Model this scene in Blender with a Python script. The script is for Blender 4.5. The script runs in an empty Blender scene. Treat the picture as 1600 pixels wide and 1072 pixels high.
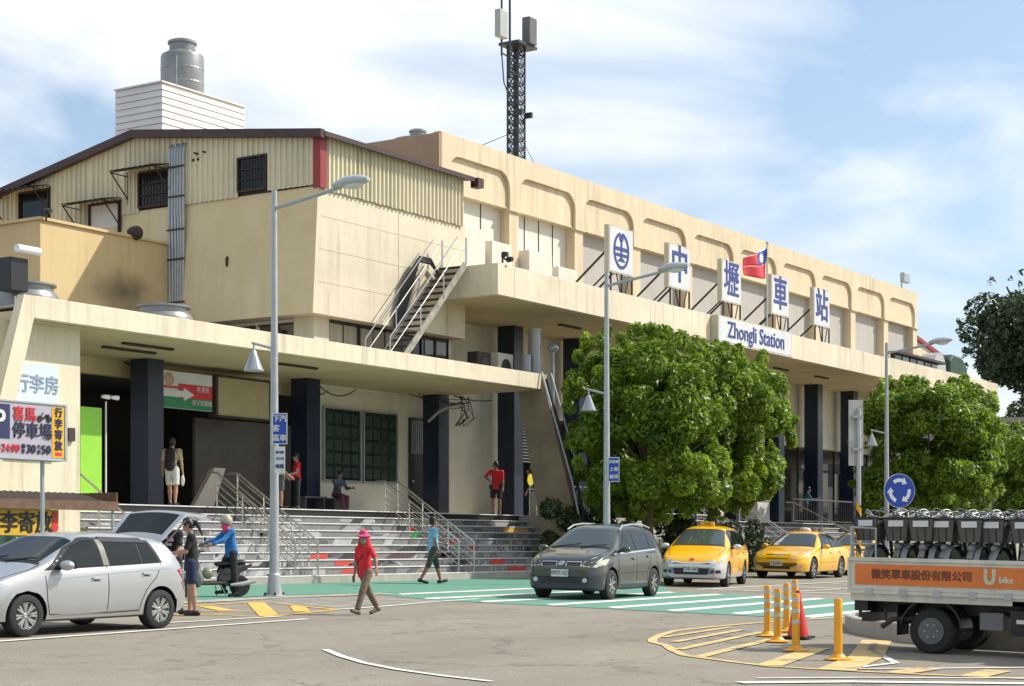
import bpy, bmesh, math, random
import numpy as np
from mathutils import Vector, Matrix
from mathutils.bvhtree import BVHTree

random.seed(7)
rng = np.random.default_rng(7)
scene = bpy.context.scene
COL = scene.collection
R = math.radians

# ------------------------------------------------------------------ camera
CAM_Y, CAM_Z = -29.06, 0.92
YAW = math.atan2(1800, 2776)          # angle between the view and the station front
cam_d = bpy.data.cameras.new('camera')
cam_d.sensor_width = 36.0
cam_d.lens = 62.46
cam_d.shift_y = 0.1994
cam_d.clip_start = 0.1
cam_d.clip_end = 3000
cam = bpy.data.objects.new('camera', cam_d)
cam.location = (0, CAM_Y, CAM_Z)
cam.rotation_euler = (R(90), 0, math.atan2(math.sin(YAW), math.cos(YAW)) - R(90))
COL.objects.link(cam)
scene.camera = cam

# ------------------------------------------------------------------ sun and sky
SUN = Vector((0.74, -0.67, 0.98)).normalized()
sun_d = bpy.data.lights.new('sun', 'SUN')
sun_d.energy = 4.0
sun_d.angle = R(0.6)
sun_d.color = (1.0, 0.955, 0.87)
sun = bpy.data.objects.new('sun', sun_d)
sun.rotation_euler = SUN.to_track_quat('Z', 'Y').to_euler()
sun.location = (0, -40, 60)
COL.objects.link(sun)

world = bpy.data.worlds.new("World")
scene.world = world
world.use_nodes = True
nt = world.node_tree
nt.nodes.clear()
N = nt.nodes.new
LK = nt.links.new
out = N('ShaderNodeOutputWorld')
bg = N('ShaderNodeBackground')
bg.inputs['Strength'].default_value = 0.125
sky = N('ShaderNodeTexSky')
sky.sky_type = 'NISHITA'
sky.sun_disc = False
sky.sun_elevation = math.asin(SUN.z)
sky.sun_rotation = math.atan2(SUN.x, SUN.y)
sky.altitude = 100
sky.air_density = 1.0
sky.dust_density = 1.6
sky.ozone_density = 1.2
tc = N('ShaderNodeTexCoord')
sep = N('ShaderNodeSeparateXYZ')
LK(tc.outputs['Generated'], sep.inputs[0])
zz = N('ShaderNodeMath'); zz.operation = 'MAXIMUM'; LK(sep.outputs['Z'], zz.inputs[0]); zz.inputs[1].default_value = 0.0
za = N('ShaderNodeMath'); za.operation = 'ADD'; LK(zz.outputs[0], za.inputs[0]); za.inputs[1].default_value = 0.16
dv = N('ShaderNodeVectorMath'); dv.operation = 'DIVIDE'
cmb = N('ShaderNodeCombineXYZ')
for i in range(3): LK(za.outputs[0], cmb.inputs[i])
LK(tc.outputs['Generated'], dv.inputs[0]); LK(cmb.outputs[0], dv.inputs[1])
mp = N('ShaderNodeMapping'); mp.inputs['Rotation'].default_value = (0, 0, R(28)); mp.inputs['Scale'].default_value = (0.85, 1.1, 0.7)
mp.inputs['Location'].default_value = (3.1, 0.7, 0.4)
LK(dv.outputs[0], mp.inputs[0])
n1 = N('ShaderNodeTexNoise'); n1.inputs['Scale'].default_value = 1.35; n1.inputs['Detail'].default_value = 9; n1.inputs['Roughness'].default_value = 0.5; n1.inputs['Distortion'].default_value = 0.35
LK(mp.outputs[0], n1.inputs['Vector'])
rp = N('ShaderNodeValToRGB')
rp.color_ramp.elements[0].position = 0.45; rp.color_ramp.elements[0].color = (0, 0, 0, 1)
rp.color_ramp.elements[1].position = 0.61; rp.color_ramp.elements[1].color = (1, 1, 1, 1)
LK(n1.outputs['Fac'], rp.inputs['Fac'])
n2 = N('ShaderNodeTexNoise'); n2.inputs['Scale'].default_value = 3.1; n2.inputs['Detail'].default_value = 6; n2.inputs['Roughness'].default_value = 0.55
LK(mp.outputs[0], n2.inputs['Vector'])
cc = N('ShaderNodeValToRGB')
cc.color_ramp.elements[0].position = 0.34; cc.color_ramp.elements[0].color = (5.6, 6.0, 6.4, 1)
cc.color_ramp.elements[1].position = 0.62; cc.color_ramp.elements[1].color = (7.1, 7.25, 7.4, 1)
LK(n2.outputs['Fac'], cc.inputs['Fac'])
veil = N('ShaderNodeMix'); veil.data_type = 'RGBA'; veil.inputs[0].default_value = 0.22
LK(sky.outputs[0], veil.inputs[6]); veil.inputs[7].default_value = (4.4, 5.7, 7.1, 1)
mx = N('ShaderNodeMix'); mx.data_type = 'RGBA'
mf = N('ShaderNodeMath'); mf.operation = 'MULTIPLY'; LK(rp.outputs[0], mf.inputs[0]); mf.inputs[1].default_value = 0.97
LK(mf.outputs[0], mx.inputs[0]); LK(veil.outputs[2], mx.inputs[6]); LK(cc.outputs[0], mx.inputs[7])
LK(mx.outputs[2], bg.inputs['Color'])
LK(bg.outputs[0], out.inputs['Surface'])

scene.view_settings.view_transform = 'Standard'
scene.view_settings.look = 'None'
scene.view_settings.gamma = 1
scene.view_settings.exposure = 0.38
scene.view_settings.use_curve_mapping = False
scene.render.engine = 'CYCLES'
scene.cycles.max_bounces = 8
scene.cycles.diffuse_bounces = 5

# ------------------------------------------------------------------ materials
def mat(name, col, rough=0.6, metal=0.0, var=0.10, scale=3.0, bump=0.0, bscale=40.0, streak=0.0, scol=(0.05, 0.04, 0.03),
        coat=0.0, spec=0.5, var2=None, emis=None, stretch=(1, 1, 1)):
    m = bpy.data.materials.new(name)
    m.use_nodes = True
    t = m.node_tree
    p = t.nodes['Principled BSDF']
    n_, l_ = t.nodes.new, t.links.new
    p.inputs['Roughness'].default_value = rough
    p.inputs['Metallic'].default_value = metal
    p.inputs['Coat Weight'].default_value = coat
    p.inputs['Coat Roughness'].default_value = 0.04
    p.inputs['Specular IOR Level'].default_value = spec
    c = (*col, 1)
    if var > 0 or streak > 0 or bump > 0:
        tc = n_('ShaderNodeTexCoord')
    last = None
    if var > 0:
        mpp = n_('ShaderNodeMapping'); mpp.inputs['Scale'].default_value = stretch
        l_(tc.outputs['Object'], mpp.inputs[0])
        nn = n_('ShaderNodeTexNoise'); nn.inputs['Scale'].default_value = scale; nn.inputs['Detail'].default_value = 8; nn.inputs['Roughness'].default_value = 0.62
        l_(mpp.outputs[0], nn.inputs['Vector'])
        r = n_('ShaderNodeValToRGB')
        a = tuple(x * (1 - var) for x in col); b = tuple(min(1, x * (1 + var)) for x in col)
        if var2: a = var2
        r.color_ramp.elements[0].position = 0.3; r.color_ramp.elements[0].color = (*a, 1)
        r.color_ramp.elements[1].position = 0.68; r.color_ramp.elements[1].color = (*b, 1)
        l_(nn.outputs['Fac'], r.inputs['Fac'])
        last = r.outputs[0]
        rr = n_('ShaderNodeMapRange'); rr.inputs['To Min'].default_value = max(0.02, rough - 0.08); rr.inputs['To Max'].default_value = min(1, rough + 0.08)
        l_(nn.outputs['Fac'], rr.inputs['Value']); l_(rr.outputs[0], p.inputs['Roughness'])
    if streak > 0:
        ms = n_('ShaderNodeMapping'); ms.inputs['Scale'].default_value = (2.2, 2.2, 0.12)
        l_(tc.outputs['Object'], ms.inputs[0])
        ns = n_('ShaderNodeTexNoise'); ns.inputs['Scale'].default_value = 1.6; ns.inputs['Detail'].default_value = 9; ns.inputs['Roughness'].default_value = 0.7
        l_(ms.outputs[0], ns.inputs['Vector'])
        nb = n_('ShaderNodeTexNoise'); nb.inputs['Scale'].default_value = 0.35; nb.inputs['Detail'].default_value = 4
        l_(tc.outputs['Object'], nb.inputs['Vector'])
        r1 = n_('ShaderNodeMapRange'); r1.inputs['From Min'].default_value = 0.47; r1.inputs['From Max'].default_value = 0.74; l_(ns.outputs['Fac'], r1.inputs['Value'])
        r2 = n_('ShaderNodeMapRange'); r2.inputs['From Min'].default_value = 0.36; r2.inputs['From Max'].default_value = 0.66; l_(nb.outputs['Fac'], r2.inputs['Value'])
        mm = n_('ShaderNodeMath'); mm.operation = 'MULTIPLY'; l_(r1.outputs[0], mm.inputs[0]); l_(r2.outputs[0], mm.inputs[1])
        m2 = n_('ShaderNodeMath'); m2.operation = 'MULTIPLY'; l_(mm.outputs[0], m2.inputs[0]); m2.inputs[1].default_value = streak
        mix = n_('ShaderNodeMix'); mix.data_type = 'RGBA'
        l_(m2.outputs[0], mix.inputs[0]); mix.inputs[6].default_value = c; mix.inputs[7].default_value = (*scol, 1)
        if last: l_(last, mix.inputs[6])
        last = mix.outputs[2]
    if last: l_(last, p.inputs['Base Color'])
    else: p.inputs['Base Color'].default_value = c
    if bump > 0:
        nb2 = n_('ShaderNodeTexNoise'); nb2.inputs['Scale'].default_value = bscale; nb2.inputs['Detail'].default_value = 6
        l_(tc.outputs['Object'], nb2.inputs['Vector'])
        bp = n_('ShaderNodeBump'); bp.inputs['Strength'].default_value = bump; bp.inputs['Distance'].default_value = 0.02
        l_(nb2.outputs['Fac'], bp.inputs['Height']); l_(bp.outputs[0], p.inputs['Normal'])
    if emis:
        p.inputs['Emission Color'].default_value = (*emis[0], 1); p.inputs['Emission Strength'].default_value = emis[1]
    return m

CREAM = mat('cream_paint', (0.72, 0.63, 0.46), 0.65, var=0.08, scale=0.9, streak=0.8, scol=(0.24, 0.19, 0.12), bump=0.35, bscale=14)
CREAM2 = mat('pale_cream_paint', (0.64, 0.56, 0.41), 0.65, var=0.10, scale=0.6, streak=0.8, scol=(0.30, 0.24, 0.15), bump=0.35, bscale=14)
HALL = mat('hall_paint', (0.67, 0.55, 0.36), 0.65, var=0.10, scale=0.7, streak=0.85, scol=(0.24, 0.17, 0.09), bump=0.15, bscale=30)
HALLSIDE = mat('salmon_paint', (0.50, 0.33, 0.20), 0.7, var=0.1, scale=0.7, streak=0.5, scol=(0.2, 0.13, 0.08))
TAN = mat('tan_paint', (0.62, 0.46, 0.23), 0.7, var=0.08, scale=0.6, streak=0.35, scol=(0.2, 0.15, 0.08), bump=0.15, bscale=25)
BOARD = mat('grey_board', (0.45, 0.42, 0.37), 0.6, var=0.06, scale=1.2, streak=0.3, scol=(0.2, 0.17, 0.13))
WHITEB = mat('white_board', (0.70, 0.66, 0.56), 0.6, var=0.05, scale=1.2, streak=0.3, scol=(0.3, 0.25, 0.18))
INNER = mat('inner_wall', (0.74, 0.69, 0.56), 0.8, var=0.1, scale=0.8, streak=0.3)
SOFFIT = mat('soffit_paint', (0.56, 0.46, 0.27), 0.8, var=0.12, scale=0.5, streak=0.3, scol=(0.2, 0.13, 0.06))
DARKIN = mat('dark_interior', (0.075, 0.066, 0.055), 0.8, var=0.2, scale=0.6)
NAVY = mat('navy_tile', (0.010, 0.018, 0.042), 0.35, var=0.25, scale=2, bump=0.1, bscale=12)
METALC = mat('corrugated_cream', (0.67, 0.60, 0.42), 0.45, var=0.09, scale=0.8, streak=0.8, scol=(0.13, 0.1, 0.03), stretch=(1, 1, 0.3))
BROWNT = mat('brown_trim', (0.055, 0.025, 0.02), 0.5, var=0.3, scale=2)
REDT = mat('red_trim', (0.28, 0.03, 0.03), 0.45, var=0.15, scale=2)
RUST = mat('rusty_metal', (0.045, 0.03, 0.025), 0.7, var=0.4, scale=5)
WHITES = mat('white_siding', (0.72, 0.69, 0.66), 0.5, var=0.05, scale=1.0, streak=0.2, scol=(0.35, 0.3, 0.25))
TANK = mat('tank_steel', (0.26, 0.265, 0.26), 0.38, metal=0.35, var=0.15, scale=1.5, streak=0.4, scol=(0.12, 0.12, 0.1))
STEEL = mat('stainless', (0.55, 0.54, 0.52), 0.28, metal=0.85, var=0.08, scale=8)
GALV = mat('galvanised', (0.40, 0.42, 0.43), 0.45, metal=0.4, var=0.1, scale=4)
MASTM = mat('mast_steel', (0.05, 0.06, 0.07), 0.5, metal=0.4, var=0.2)
BLACK = mat('black_plastic', (0.012, 0.012, 0.013), 0.45, var=0.2, scale=6)
RUBBER = mat('rubber', (0.018, 0.018, 0.018), 0.8, var=0.25, scale=12, bump=0.2, bscale=60)
GLASS = mat('dark_glass', (0.012, 0.016, 0.017), 0.08, var=0, spec=0.35)
WGLASS = mat('window_glass', (0.035, 0.05, 0.045), 0.12, var=0.3, scale=3, spec=0.8)
CURTAIN = mat('curtain', (0.38, 0.34, 0.24), 0.8, var=0.2, scale=9, stretch=(1, 1, 0.05))
CONC = mat('concrete', (0.38, 0.355, 0.30), 0.85, var=0.16, scale=2.5, bump=0.3, bscale=30, streak=0.3)
GRANITE = mat('dark_granite', (0.20, 0.195, 0.195), 0.45, var=0.25, scale=9, bump=0.05)
GRANITEB = mat('black_granite', (0.014, 0.014, 0.015), 0.4, var=0.3, scale=9)
NOSE = mat('nosing_white', (0.72, 0.70, 0.66), 0.4, var=0.12, scale=4)
TREAD = mat('tread_stone', (0.40, 0.39, 0.36), 0.6, var=0.15, scale=5)
WHITEP = mat('white_enamel', (0.75, 0.76, 0.76), 0.35, var=0.04)
BLUE = mat('blue_enamel', (0.012, 0.055, 0.36), 0.35, var=0.06)
BLUEL = mat('blue_letter', (0.03, 0.05, 0.22), 0.5, var=0.1)
REDP = mat('red_print', (0.60, 0.03, 0.04), 0.5, var=0.08)
YELP = mat('yellow_print', (0.68, 0.38, 0.02), 0.5, var=0.08)
GREENP = mat('green_print', (0.02, 0.22, 0.08), 0.5, var=0.08)
LIME = mat('lime_panel', (0.27, 0.58, 0.04), 0.5, var=0.06)
SIGNW = mat('sign_white', (0.64, 0.65, 0.65), 0.4, var=0.08, scale=2, streak=0.6, scol=(0.35, 0.3, 0.25))
ORANGE = mat('orange_print', (0.70, 0.19, 0.035), 0.5, var=0.1, scale=3)
REDB = mat('red_plastic', (0.62, 0.035, 0.02), 0.4, var=0.08, scale=3)
YELB = mat('yellow_plastic', (0.80, 0.36, 0.015), 0.42, var=0.12, scale=3, streak=0.3)
REFL = mat('reflective_band', (0.50, 0.50, 0.48), 0.3, var=0.2, scale=20)
BARK = mat('bark', (0.10, 0.075, 0.05), 0.9, var=0.35, scale=6, bump=0.6, bscale=20)
DIRTW = mat('weathered_white', (0.52, 0.50, 0.45), 0.7, var=0.25, scale=2.5, streak=0.6, scol=(0.15, 0.13, 0.1))

def glassy(name, col, rough=0.05, ior=1.33):
    m = bpy.data.materials.new(name); m.use_nodes = True
    p = m.node_tree.nodes['Principled BSDF']
    p.inputs['Base Color'].default_value = (*col, 1); p.inputs['Roughness'].default_value = rough
    p.inputs['IOR'].default_value = ior; p.inputs['Coat Weight'].default_value = 0.0; p.inputs['Coat Roughness'].default_value = 0.03
    return m
CARGLASS = glassy('car_glass', (0.010, 0.015, 0.014))
CARGLASS_L = glassy('windscreen_glass', (0.055, 0.07, 0.063), 0.03, 1.75)

def leafmat(name, c1, c2, trans=0.35):
    m = bpy.data.materials.new(name); m.use_nodes = True
    t = m.node_tree; n_, l_ = t.nodes.new, t.links.new
    p = t.nodes['Principled BSDF']; o = t.nodes['Material Output']
    g = n_('ShaderNodeNewGeometry')
    r = n_('ShaderNodeValToRGB')
    r.color_ramp.elements[0].color = (*c1, 1); r.color_ramp.elements[1].color = (*c2, 1)
    tc = n_('ShaderNodeTexCoord'); nz = n_('ShaderNodeTexNoise'); nz.inputs['Scale'].default_value = 1.1; nz.inputs['Detail'].default_value = 4; l_(tc.outputs['Object'], nz.inputs['Vector'])
    ma = n_('ShaderNodeMath'); ma.operation = 'MULTIPLY_ADD'; l_(nz.outputs['Fac'], ma.inputs[0]); ma.inputs[1].default_value = 1.5; ma.inputs[2].default_value = -0.62
    mb = n_('ShaderNodeMath'); mb.operation = 'MULTIPLY_ADD'; mb.use_clamp = True; l_(g.outputs['Random Per Island'], mb.inputs[0]); mb.inputs[1].default_value = 0.75; l_(ma.outputs[0], mb.inputs[2])
    l_(mb.outputs[0], r.inputs['Fac'])
    l_(r.outputs[0], p.inputs['Base Color']); p.inputs['Roughness'].default_value = 0.42
    tr = n_('ShaderNodeBsdfTranslucent')
    hs = n_('ShaderNodeHueSaturation'); hs.inputs['Value'].default_value = 1.5; hs.inputs['Hue'].default_value = 0.485
    l_(r.outputs[0], hs.inputs['Color']); l_(hs.outputs[0], tr.inputs['Color'])
    mx = n_('ShaderNodeMixShader'); mx.inputs[0].default_value = trans
    l_(p.outputs[0], mx.inputs[1]); l_(tr.outputs[0], mx.inputs[2]); l_(mx.outputs[0], o.inputs['Surface'])
    return m
LEAF = leafmat('banyan_leaf', (0.030, 0.085, 0.008), (0.27, 0.41, 0.032), 0.45)
LEAFD = leafmat('dark_leaf', (0.018, 0.04, 0.012), (0.05, 0.085, 0.025), 0.2)

# ------------------------------------------------------------------ mesh helpers
def total_loc(o):
    v = Vector((0, 0, 0))
    while o is not None:
        v += o.location; o = o.parent
    return v

class MB:
    def __init__(s): s.v = []; s.f = []; s.mi = []; s.cur = 0
    def add(s, vs, fs):
        b = len(s.v); s.v += [tuple(p) for p in vs]
        for f in fs: s.f.append(tuple(i + b for i in f)); s.mi.append(s.cur)
        return s
    def box(s, x0, x1, y0, y1, z0, z1):
        if x0 > x1: x0, x1 = x1, x0
        if y0 > y1: y0, y1 = y1, y0
        if z0 > z1: z0, z1 = z1, z0
        return s.add([(x0, y0, z0), (x1, y0, z0), (x1, y1, z0), (x0, y1, z0), (x0, y0, z1), (x1, y0, z1), (x1, y1, z1), (x0, y1, z1)],
                     [(0, 3, 2, 1), (4, 5, 6, 7), (0, 1, 5, 4), (1, 2, 6, 5), (2, 3, 7, 6), (3, 0, 4, 7)])
    def tube(s, pts, r, n=8, cap=True):
        pts = [Vector(p) for p in pts]
        rs = r if isinstance(r, (list, tuple)) else [r] * len(pts)
        vs = []; fs = []
        prev = None
        for i, p in enumerate(pts):
            d = (pts[min(i + 1, len(pts) - 1)] - pts[max(i - 1, 0)])
            if d.length < 1e-9: d = Vector((0, 0, 1))
            d.normalize()
            if prev is None:
                u = d.cross(Vector((0, 0, 1)))
                if u.length < 1e-3: u = d.cross(Vector((0, 1, 0)))
            else:
                u = prev - d * prev.dot(d)
            u.normalize(); prev = u
            w = d.cross(u)
            for k in range(n):
                a = 2 * math.pi * k / n
                vs.append(p + (u * math.cos(a) + w * math.sin(a)) * rs[i])
        for i in range(len(pts) - 1):
            for k in range(n):
                a, b = i * n + k, i * n + (k + 1) % n
                fs.append((a, b, b + n, a + n))
        if cap:
            fs.append(tuple(range(n - 1, -1, -1)))
            fs.append(tuple((len(pts) - 1) * n + k for k in range(n)))
        return s.add(vs, fs)
    def bar(s, a, b, w, h=None):
        """rectangular bar between two points"""
        h = h or w
        a = Vector(a); b = Vector(b); d = (b - a).normalized()
        u = d.cross(Vector((0, 0, 1)))
        if u.length < 1e-3: u = Vector((1, 0, 0))
        u.normalize(); t = d.cross(u)
        vs = []
        for p in (a, b):
            for (i, j) in ((-1, -1), (1, -1), (1, 1), (-1, 1)):
                vs.append(p + u * (i * w / 2) + t * (j * h / 2))
        return s.add(vs, [(0, 1, 2, 3), (7, 6, 5, 4), (0, 4, 5, 1), (1, 5, 6, 2), (2, 6, 7, 3), (3, 7, 4, 0)])
    def prism(s, poly, axis, a, b):
        """extrude 2D polygon along axis ('x': (y,z), 'y': (x,z), 'z': (x,y)) from a to b"""
        def mk(p, t):
            return {'x': (t, p[0], p[1]), 'y': (p[0], t, p[1]), 'z': (p[0], p[1], t)}[axis]
        n = len(poly)
        vs = [mk(p, a) for p in poly] + [mk(p, b) for p in poly]
        fs = [tuple(range(n)), tuple(range(2 * n - 1, n - 1, -1))]
        for i in range(n): fs.append((i, i + n, (i + 1) % n + n, (i + 1) % n))
        return s.add(vs, fs)
    def rev(s, prof, n=20, c=(0, 0, 0), axis='z'):
        """revolve (r,h) profile"""
        vs = []; fs = []
        for (r, h) in prof:
            for k in range(n):
                a = 2 * math.pi * k / n
                x, y = r * math.cos(a), r * math.sin(a)
                v = {'z': (x, y, h), 'y': (x, h, y), 'x': (h, x, y)}[axis]
                vs.append((v[0] + c[0], v[1] + c[1], v[2] + c[2]))
        m = len(prof)
        for i in range(m - 1):
            for k in range(n):
                a, b = i * n + k, i * n + (k + 1) % n
                fs.append((a, b, b + n, a + n))
        fs.append(tuple(range(n - 1, -1, -1))); fs.append(tuple((m - 1) * n + k for k in range(n)))
        return s.add(vs, fs)
    def sphere(s, c, r, n=12, m=8, sc=(1, 1, 1)):
        prof = [(r * math.sin(math.pi * (i + 0.02) / (m + 0.04)), -r * math.cos(math.pi * (i + 0.02) / (m + 0.04))) for i in range(m + 1)]
        b = len(s.v)
        s.rev(prof, n)
        for i in range(b, len(s.v)):
            x, y, z = s.v[i]
            s.v[i] = (c[0] + x * sc[0], c[1] + y * sc[1], c[2] + z * sc[2])
        return s
    def xf(s, M):
        s.v = [tuple(M @ Vector(p)) for p in s.v]; return s
    def build(s, name, m, parent=None, smooth=False, bevel=0, world=True, kind=None, label=None, recalc=True):
        me = bpy.data.meshes.new(name)
        off = total_loc(parent) if (parent is not None and world) else Vector((0, 0, 0))
        me.from_pydata([(p[0] - off.x, p[1] - off.y, p[2] - off.z) for p in s.v], [], s.f)
        ms = m if isinstance(m, (list, tuple)) else [m]
        for k in ms: me.materials.append(k)
        if len(ms) > 1: me.polygons.foreach_set('material_index', s.mi)
        if recalc:
            bm = bmesh.new(); bm.from_mesh(me); bmesh.ops.recalc_face_normals(bm, faces=bm.faces); bm.to_mesh(me); bm.free()
        if smooth:
            me.polygons.foreach_set('use_smooth', [True] * len(me.polygons))
            try: me.set_sharp_from_angle(angle=R(38))
            except Exception: pass
        me.update()
        o = bpy.data.objects.new(name, me); COL.objects.link(o)
        if parent is not None: o.parent = parent
        if bevel:
            bv = o.modifiers.new('bevel', 'BEVEL'); bv.width = bevel; bv.segments = 2; bv.limit_method = 'ANGLE'
        if kind: o['kind'] = kind
        if label: o['label'] = label
        return o

def thing(name, label, cat, loc=(0, 0, 0), rz=0, group=None, kind=None):
    o = bpy.data.objects.new(name, None); COL.objects.link(o)
    o.location = loc; o.rotation_euler = (0, 0, rz)
    o.empty_display_size = 0.3
    if label: o['label'] = label
    if cat: o['category'] = cat
    if group: o['group'] = group
    if kind: o['kind'] = kind
    return o

def tag(o, label, cat, group=None, kind=None):
    o['label'] = label; o['category'] = cat
    if group: o['group'] = group
    if kind: o['kind'] = kind
    return o

def copy_tree(o, parent=None):
    c = o.copy(); COL.objects.link(c); c.parent = parent
    for ch in list(o.children): copy_tree(ch, c)
    return c

def shape_copy(o, parent, dx=0, dy=0, dz=0):
    """a sibling copy of a part, sharing its mesh"""
    c = o.copy(); COL.objects.link(c); c.parent = parent
    c.location = o.location + Vector((dx, dy, dz))
    return c

SL = 0.0217
def gz(y): return y * SL if -45 < y < 0 else (0.0 if y >= 0 else -45 * SL)

def text_mesh(name, body, size, m, parent, M, world=False, extr=0.006, bold=0.0, sx=1.0, align='CENTER', kind=None, label=None):
    """lettering as thin real geometry; M places a text drawn in its XY plane"""
    c = bpy.data.curves.new(name, 'FONT'); c.body = body; c.size = size; c.extrude = extr
    c.align_x = align; c.align_y = 'CENTER'; c.resolution_u = 3
    t = bpy.data.objects.new('tmp_text', c); COL.objects.link(t)
    dg = bpy.context.evaluated_depsgraph_get()
    me = bpy.data.meshes.new_from_object(t.evaluated_get(dg))
    bpy.data.objects.remove(t)
    me.transform(Matrix.Diagonal((sx, 1, 1, 1)))
    if bold > 0:          # thicken the strokes with slightly shifted copies
        bmm = bmesh.new()
        for i, (dx, dy) in enumerate(((-1, -.6), (1, -.6), (-1, .6), (1, .6))):
            m_ = me.copy(); m_.transform(Matrix.Translation((dx * bold, dy * bold, 0.0006 * i))); bmm.from_mesh(m_); bpy.data.meshes.remove(m_)
        bmm.to_mesh(me); bmm.free()
    off = total_loc(parent) if world else Vector((0, 0, 0))
    me.transform(Matrix.Translation(-off) @ M)
    me.materials.clear(); me.materials.append(m)
    me.name = name
    o = bpy.data.objects.new(name, me); COL.objects.link(o); o.parent = parent
    if kind: o['kind'] = kind
    if label: o['label'] = label
    return o

def frame(o, xdir, updir=(0, 0, 1)):
    """matrix with text X along xdir, text Y up"""
    x = Vector(xdir).normalized(); u = Vector(updir); z = x.cross(u).normalized(); y = z.cross(x)
    return Matrix.Translation(Vector(o)) @ Matrix((x, y, z)).transposed().to_4x4()
# ------------------------------------------------------------------ ground
def asphalt():
    m = mat('asphalt', (0.2, 0.19, 0.165), 0.9, var=0)
    t = m.node_tree; n_, l_ = t.nodes.new, t.links.new; p = t.nodes['Principled BSDF']
    tc = n_('ShaderNodeTexCoord')
    def noise(s, d, ro=0.6, st=(1, 1, 1)):
        mp = n_('ShaderNodeMapping'); mp.inputs['Scale'].default_value = st; l_(tc.outputs['Object'], mp.inputs[0])
        n = n_('ShaderNodeTexNoise'); n.inputs['Scale'].default_value = s; n.inputs['Detail'].default_value = d; n.inputs['Roughness'].default_value = ro
        l_(mp.outputs[0], n.inputs['Vector']); return n.outputs['Fac']
    big = noise(0.22, 6, 0.6, (0.5, 1.3, 1)); mid = noise(2.2, 9, 0.75); fine = noise(55, 3, 0.7)
    r = n_('ShaderNodeValToRGB'); r.color_ramp.elements[0].position = 0.32; r.color_ramp.elements[0].color = (0.215, 0.192, 0.152, 1)
    r.color_ramp.elements[1].position = 0.7; r.color_ramp.elements[1].color = (0.285, 0.254, 0.200, 1)
    l_(big, r.inputs['Fac'])
    r2 = n_('ShaderNodeMapRange'); r2.inputs['From Min'].default_value = 0.3; r2.inputs['From Max'].default_value = 0.7; r2.inputs['To Min'].default_value = 0.88; r2.inputs['To Max'].default_value = 1.1; l_(mid, r2.inputs['Value'])
    r3 = n_('ShaderNodeMapRange'); r3.inputs['From Min'].default_value = 0.3; r3.inputs['From Max'].default_value = 0.7; r3.inputs['To Min'].default_value = 0.6; r3.inputs['To Max'].default_value = 1.36; l_(fine, r3.inputs['Value'])
    mu = n_('ShaderNodeMath'); mu.operation = 'MULTIPLY'; l_(r2.outputs[0], mu.inputs[0]); l_(r3.outputs[0], mu.inputs[1])
    # cracks and oil spots
    vo = n_('ShaderNodeTexVoronoi'); vo.feature = 'DISTANCE_TO_EDGE'; vo.inputs['Scale'].default_value = 0.33
    dis = n_('ShaderNodeMapping'); l_(tc.outputs['Object'], dis.inputs[0]);
    wn = n_('ShaderNodeTexNoise'); wn.inputs['Scale'].default_value = 1.6; wn.inputs['Detail'].default_value = 7; l_(tc.outputs['Object'], wn.inputs['Vector'])
    wa = n_('ShaderNodeVectorMath'); wa.operation = 'ADD'; ws = n_('ShaderNodeVectorMath'); ws.operation = 'SCALE'; ws.inputs['Scale'].default_value = 1.3
    l_(wn.outputs['Color'], ws.inputs[0]); l_(tc.outputs['Object'], wa.inputs[0]); l_(ws.outputs[0], wa.inputs[1]); l_(wa.outputs[0], vo.inputs['Vector'])
    ck = n_('ShaderNodeMapRange'); ck.inputs['From Min'].default_value = 0.0; ck.inputs['From Max'].default_value = 0.016; ck.inputs['To Min'].default_value = 0.66; ck.inputs['To Max'].default_value = 1; l_(vo.outputs['Distance'], ck.inputs['Value'])
    sp = noise(1.1, 3, 0.5); so = n_('ShaderNodeMapRange'); so.inputs['From Min'].default_value = 0.66; so.inputs['From Max'].default_value = 0.74; so.inputs['To Min'].default_value = 1; so.inputs['To Max'].default_value = 0.72; l_(sp, so.inputs['Value'])
    m3 = n_('ShaderNodeMath'); m3.operation = 'MULTIPLY'; l_(mu.outputs[0], m3.inputs[0]); l_(ck.outputs[0], m3.inputs[1])
    m4 = n_('ShaderNodeMath'); m4.operation = 'MULTIPLY'; l_(m3.outputs[0], m4.inputs[0]); l_(so.outputs[0], m4.inputs[1])
    vm = n_('ShaderNodeVectorMath'); vm.operation = 'SCALE'; l_(r.outputs[0], vm.inputs[0]); l_(m4.outputs[0], vm.inputs['Scale'])
    l_(vm.outputs[0], p.inputs['Base Color'])
    bp = n_('ShaderNodeBump'); bp.inputs['Strength'].default_value = 0.35; bp.inputs['Distance'].default_value = 0.01; l_(fine, bp.inputs['Height']); l_(bp.outputs[0], p.inputs['Normal'])
    p.inputs['Specular IOR Level'].default_value = 0.3
    return m
ASPH = asphalt()

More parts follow.
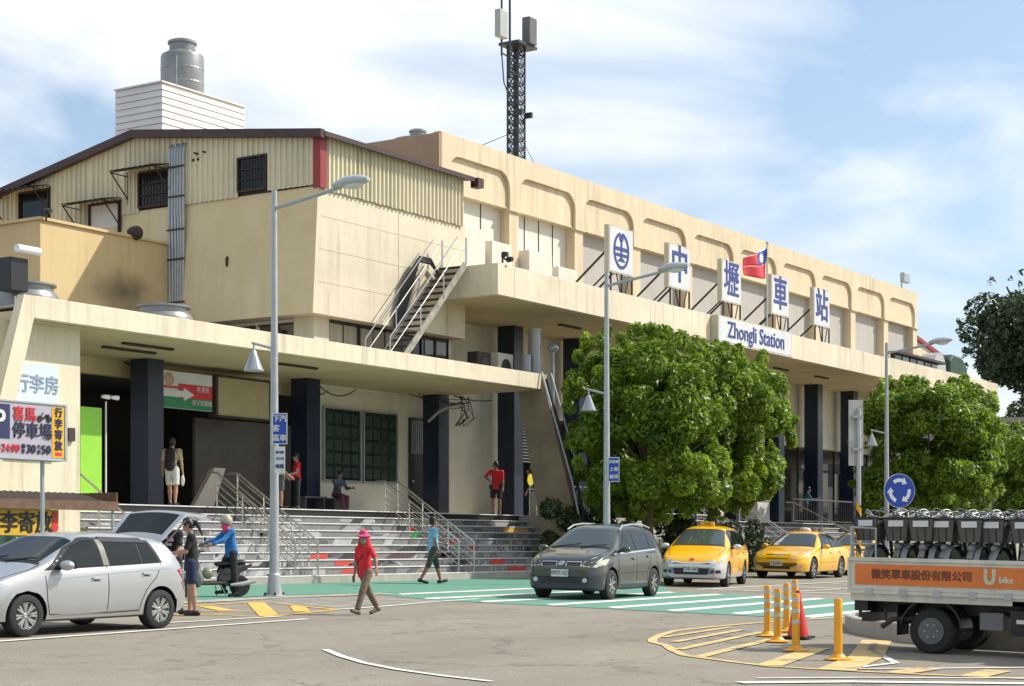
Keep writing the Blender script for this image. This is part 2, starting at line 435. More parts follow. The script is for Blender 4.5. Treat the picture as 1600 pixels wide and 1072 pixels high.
def worn(name, col, thr=0.62, under=(0.29, 0.26, 0.2)):
    """road paint with worn-through flecks"""
    m = mat(name, col, 0.75, var=0)
    t = m.node_tree; n_, l_ = t.nodes.new, t.links.new; p = t.nodes['Principled BSDF']
    tc = n_('ShaderNodeTexCoord')
    a = n_('ShaderNodeTexNoise'); a.inputs['Scale'].default_value = 3.5; a.inputs['Detail'].default_value = 12; a.inputs['Roughness'].default_value = 0.8; l_(tc.outputs['Object'], a.inputs['Vector'])
    r = n_('ShaderNodeValToRGB'); r.color_ramp.elements[0].position = thr - 0.10; r.color_ramp.elements[0].color = (*col, 1)
    r.color_ramp.elements[1].position = thr + 0.06; r.color_ramp.elements[1].color = (*under, 1)
    e = r.color_ramp.elements.new(max(0.02, thr - 0.3)); e.color = (*[min(1, c * 1.15) for c in col], 1)
    l_(a.outputs['Fac'], r.inputs['Fac']); l_(r.outputs[0], p.inputs['Base Color'])
    return m
RWHITE = worn('road_white_paint', (0.66, 0.64, 0.58), 0.66)
RYEL = worn('road_yellow_paint', (0.70, 0.42, 0.08), 0.62)
RYELF = worn('faded_yellow_paint', (0.66, 0.46, 0.16), 0.56, (0.3, 0.27, 0.2))
RWHITEF = worn('faded_white_paint', (0.45, 0.43, 0.37), 0.52)
RGREEN = worn('green_road_paint', (0.095, 0.26, 0.185), 0.62, (0.22, 0.25, 0.19))
ISLE = worn('worn_kerb_paint', (0.45, 0.41, 0.33), 0.6)

g = MB()
xs = [-300, -60, 0, 30, 60, 100, 160, 400, 1500]; ys = [-600, -120, -45, -29, -20, -10, 0, 10, 60, 300, 1200]
for i in range(len(xs) - 1):
    for j in range(len(ys) - 1):
        a, b, c, d = (xs[i], ys[j]), (xs[i + 1], ys[j]), (xs[i + 1], ys[j + 1]), (xs[i], ys[j + 1])
        zf = lambda y: -45 * SL if y <= -45 else (0 if y >= 0 else y * SL)
        g.add([(*a, zf(a[1])), (*b, zf(b[1])), (*c, zf(c[1])), (*d, zf(d[1]))], [(0, 1, 2, 3)])
road = g.build('road', ASPH, kind='structure')

def flat(poly, lift):
    return [(x, y, gz(y) + lift) for x, y in poly]
def paint(name, polys, m, lift, label=None):
    b = MB()
    for pl in polys: b.add(flat(pl, lift), [tuple(range(len(pl)))])
    o = b.build(name, m, None, kind='structure', recalc=False)
    for p_ in o.data.polygons:
        if p_.normal.z < 0: p_.flip()
    return o
def strip(path, w):
    """road line of width w along a path, as quads"""
    out = []
    P = [Vector((x, y, 0)) for x, y in path]
    L = []; Rr = []
    for i, p in enumerate(P):
        d = (P[min(i + 1, len(P) - 1)] - P[max(i - 1, 0)]).normalized(); n = Vector((-d.y, d.x, 0)) * w / 2
        L.append(p + n); Rr.append(p - n)
    for i in range(len(P) - 1):
        out.append([(L[i].x, L[i].y), (Rr[i].x, Rr[i].y), (Rr[i + 1].x, Rr[i + 1].y), (L[i + 1].x, L[i + 1].y)])
    return out
def arc(cx, cy, r, a0, a1, n=16, ry=None):
    ry = ry or r
    return [(cx + r * math.cos(R(a0 + (a1 - a0) * i / n)), cy + ry * math.sin(R(a0 + (a1 - a0) * i / n))) for i in range(n + 1)]

# green lane at the foot of the steps and the green crossing
paint('green_pavement', [[(12, -0.12), (12, -5.6), (24.8, -5.5), (28.6, -4.55), (31.9, -4.9), (33.5, -5.0), (33.5, -0.12)],
                         [(33.5, -0.12), (33.5, -5.0), (44.5, -5.2), (44.5, -0.12)]], RGREEN, 0.004)
paint('green_crossing', [[(31.2, -5.0), (29.7, -7.9), (29.3, -16.6), (38.3, -16.6), (38.9, -8.5), (44.5, -5.2)]], RGREEN, 0.008)
st = []
for (x0, x1, y0, y1) in [(31.6, 39.2, -5.75, -5.35), (30.2, 38.6, -7.45, -7.1), (30.0, 38.4, -9.0, -8.75), (30.0, 38.2, -10.6, -10.1), (30.0, 38.2, -12.0, -11.4),
                         (29.9, 38.2, -13.35, -12.7), (29.9, 38.2, -14.7, -14.1), (29.9, 38.2, -16.1, -15.5)]:
    st.append([(x0 - 0.35, y0 - 0.2), (x1, y1 - 0.2), (x1 + 0.35, y1 + 0.2), (x0, y0 + 0.2)])
paint('crossing_stripes', st, RWHITE, 0.014)
wl = strip([(8, -12.6), (15.03, -11.75), (22.04, -10.87)], 0.13)
wl += strip([(16.9, -15.4), (16.2, -16.2), (15.6, -17.0), (15.15, -17.8), (14.85, -18.6), (14.67, -19.3)], 0.10)
wl += strip([(24.9, -9.2), (26.6, -8.96), (29.2, -8.35), (31.1, -8.07)], 0.13)
wl += strip([(16.6, -10.6), (19.3, -10.25), (22.3, -10.1)], 0.10)
for x0 in (41.6, 45.5, 49.5, 53.5): wl += strip([(x0, -8.3), (x0 + 0.5, -13.5)], 0.22)
wl += strip([(41.0, -8.2), (60, -7.2)], 0.16); wl += strip([(41.8, -10.4), (60, -9.6)], 0.12)
wl += strip([(16.35, -21.2), (17.3, -22.0), (18.3, -23.3), (19.6, -24.9)], 0.22)
wl += strip([(17.0, -21.1), (17.9, -21.9), (18.9, -23.0), (20.3, -24.4)], 0.08)
wl += strip([(18.9, -21.3), (20.2, -21.4), (22.2, -20.3), (23.6, -19.8)], 0.1)
wl += strip([(18.9, -21.3), (19.7, -22.0), (21.2, -23.2)], 0.09)
paint('white_road_lines', wl, RWHITE, 0.012)
paint('faded_kerb_band', strip([(20, -6.1), (25.0, -5.75), (27.6, -5.25), (31.6, -5.3)], 0.55), RWHITEF, 0.013)
yb = strip([(20.6, -6.95), (23.4, -6.75), (26.1, -6.4), (25.4, -7.9), (24.9, -9.15)], 0.14) + strip([(20.6, -8.3), (21.9, -9.3), (21.98, -10.05), (24.9, -9.2)], 0.13)
yb += strip([(23.95, -6.9), (23.0, -8.3)], 0.30) + strip([(25.8, -6.5), (22.2, -9.95)], 0.34) + strip([(25.35, -7.9), (23.75, -9.35)], 0.28) + strip([(21.9, -7.6), (23.9, -9.3)], 0.11)
paint('yellow_box_marking', yb, RYEL, 0.010)
# nose of the roundabout island, hatched in faded yellow
o1 = [(30.5, -16.55), (27.7, -16.3), (25.3, -16.35), (24.0, -16.45), (22.9, -16.8), (21.9, -17.2), (21.35, -17.5), (20.9, -17.95), (20.2, -18.4), (19.4, -19.0), (18.9, -19.9), (18.6, -20.5), (18.65, -21.3), (18.8, -22.2), (19.1, -23.4), (19.6, -24.8)]
paint('island_outline', strip(o1, 0.13), RYELF, 0.010)
hh = strip([(19.3, -19.25), (24.8, -18.05)], 0.16) + strip([(20.3, -18.45), (24.9, -17.5)], 0.14) + strip([(18.7, -20.45), (22.0, -19.65)], 0.30) + strip([(18.6, -21.3), (20.9, -20.75), (24.2, -19.6)], 0.42) + strip([(21.6, -17.7), (25.2, -17.02)], 0.14) + strip([(22.4, -17.1), (25.6, -16.6)], 0.12)
hh += strip([(18.75, -21.95), (19.7, -22.0)], 0.30) + strip([(18.9, -22.75), (20.0, -22.7)], 0.30) + strip([(19.15, -23.6), (20.4, -23.3)], 0.30) + strip([(19.5, -24.5), (20.8, -24.0)], 0.3)
paint('island_hatching', hh, RYELF, 0.012)
# worn brick apron in front of the lamp post
ap = MB(); 
for i in range(26):
    for j in range(9):
        x = 25.6 + i * 0.235 + (0.11 if j % 2 else 0); y = -8.6 + j * 0.33 + (x - 25.6) * 0.12
        if x + (y + 8.6) * 0.5 > 30.2: continue
        a = random.uniform(-0.01, 0.01)
        zz_ = gz(y) + 0.004
        ap.add([(x, y + a, zz_), (x + 0.215, y + a, zz_), (x + 0.215, y + 0.30 + a, zz_ + 0.006), (x, y + 0.30 + a, zz_ + 0.006)], [(0, 1, 2, 3)])
pv = ap.build('worn_paver_apron', mat('worn_paver', (0.30, 0.275, 0.235), 0.9, var=0.3, scale=2.0), kind='stuff', recalc=False)
pv['label'] = 'worn grey paving between the yellow box and the green lane'; pv['category'] = 'paving'
# kerb island at the right
kb = MB()
outer = [(24.1, -20.2), (24.6, -19.7), (25.2, -19.1), (25.9, -18.55), (26.9, -18.0), (28.5, -17.5), (31, -17.6), (33, -19), (34, -22), (33, -26), (29, -29), (25, -28), (23.7, -24), (23.7, -21.5)]
kb.prism(outer, 'z', -0.6, -0.17)
kerb = kb.build('island_kerb', CONC, kind='structure', bevel=0.03)
kt = MB(); cx = sum(p[0] for p in outer) / len(outer); cy = sum(p[1] for p in outer) / len(outer)
kt.prism([(cx + (p[0] - cx) * 0.93, cy + (p[1] - cy) * 0.95) for p in outer], 'z', -0.19, -0.13)
kt.build('island_paving', ISLE, kind='structure')
# ------------------------------------------------------------------ entrance steps
RIS, TRD = 0.198, 0.30
PLAT = 10 * RIS
X0s, X1s = 29.4, 92.0
steps = thing('entrance_steps', None, None, (0, 0, 0)); steps['kind'] = 'structure'
b = MB(); b.box(X0s - 2, X1s, -0.1, 12, -0.4, 0.165); b.build('step_base', CONC, steps)
for sec, (xa, xb) in enumerate(((X0s, 49.4), (60.6, 76.0))):
    for k in range(1, 11):
        y = (k - 1) * TRD; z = k * RIS
        b = MB(); b.box(xa, xb, y + 0.012, 3.2, z - RIS if k > 1 else 0.165, z - 0.022)
        b.build('riser', GRANITEB if k == 10 else GRANITE, steps)
        b = MB(); b.box(xa, xb, y - 0.012, y + 0.31, z - 0.022, z)
        b.build('tread', TREAD, steps)
        b = MB(); b.box(xa, xb, y - 0.018, y + 0.06, z - 0.024, z + 0.003)
        b.build('nosing', NOSE, steps)
b = MB(); b.box(X0s, 120, 2.95, 40, 0.1, PLAT - 0.002); b.build('platform', CONC, steps)
b = MB(); b.box(49.45, 60.55, 0.6, 2.94, -0.2, 1.2); b.box(76.05, 120, 0.6, 2.94, -0.2, PLAT - 0.01); b.box(49.45, 60.55, 2.0, 2.94, 1.2, PLAT - 0.02)
b.build('planter_wall', CONC, steps)

# graphics stuck on the risers (flat print)
PR = {'w': mat('print_white', (0.38, 0.38, 0.37), 0.6, var=0.2, scale=4), 'k': mat('print_black', (0.035, 0.035, 0.04), 0.6, var=0.2),
      'r': mat('print_red', (0.55, 0.05, 0.03), 0.6, var=0.15), 'g': mat('print_green', (0.03, 0.40, 0.09), 0.6, var=0.15),
      'm': mat('print_maroon', (0.09, 0.04, 0.045), 0.6, var=0.2), 'l': mat('print_grey', (0.30, 0.30, 0.31), 0.6, var=0.15), 'd': mat('print_dark', (0.10, 0.10, 0.105), 0.6, var=0.2)}
prn = {k: MB() for k in PR}
def pq(c, xa, xb, k, za=0.0, zb=1.0, sk=0.0):
    """print a slanted quad on riser k (1 = lowest), heights as shares of the riser"""
    y = (k - 1) * TRD + 0.012 - 0.004 - 0.0006 * (len(prn[c].f) % 5)
    z0 = (k - 1) * RIS + 0.008; h = RIS - 0.044
    if k == 1: return
    prn[c].add([(xa, y, z0 + za * h), (xb, y, z0 + za * h), (xb + sk, y, z0 + zb * h), (xa + sk, y, z0 + zb * h)], [(0, 1, 2, 3)])
rr = random.Random(3)
for k in range(2, 10):
    for i in range(60):
        x = rr.uniform(X0s + 0.3, 49.0); w = rr.uniform(0.12, 0.9)
        if x < 36 or (x > 43.6 and x < 48.6 and k < 7): c = rr.choice('wwwlldwk')
        elif x < 41.5: c = rr.choice('wldddkl')
        else: c = rr.choice('dlddmkd')
        if rr.random() < (0.5 if x < 36 else 0.30):
            pq(c, x, x + w * (0.6 if c == 'w' else 1), k, rr.choice((0, 0, 0.3)), rr.choice((1, 1, 0.7)), rr.uniform(-0.3, 0.3))
    # small white bars, like windows in the drawn buildings
    for i in range(30):
        x = rr.choice((rr.uniform(30.5, 36), rr.uniform(43.8, 48.5)))
        if k < 8: pq('w', x, x + 0.07, k, 0.1, 0.9, 0)
for c, xa, xb, k, za, zb, sk in [('w', 37.3, 38.0, 7, 0, 1, -.1), ('w', 36.3, 37.1, 8, 0, .9, .5), ('w', 38.1, 38.9, 6, 0, 1, .1), ('w', 40.4, 40.8, 6, 0, 1, .1),
        ('r', 36.4, 37.1, 4, 0, .9, .1), ('r', 37.1, 37.8, 3, .2, 1, .0), ('g', 42.15, 42.5, 7, 0, 1, .12), ('g', 42.7, 43.25, 6, 0, 1, -.1), ('g', 43.5, 43.9, 5, .3, 1, -.2),
        ('r', 42.5, 42.8, 8, 0, 1, -.08), ('r', 43.1, 43.5, 7, 0, 1, .12), ('r', 43.6, 44.1, 6, 0, 1, .15), ('r', 44.3, 44.6, 5, 0, 1, .1), ('r', 44.5, 45.3, 3, 0, 1, .1), ('r', 45.0, 46.0, 2, 0, .8, .1),
        ('k', 40.6, 42.4, 5, .1, .9, .4), ('m', 39.6, 40.8, 4, 0, .9, .5), ('m', 41.5, 42.6, 4, 0, 1, .5), ('k', 37.6, 38.3, 4, 0, 1, .3), ('k', 42.6, 43.2, 3, 0, 1, 0), ('g', 41.9, 42.6, 4, .3, .8, .1),
        ('r', 36.9, 37.5, 2, .2, .9, .2), ('m', 37.6, 39.0, 3, .1, .8, .3), ('w', 38.4, 38.9, 4, .2, .8, .25), ('w', 33.2, 34.4, 5, 0, 1, .2), ('w', 31.8, 32.9, 8, 0, 1, .4), ('w', 35.0, 35.8, 4, 0, 1, 0)]:
    prn[c].cur = 0
    y = (k - 1) * TRD + 0.012 - 0.0085
    z0 = (k - 1) * RIS + 0.008; h = RIS - 0.044
    prn[c].add([(xa, y, z0 + za * h), (xb, y, z0 + za * h), (xb + sk, y, z0 + zb * h), (xa + sk, y, z0 + zb * h)], [(0, 1, 2, 3)])
for k, mbb in prn.items():
    o = mbb.build('riser_print', PR[k], steps, recalc=False); o['kind'] = 'stuff'
yl = MB(); yl.box(47.55, 49.0, 7 * TRD - 0.006, 7 * TRD + 0.011, 7 * RIS + 0.015, 8 * RIS - 0.04)
o = yl.build('warning_strip', mat('yellow_strip', (0.55, 0.33, 0.08), 0.6, var=0.2, scale=6), steps); o['label'] = 'yellow notice strip on a riser'

# ------------------------------------------------------------------ the hall
hall = thing('station_hall', 'long cream upper hall of the station with a row of rounded recessed panels', 'building', (70, 4.6, 0))
PIT = 4.42
XC = [47.66] + [52.1 + PIT * k for k in range(0, 10)]     # pilaster centres (first is the corner)
ZB, ZT = 12.8, 14.53
b = MB(); b.box(47.66, 92.0, 5.12, 22, 9.3, ZT - 0.02); b.build('hall_wall', HALL, hall)
b = MB(); b.box(47.56, 47.66, 4.62, 22.02, 9.3, ZT); b.build('side_wall', HALLSIDE, hall)
b = MB(); b.box(47.62, 92.05, 4.6, 4.9, ZT, ZT + 0.05); b.build('parapet_cap', HALL, hall)
for k in range(10):
    xa = XC[k] if k else 47.66; xb = XC[k + 1]
    pa = xa + 0.3 if k else 48.1; pb = xb - 0.3
    rad = 0.62
    arcl = [(pb, ZB)] + [(pb - rad + rad * math.cos(R(a)), 13.92 - rad + rad * math.sin(R(a))) for a in range(0, 91, 15)] + \
           [(pa + rad - rad * math.sin(R(a)), 13.92 - rad + rad * math.cos(R(a))) for a in range(0, 91, 15)] + [(pa, ZB)]
    ze = 12.62
    b = MB(); b.prism([(xa, ze), (xa, ZT), (xb, ZT), (xb, ze), (pb, ze)] + arcl + [(pa, ze)], 'y', 4.60, 4.72); b.build('arch_frame', HALL, hall)
    b = MB(); b.box(pa + 0.004, pb - 0.004, 4.73, 4.99, ZB - 0.05, 14.2); b.build('arch_panel', HALL, hall)
    b = MB(); b.box(pa, pb, 4.70, 5.05, ZB - 0.11, ZB - 0.054); b.build('soffit_lip', HALL, hall)
    # recessed infill below
    if k < 2:
        n = 4 if k else 3; x0 = pa if k else 48.1
        for i in range(n):
            xx = x0 + (pb - x0) * i / n; xw = (pb - x0) / n
            b = MB(); b.box(xx + 0.02, xx + xw - 0.02, 5.02, 5.09, 9.4, ZB - 0.11); b.build('infill_board', WHITEB, hall)
            b = MB(); b.box(xx - 0.02, xx + 0.018, 5.0, 5.11, 9.4, ZB - 0.115); b.build('mullion', RUST, hall)
        b = MB(); b.box(pa + 0.15, pa + 1.7, 4.3, 4.98, 9.4, 11.6 - 0.25 * k); b.build('plant_cabinet', WHITEB, hall, bevel=0.02)
        b = MB(); b.box(pa + 1.95, pb - 0.5, 4.2, 4.96, 9.4, 11.3 - 0.3 * k); b.build('plant_cabinet', WHITEB, hall, bevel=0.02)
    else:
        for i in range(3):
            x0 = pa + (pb - pa) * i / 3; xw = (pb - pa) / 3
            b = MB(); b.box(x0 + 0.003, x0 + xw - 0.003, 5.02, 5.09, 9.4, ZB - 0.11); b.build('infill_board', BOARD, hall)
for k, x in enumerate(XC):
    xa, xb = (x, x + 0.44) if k == 0 else (x - 0.3, x + 0.3)
    if k == 10: xb = 92.0; xa = 91.4
    b = MB(); b.box(xa, xb, 4.64, 5.1, 9.2, 12.62); b.build('pilaster', HALL, hall)
    b = MB(); b.box(xa - 0.06, xb + 0.06, 4.56, 5.1, 12.621, 12.70); b.build('pilaster_ledge', HALL, hall)
# wall under the upper canopy, columns, shopfronts
b = MB(); b.box(47.2, 53.4, 5.7, 6.0, PLAT, 9.0); b.box(53.4, 93.5, 5.7, 6.0, 5.75, 9.0); b.build('lower_wall', INNER, hall)
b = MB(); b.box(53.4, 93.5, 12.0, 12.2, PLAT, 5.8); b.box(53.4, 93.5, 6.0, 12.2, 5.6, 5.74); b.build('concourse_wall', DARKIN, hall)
for k in range(10):
    x = 52.05 + PIT * k
    b = MB(); b.box(x, x + 0.6, 4.6, 5.3, PLAT, 8.66); b.build('column', NAVY, hall, bevel=0.015)
    if k:
        n = 4
        for i in range(n):
            xx = x - PIT + 0.7 + i * 0.93
            b = MB(); b.box(xx + 0.03, xx + 0.89, 5.95, 5.97, PLAT + 0.06, 4.6); b.build('glass_pane', GLASS, hall)
            b = MB(); b.box(xx - 0.02, xx + 0.022, 5.9, 5.99, PLAT, 5.74); b.build('pane_frame', RUST, hall)
        b = MB(); b.box(x - PIT + 0.65, x - 0.03, 5.88, 6.0, 4.62, 4.72); b.build('transom', RUST, hall)
for k in range(6):                     # tube lights under the soffit
    b = MB(); b.box(52.5 + 4.42 * k, 53.9 + 4.42 * k, 2.95, 3.1, 8.60, 8.66); b.build('tube_light', RUST, hall)
b = MB(); 
for i in range(16): b.box(53.45, 54.95, 5.55, 5.69, 4.0 + i * 0.11, 4.05 + i * 0.11)
b.build('louvre_grille', GALV, hall)

# ------------------------------------------------------------------ upper canopy
uc = thing('upper_canopy', 'long high cream canopy that carries the station name boards', 'canopy', (70, 1, 8.7))
b = MB(); b.box(45.56, 78.6, 1.0, 1.25, 8.69, 9.66); b.build('fascia', CREAM, uc, bevel=0.01)
b = MB(); b.box(78.603, 94.4, 1.0, 1.25, 8.74, 9.70); b.build('fascia', CREAM2, uc, bevel=0.01)
b = MB(); b.box(45.56, 45.81, 1.252, 4.3, 8.69, 9.66); b.build('end_fascia', CREAM2, uc)
b = MB(); b.box(94.15, 94.398, 1.252, 9, 8.74, 9.70); b.build('end_fascia', CREAM2, uc)
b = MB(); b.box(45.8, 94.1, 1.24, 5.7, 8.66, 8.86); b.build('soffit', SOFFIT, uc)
b = MB(); b.box(45.8, 94.1, 1.24, 5.0, 9.2, 9.3); b.build('roof_deck', CONC, uc)
for k in range(11):
    x = 46.5 + 4.42 * k
    b = MB(); b.box(x, x + 0.02, 0.994, 1.0, 8.7, 9.65); b.build('joint', CREAM2, uc)

# ------------------------------------------------------------------ annex block and shed on its roof
BX = 39.74
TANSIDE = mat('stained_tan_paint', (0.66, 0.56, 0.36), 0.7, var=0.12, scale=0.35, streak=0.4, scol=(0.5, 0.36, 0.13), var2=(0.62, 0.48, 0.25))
ax = thing('annex_block', 'windowless cream annex block with a corrugated metal storey on its roof', 'building', (BX, 3.34, 6.4))
bk = MB()
# slightly battered corner: bottom is further out to the left
bk.add([(39.50, 3.34, 7.62), (47.2, 3.34, 7.62), (47.2, 3.34, 11.3), (BX, 3.34, 11.3), (39.55, 17, 7.62), (47.2, 17, 7.62), (47.2, 17, 11.3), (BX, 17, 11.3)],
       [(0, 1, 2, 3), (1, 5, 6, 2), (5, 4, 7, 6), (4, 0, 3, 7), (3, 2, 6, 7), (0, 4, 5, 1)])
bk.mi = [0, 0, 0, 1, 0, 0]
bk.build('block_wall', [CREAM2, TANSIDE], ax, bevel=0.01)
b = MB(); b.box(40.2, 47.2, 3.9, 5.6, 6.3, 7.61); b.box(40.2, 40.45, 5.6, 9.0, 6.3, 7.61); b.build('recessed_wall', INNER, ax)
b = MB(); b.box(40.05, 40.75, 3.75, 4.5, 6.3, 7.615); b.build('corner_pier', CREAM2, ax)
def window(x0, x1, z0, z1, y, parent, m=WGLASS, fr=RUST, mull=1, curtain=False):
    b = MB(); b.box(x0, x1, y - 0.03, y + 0.0, z0, z1); g_ = b.build('window', m, parent)
    b = MB(); t = 0.05
    b.box(x0 - t, x1 + t, y - 0.07, y - 0.031, z1, z1 + t); b.box(x0 - t, x1 + t, y - 0.09, y - 0.031, z0 - t, z0)
    b.box(x0 - t, x0, y - 0.065, y - 0.031, z0, z1); b.box(x1, x1 + t, y - 0.065, y - 0.031, z0, z1)
    for i in range(1, mull + 1):
        xm = x0 + (x1 - x0) * i / (mull + 1); b.box(xm - 0.02, xm + 0.02, y - 0.06, y - 0.031, z0, z1)
    b.build('window_frame', fr, g_)
    if curtain:
        b = MB(); n = 14
        for i in range(n):
            xa = x0 + (x1 - x0) * i / n; xb = x0 + (x1 - x0) * (i + 1) / n
            b.add([(xa, y - 0.034, z0 + 0.02), ((xa + xb) / 2, y - 0.055, z0 + 0.02), ((xa + xb) / 2, y - 0.055, z1 - 0.05), (xa, y - 0.034, z1 - 0.05),
                   (xb, y - 0.034, z0 + 0.02), (xb, y - 0.034, z1 - 0.05)], [(0, 1, 2, 3), (1, 4, 5, 2)])
        b.build('curtain', CURTAIN, g_, recalc=False)
    return g_
# faint render joints as thin darker tan strips on the sunlit front
for z in (8.55, 9.5, 10.45):
    b = MB(); b.box(39.9 - (11.3 - z) * 0.06, 47.19, 3.334, 3.345, z, z + 0.012); b.build('render_joint', mat('joint_line', (0.52, 0.44, 0.29), 0.8, var=0.2) if 'joint_line' not in bpy.data.materials else bpy.data.materials['joint_line'], ax)
for x in (43.6,):
    b = MB(); b.box(x, x + 0.012, 3.332, 3.345, 7.63, 11.2); b.build('render_joint', bpy.data.materials['joint_line'], ax)
window(40.85, 42.2, 6.5, 7.56, 3.89, ax, curtain=True)
window(42.35, 44.2, 6.5, 7.56, 3.89, ax, curtain=True, mull=2)
window(44.4, 46.9, 6.5, 7.5, 3.89, ax, m=GLASS, mull=3)
# window band along the shaded side
for y0, y1 in ((4.55, 5.9), (6.1, 7.4), (7.6, 8.9)):
    b = MB(); b.box(40.16, 40.195, y0, y1, 6.5, 7.45); w_ = b.build('window', WGLASS, ax)
    b = MB(); b.box(40.13, 40.158, y0 - 0.04, y1 + 0.04, 7.451, 7.5); b.box(40.13, 40.158, y0 + 0.6, y0 + 0.65, 6.5, 7.45); b.build('window_frame', RUST, w_)
b = MB(); b.box(40.0, 40.19, 4.95, 5.35, 6.95, 7.3); b.build('fan_box', RUST, ax)

def corr(b, p0, p1, nrm, zb, zt, pitch=0.2, dep=0.055):
    """trapezoid-ribbed sheet between p0 and p1 (x,y); zb, zt are functions of distance"""
    P0 = Vector((*p0, 0)); P1 = Vector((*p1, 0)); L = (P1 - P0).length; d = (P1 - P0).normalized(); nn = Vector((*nrm, 0))
    pts = []; s = 0.0
    while s < L - 1e-4:
        for f_, h in ((0, 0), (0.62, 0), (0.70, 1), (0.92, 1)):
            if s + f_ * pitch < L: pts.append((s + f_ * pitch, h * dep))
        s += pitch
    pts.append((L, 0))
    vs = []; fs = []
    for s_, h in pts:
        q = P0 + d * s_ + nn * h
        vs.append((q.x, q.y, zb(s_))); vs.append((q.x, q.y, zt(s_)))
    for i in range(len(pts) - 1): fs.append((2 * i, 2 * i + 2, 2 * i + 3, 2 * i + 1))
    b.add(vs, fs)
# front sheet (sunlit)
b = MB(); corr(b, (BX + 0.25, 3.30), (47.0, 3.30), (0, -1), lambda s: 11.22 + 0.012 * math.sin(s * 9), lambda s: 12.74); b.build('front_sheeting', METALC, ax, recalc=False)
b = MB(); b.box(BX - 0.04, BX + 0.25, 3.22, 3.50, 11.24, 12.78); b.build('red_corner_post', REDT, ax)
# side sheet (gable), stepped bottom edge
def gtop(y): return 12.72 + (13.6 - 12.72) * (y - 3.3) / (10.49 - 3.3) if y < 10.49 else 13.6 - (13.6 - 12.35) * (y - 10.49) / (17.0 - 10.49)
segs = [(3.5, 5.2, 11.33), (5.2, 6.36, 12.44), (6.36, 8.95, 11.27), (8.95, 10.4, 12.48), (10.4, 11.17, 11.22), (11.17, 12.57, 11.72), (12.57, 14.3, 11.0), (14.3, 15.74, 12.42), (15.74, 17.2, 11.0)]
b = MB()
for ya, yb_, z0 in segs: corr(b, (BX - 0.03, ya), (BX - 0.03, yb_), (-1, 0), lambda s, z0=z0, ya=ya: z0 + 0.012 * math.sin((s + ya) * 31), lambda s, ya=ya: gtop(ya + s), pitch=0.21)
b.build('side_sheeting', METALC, ax, recalc=False)
b = MB(); b.add([(BX + 0.04, 3.4, 11.2), (47.1, 3.4, 11.2), (47.1, 3.4, 12.7), (BX + 0.04, 3.4, 12.7), (BX + 0.04, 10.49, 13.6), (47.1, 10.49, 13.6), (BX + 0.04, 17, 12.3), (47.1, 17, 12.3), (BX + 0.04, 17, 11.2), (47.1, 17, 11.2)],
    [(0, 1, 2, 3), (3, 2, 5, 4), (4, 5, 7, 6), (6, 7, 9, 8), (0, 3, 4, 6, 8), (1, 9, 7, 5, 2)]); b.build('shed_core', RUST, ax)
# roof sheets with brown edge trims
b = MB()
for (ya, za), (yb_, zb_) in (((3.05, 12.74), (10.49, 13.66)), ((10.49, 13.66), (17.2, 12.36))):
    n = 36
    for i in range(n):
        x0 = 39.5 + (47.55 - 39.5) * i / n; x1 = 39.5 + (47.55 - 39.5) * (i + 1) / n; xm = (x0 + x1) / 2
        b.add([(x0, ya, za), (xm, ya, za + 0.05), (xm, yb_, zb_ + 0.05), (x0, yb_, zb_), (x1, ya, za), (x1, yb_, zb_)], [(0, 1, 2, 3), (1, 4, 5, 2)])
b.build('roof_sheeting', BROWNT, ax, recalc=False)
b = MB()
b.add([(39.44, 3.0, 12.60), (39.44, 10.49, 13.52), (39.44, 10.49, 13.76), (39.44, 3.0, 12.84), (39.62, 3.0, 12.60), (39.62, 10.49, 13.52), (39.62, 10.49, 13.76), (39.62, 3.0, 12.84)],
      [(0, 1, 2, 3), (4, 7, 6, 5), (0, 4, 5, 1), (3, 2, 6, 7), (0, 3, 7, 4), (1, 5, 6, 2)])
b.add([(39.44, 10.49, 13.52), (39.44, 17.3, 12.2), (39.44, 17.3, 12.44), (39.44, 10.49, 13.76), (39.62, 10.49, 13.52), (39.62, 17.3, 12.2), (39.62, 17.3, 12.44), (39.62, 10.49, 13.76)],
      [(0, 1, 2, 3), (4, 7, 6, 5), (0, 4, 5, 1), (3, 2, 6, 7), (0, 3, 7, 4), (1, 5, 6, 2)])
b.build('verge_trim', BROWNT, ax)
b = MB(); b.box(39.62, 47.5, 2.98, 3.06, 12.66, 12.80); b.box(47.3, 47.62, 2.9, 3.2, 12.5, 12.8); b.build('eaves_trim', BROWNT, ax)
# shed windows with grilles on the shaded side
def side_window(y0, y1, z0, z1, bars=8, door=False):
    b = MB(); b.box(BX - 0.02, BX + 0.0, y0, y1, z0, z1); g_ = b.build('window', WHITES if door else GLASS, ax)
    b = MB(); t = 0.05
    b.box(BX - 0.1, BX - 0.022, y0, y1, z1, z1 + t); b.box(BX - 0.1, BX - 0.022, y0, y1, z0 - t, z0)
    b.box(BX - 0.1, BX - 0.022, y0 - t, y0, z0 - t, z1 + t); b.box(BX - 0.1, BX - 0.022, y1, y1 + t, z0 - t, z1 + t)
    b.build('window_frame', RUST, g_)
    if bars:
        b = MB()
        for i in range(1, bars): b.tube([(BX - 0.07, y0 + (y1 - y0) * i / bars, z0), (BX - 0.07, y0 + (y1 - y0) * i / bars, z1)], 0.012, 6)
        for zz_ in (0.33, 0.66): b.box(BX - 0.08, BX - 0.06, y0, y1, z0 + (z1 - z0) * zz_ - 0.012, z0 + (z1 - z0) * zz_ + 0.012)
        b.build('window_bars', RUST, g_)
side_window(5.26, 6.3, 11.45, 12.38, 9)
side_window(9.05, 10.35, 11.4, 12.4, 10)
side_window(14.4, 15.7, 11.4, 12.36, 0)
side_window(11.25, 12.5, 10.2, 11.64, 0, door=True)
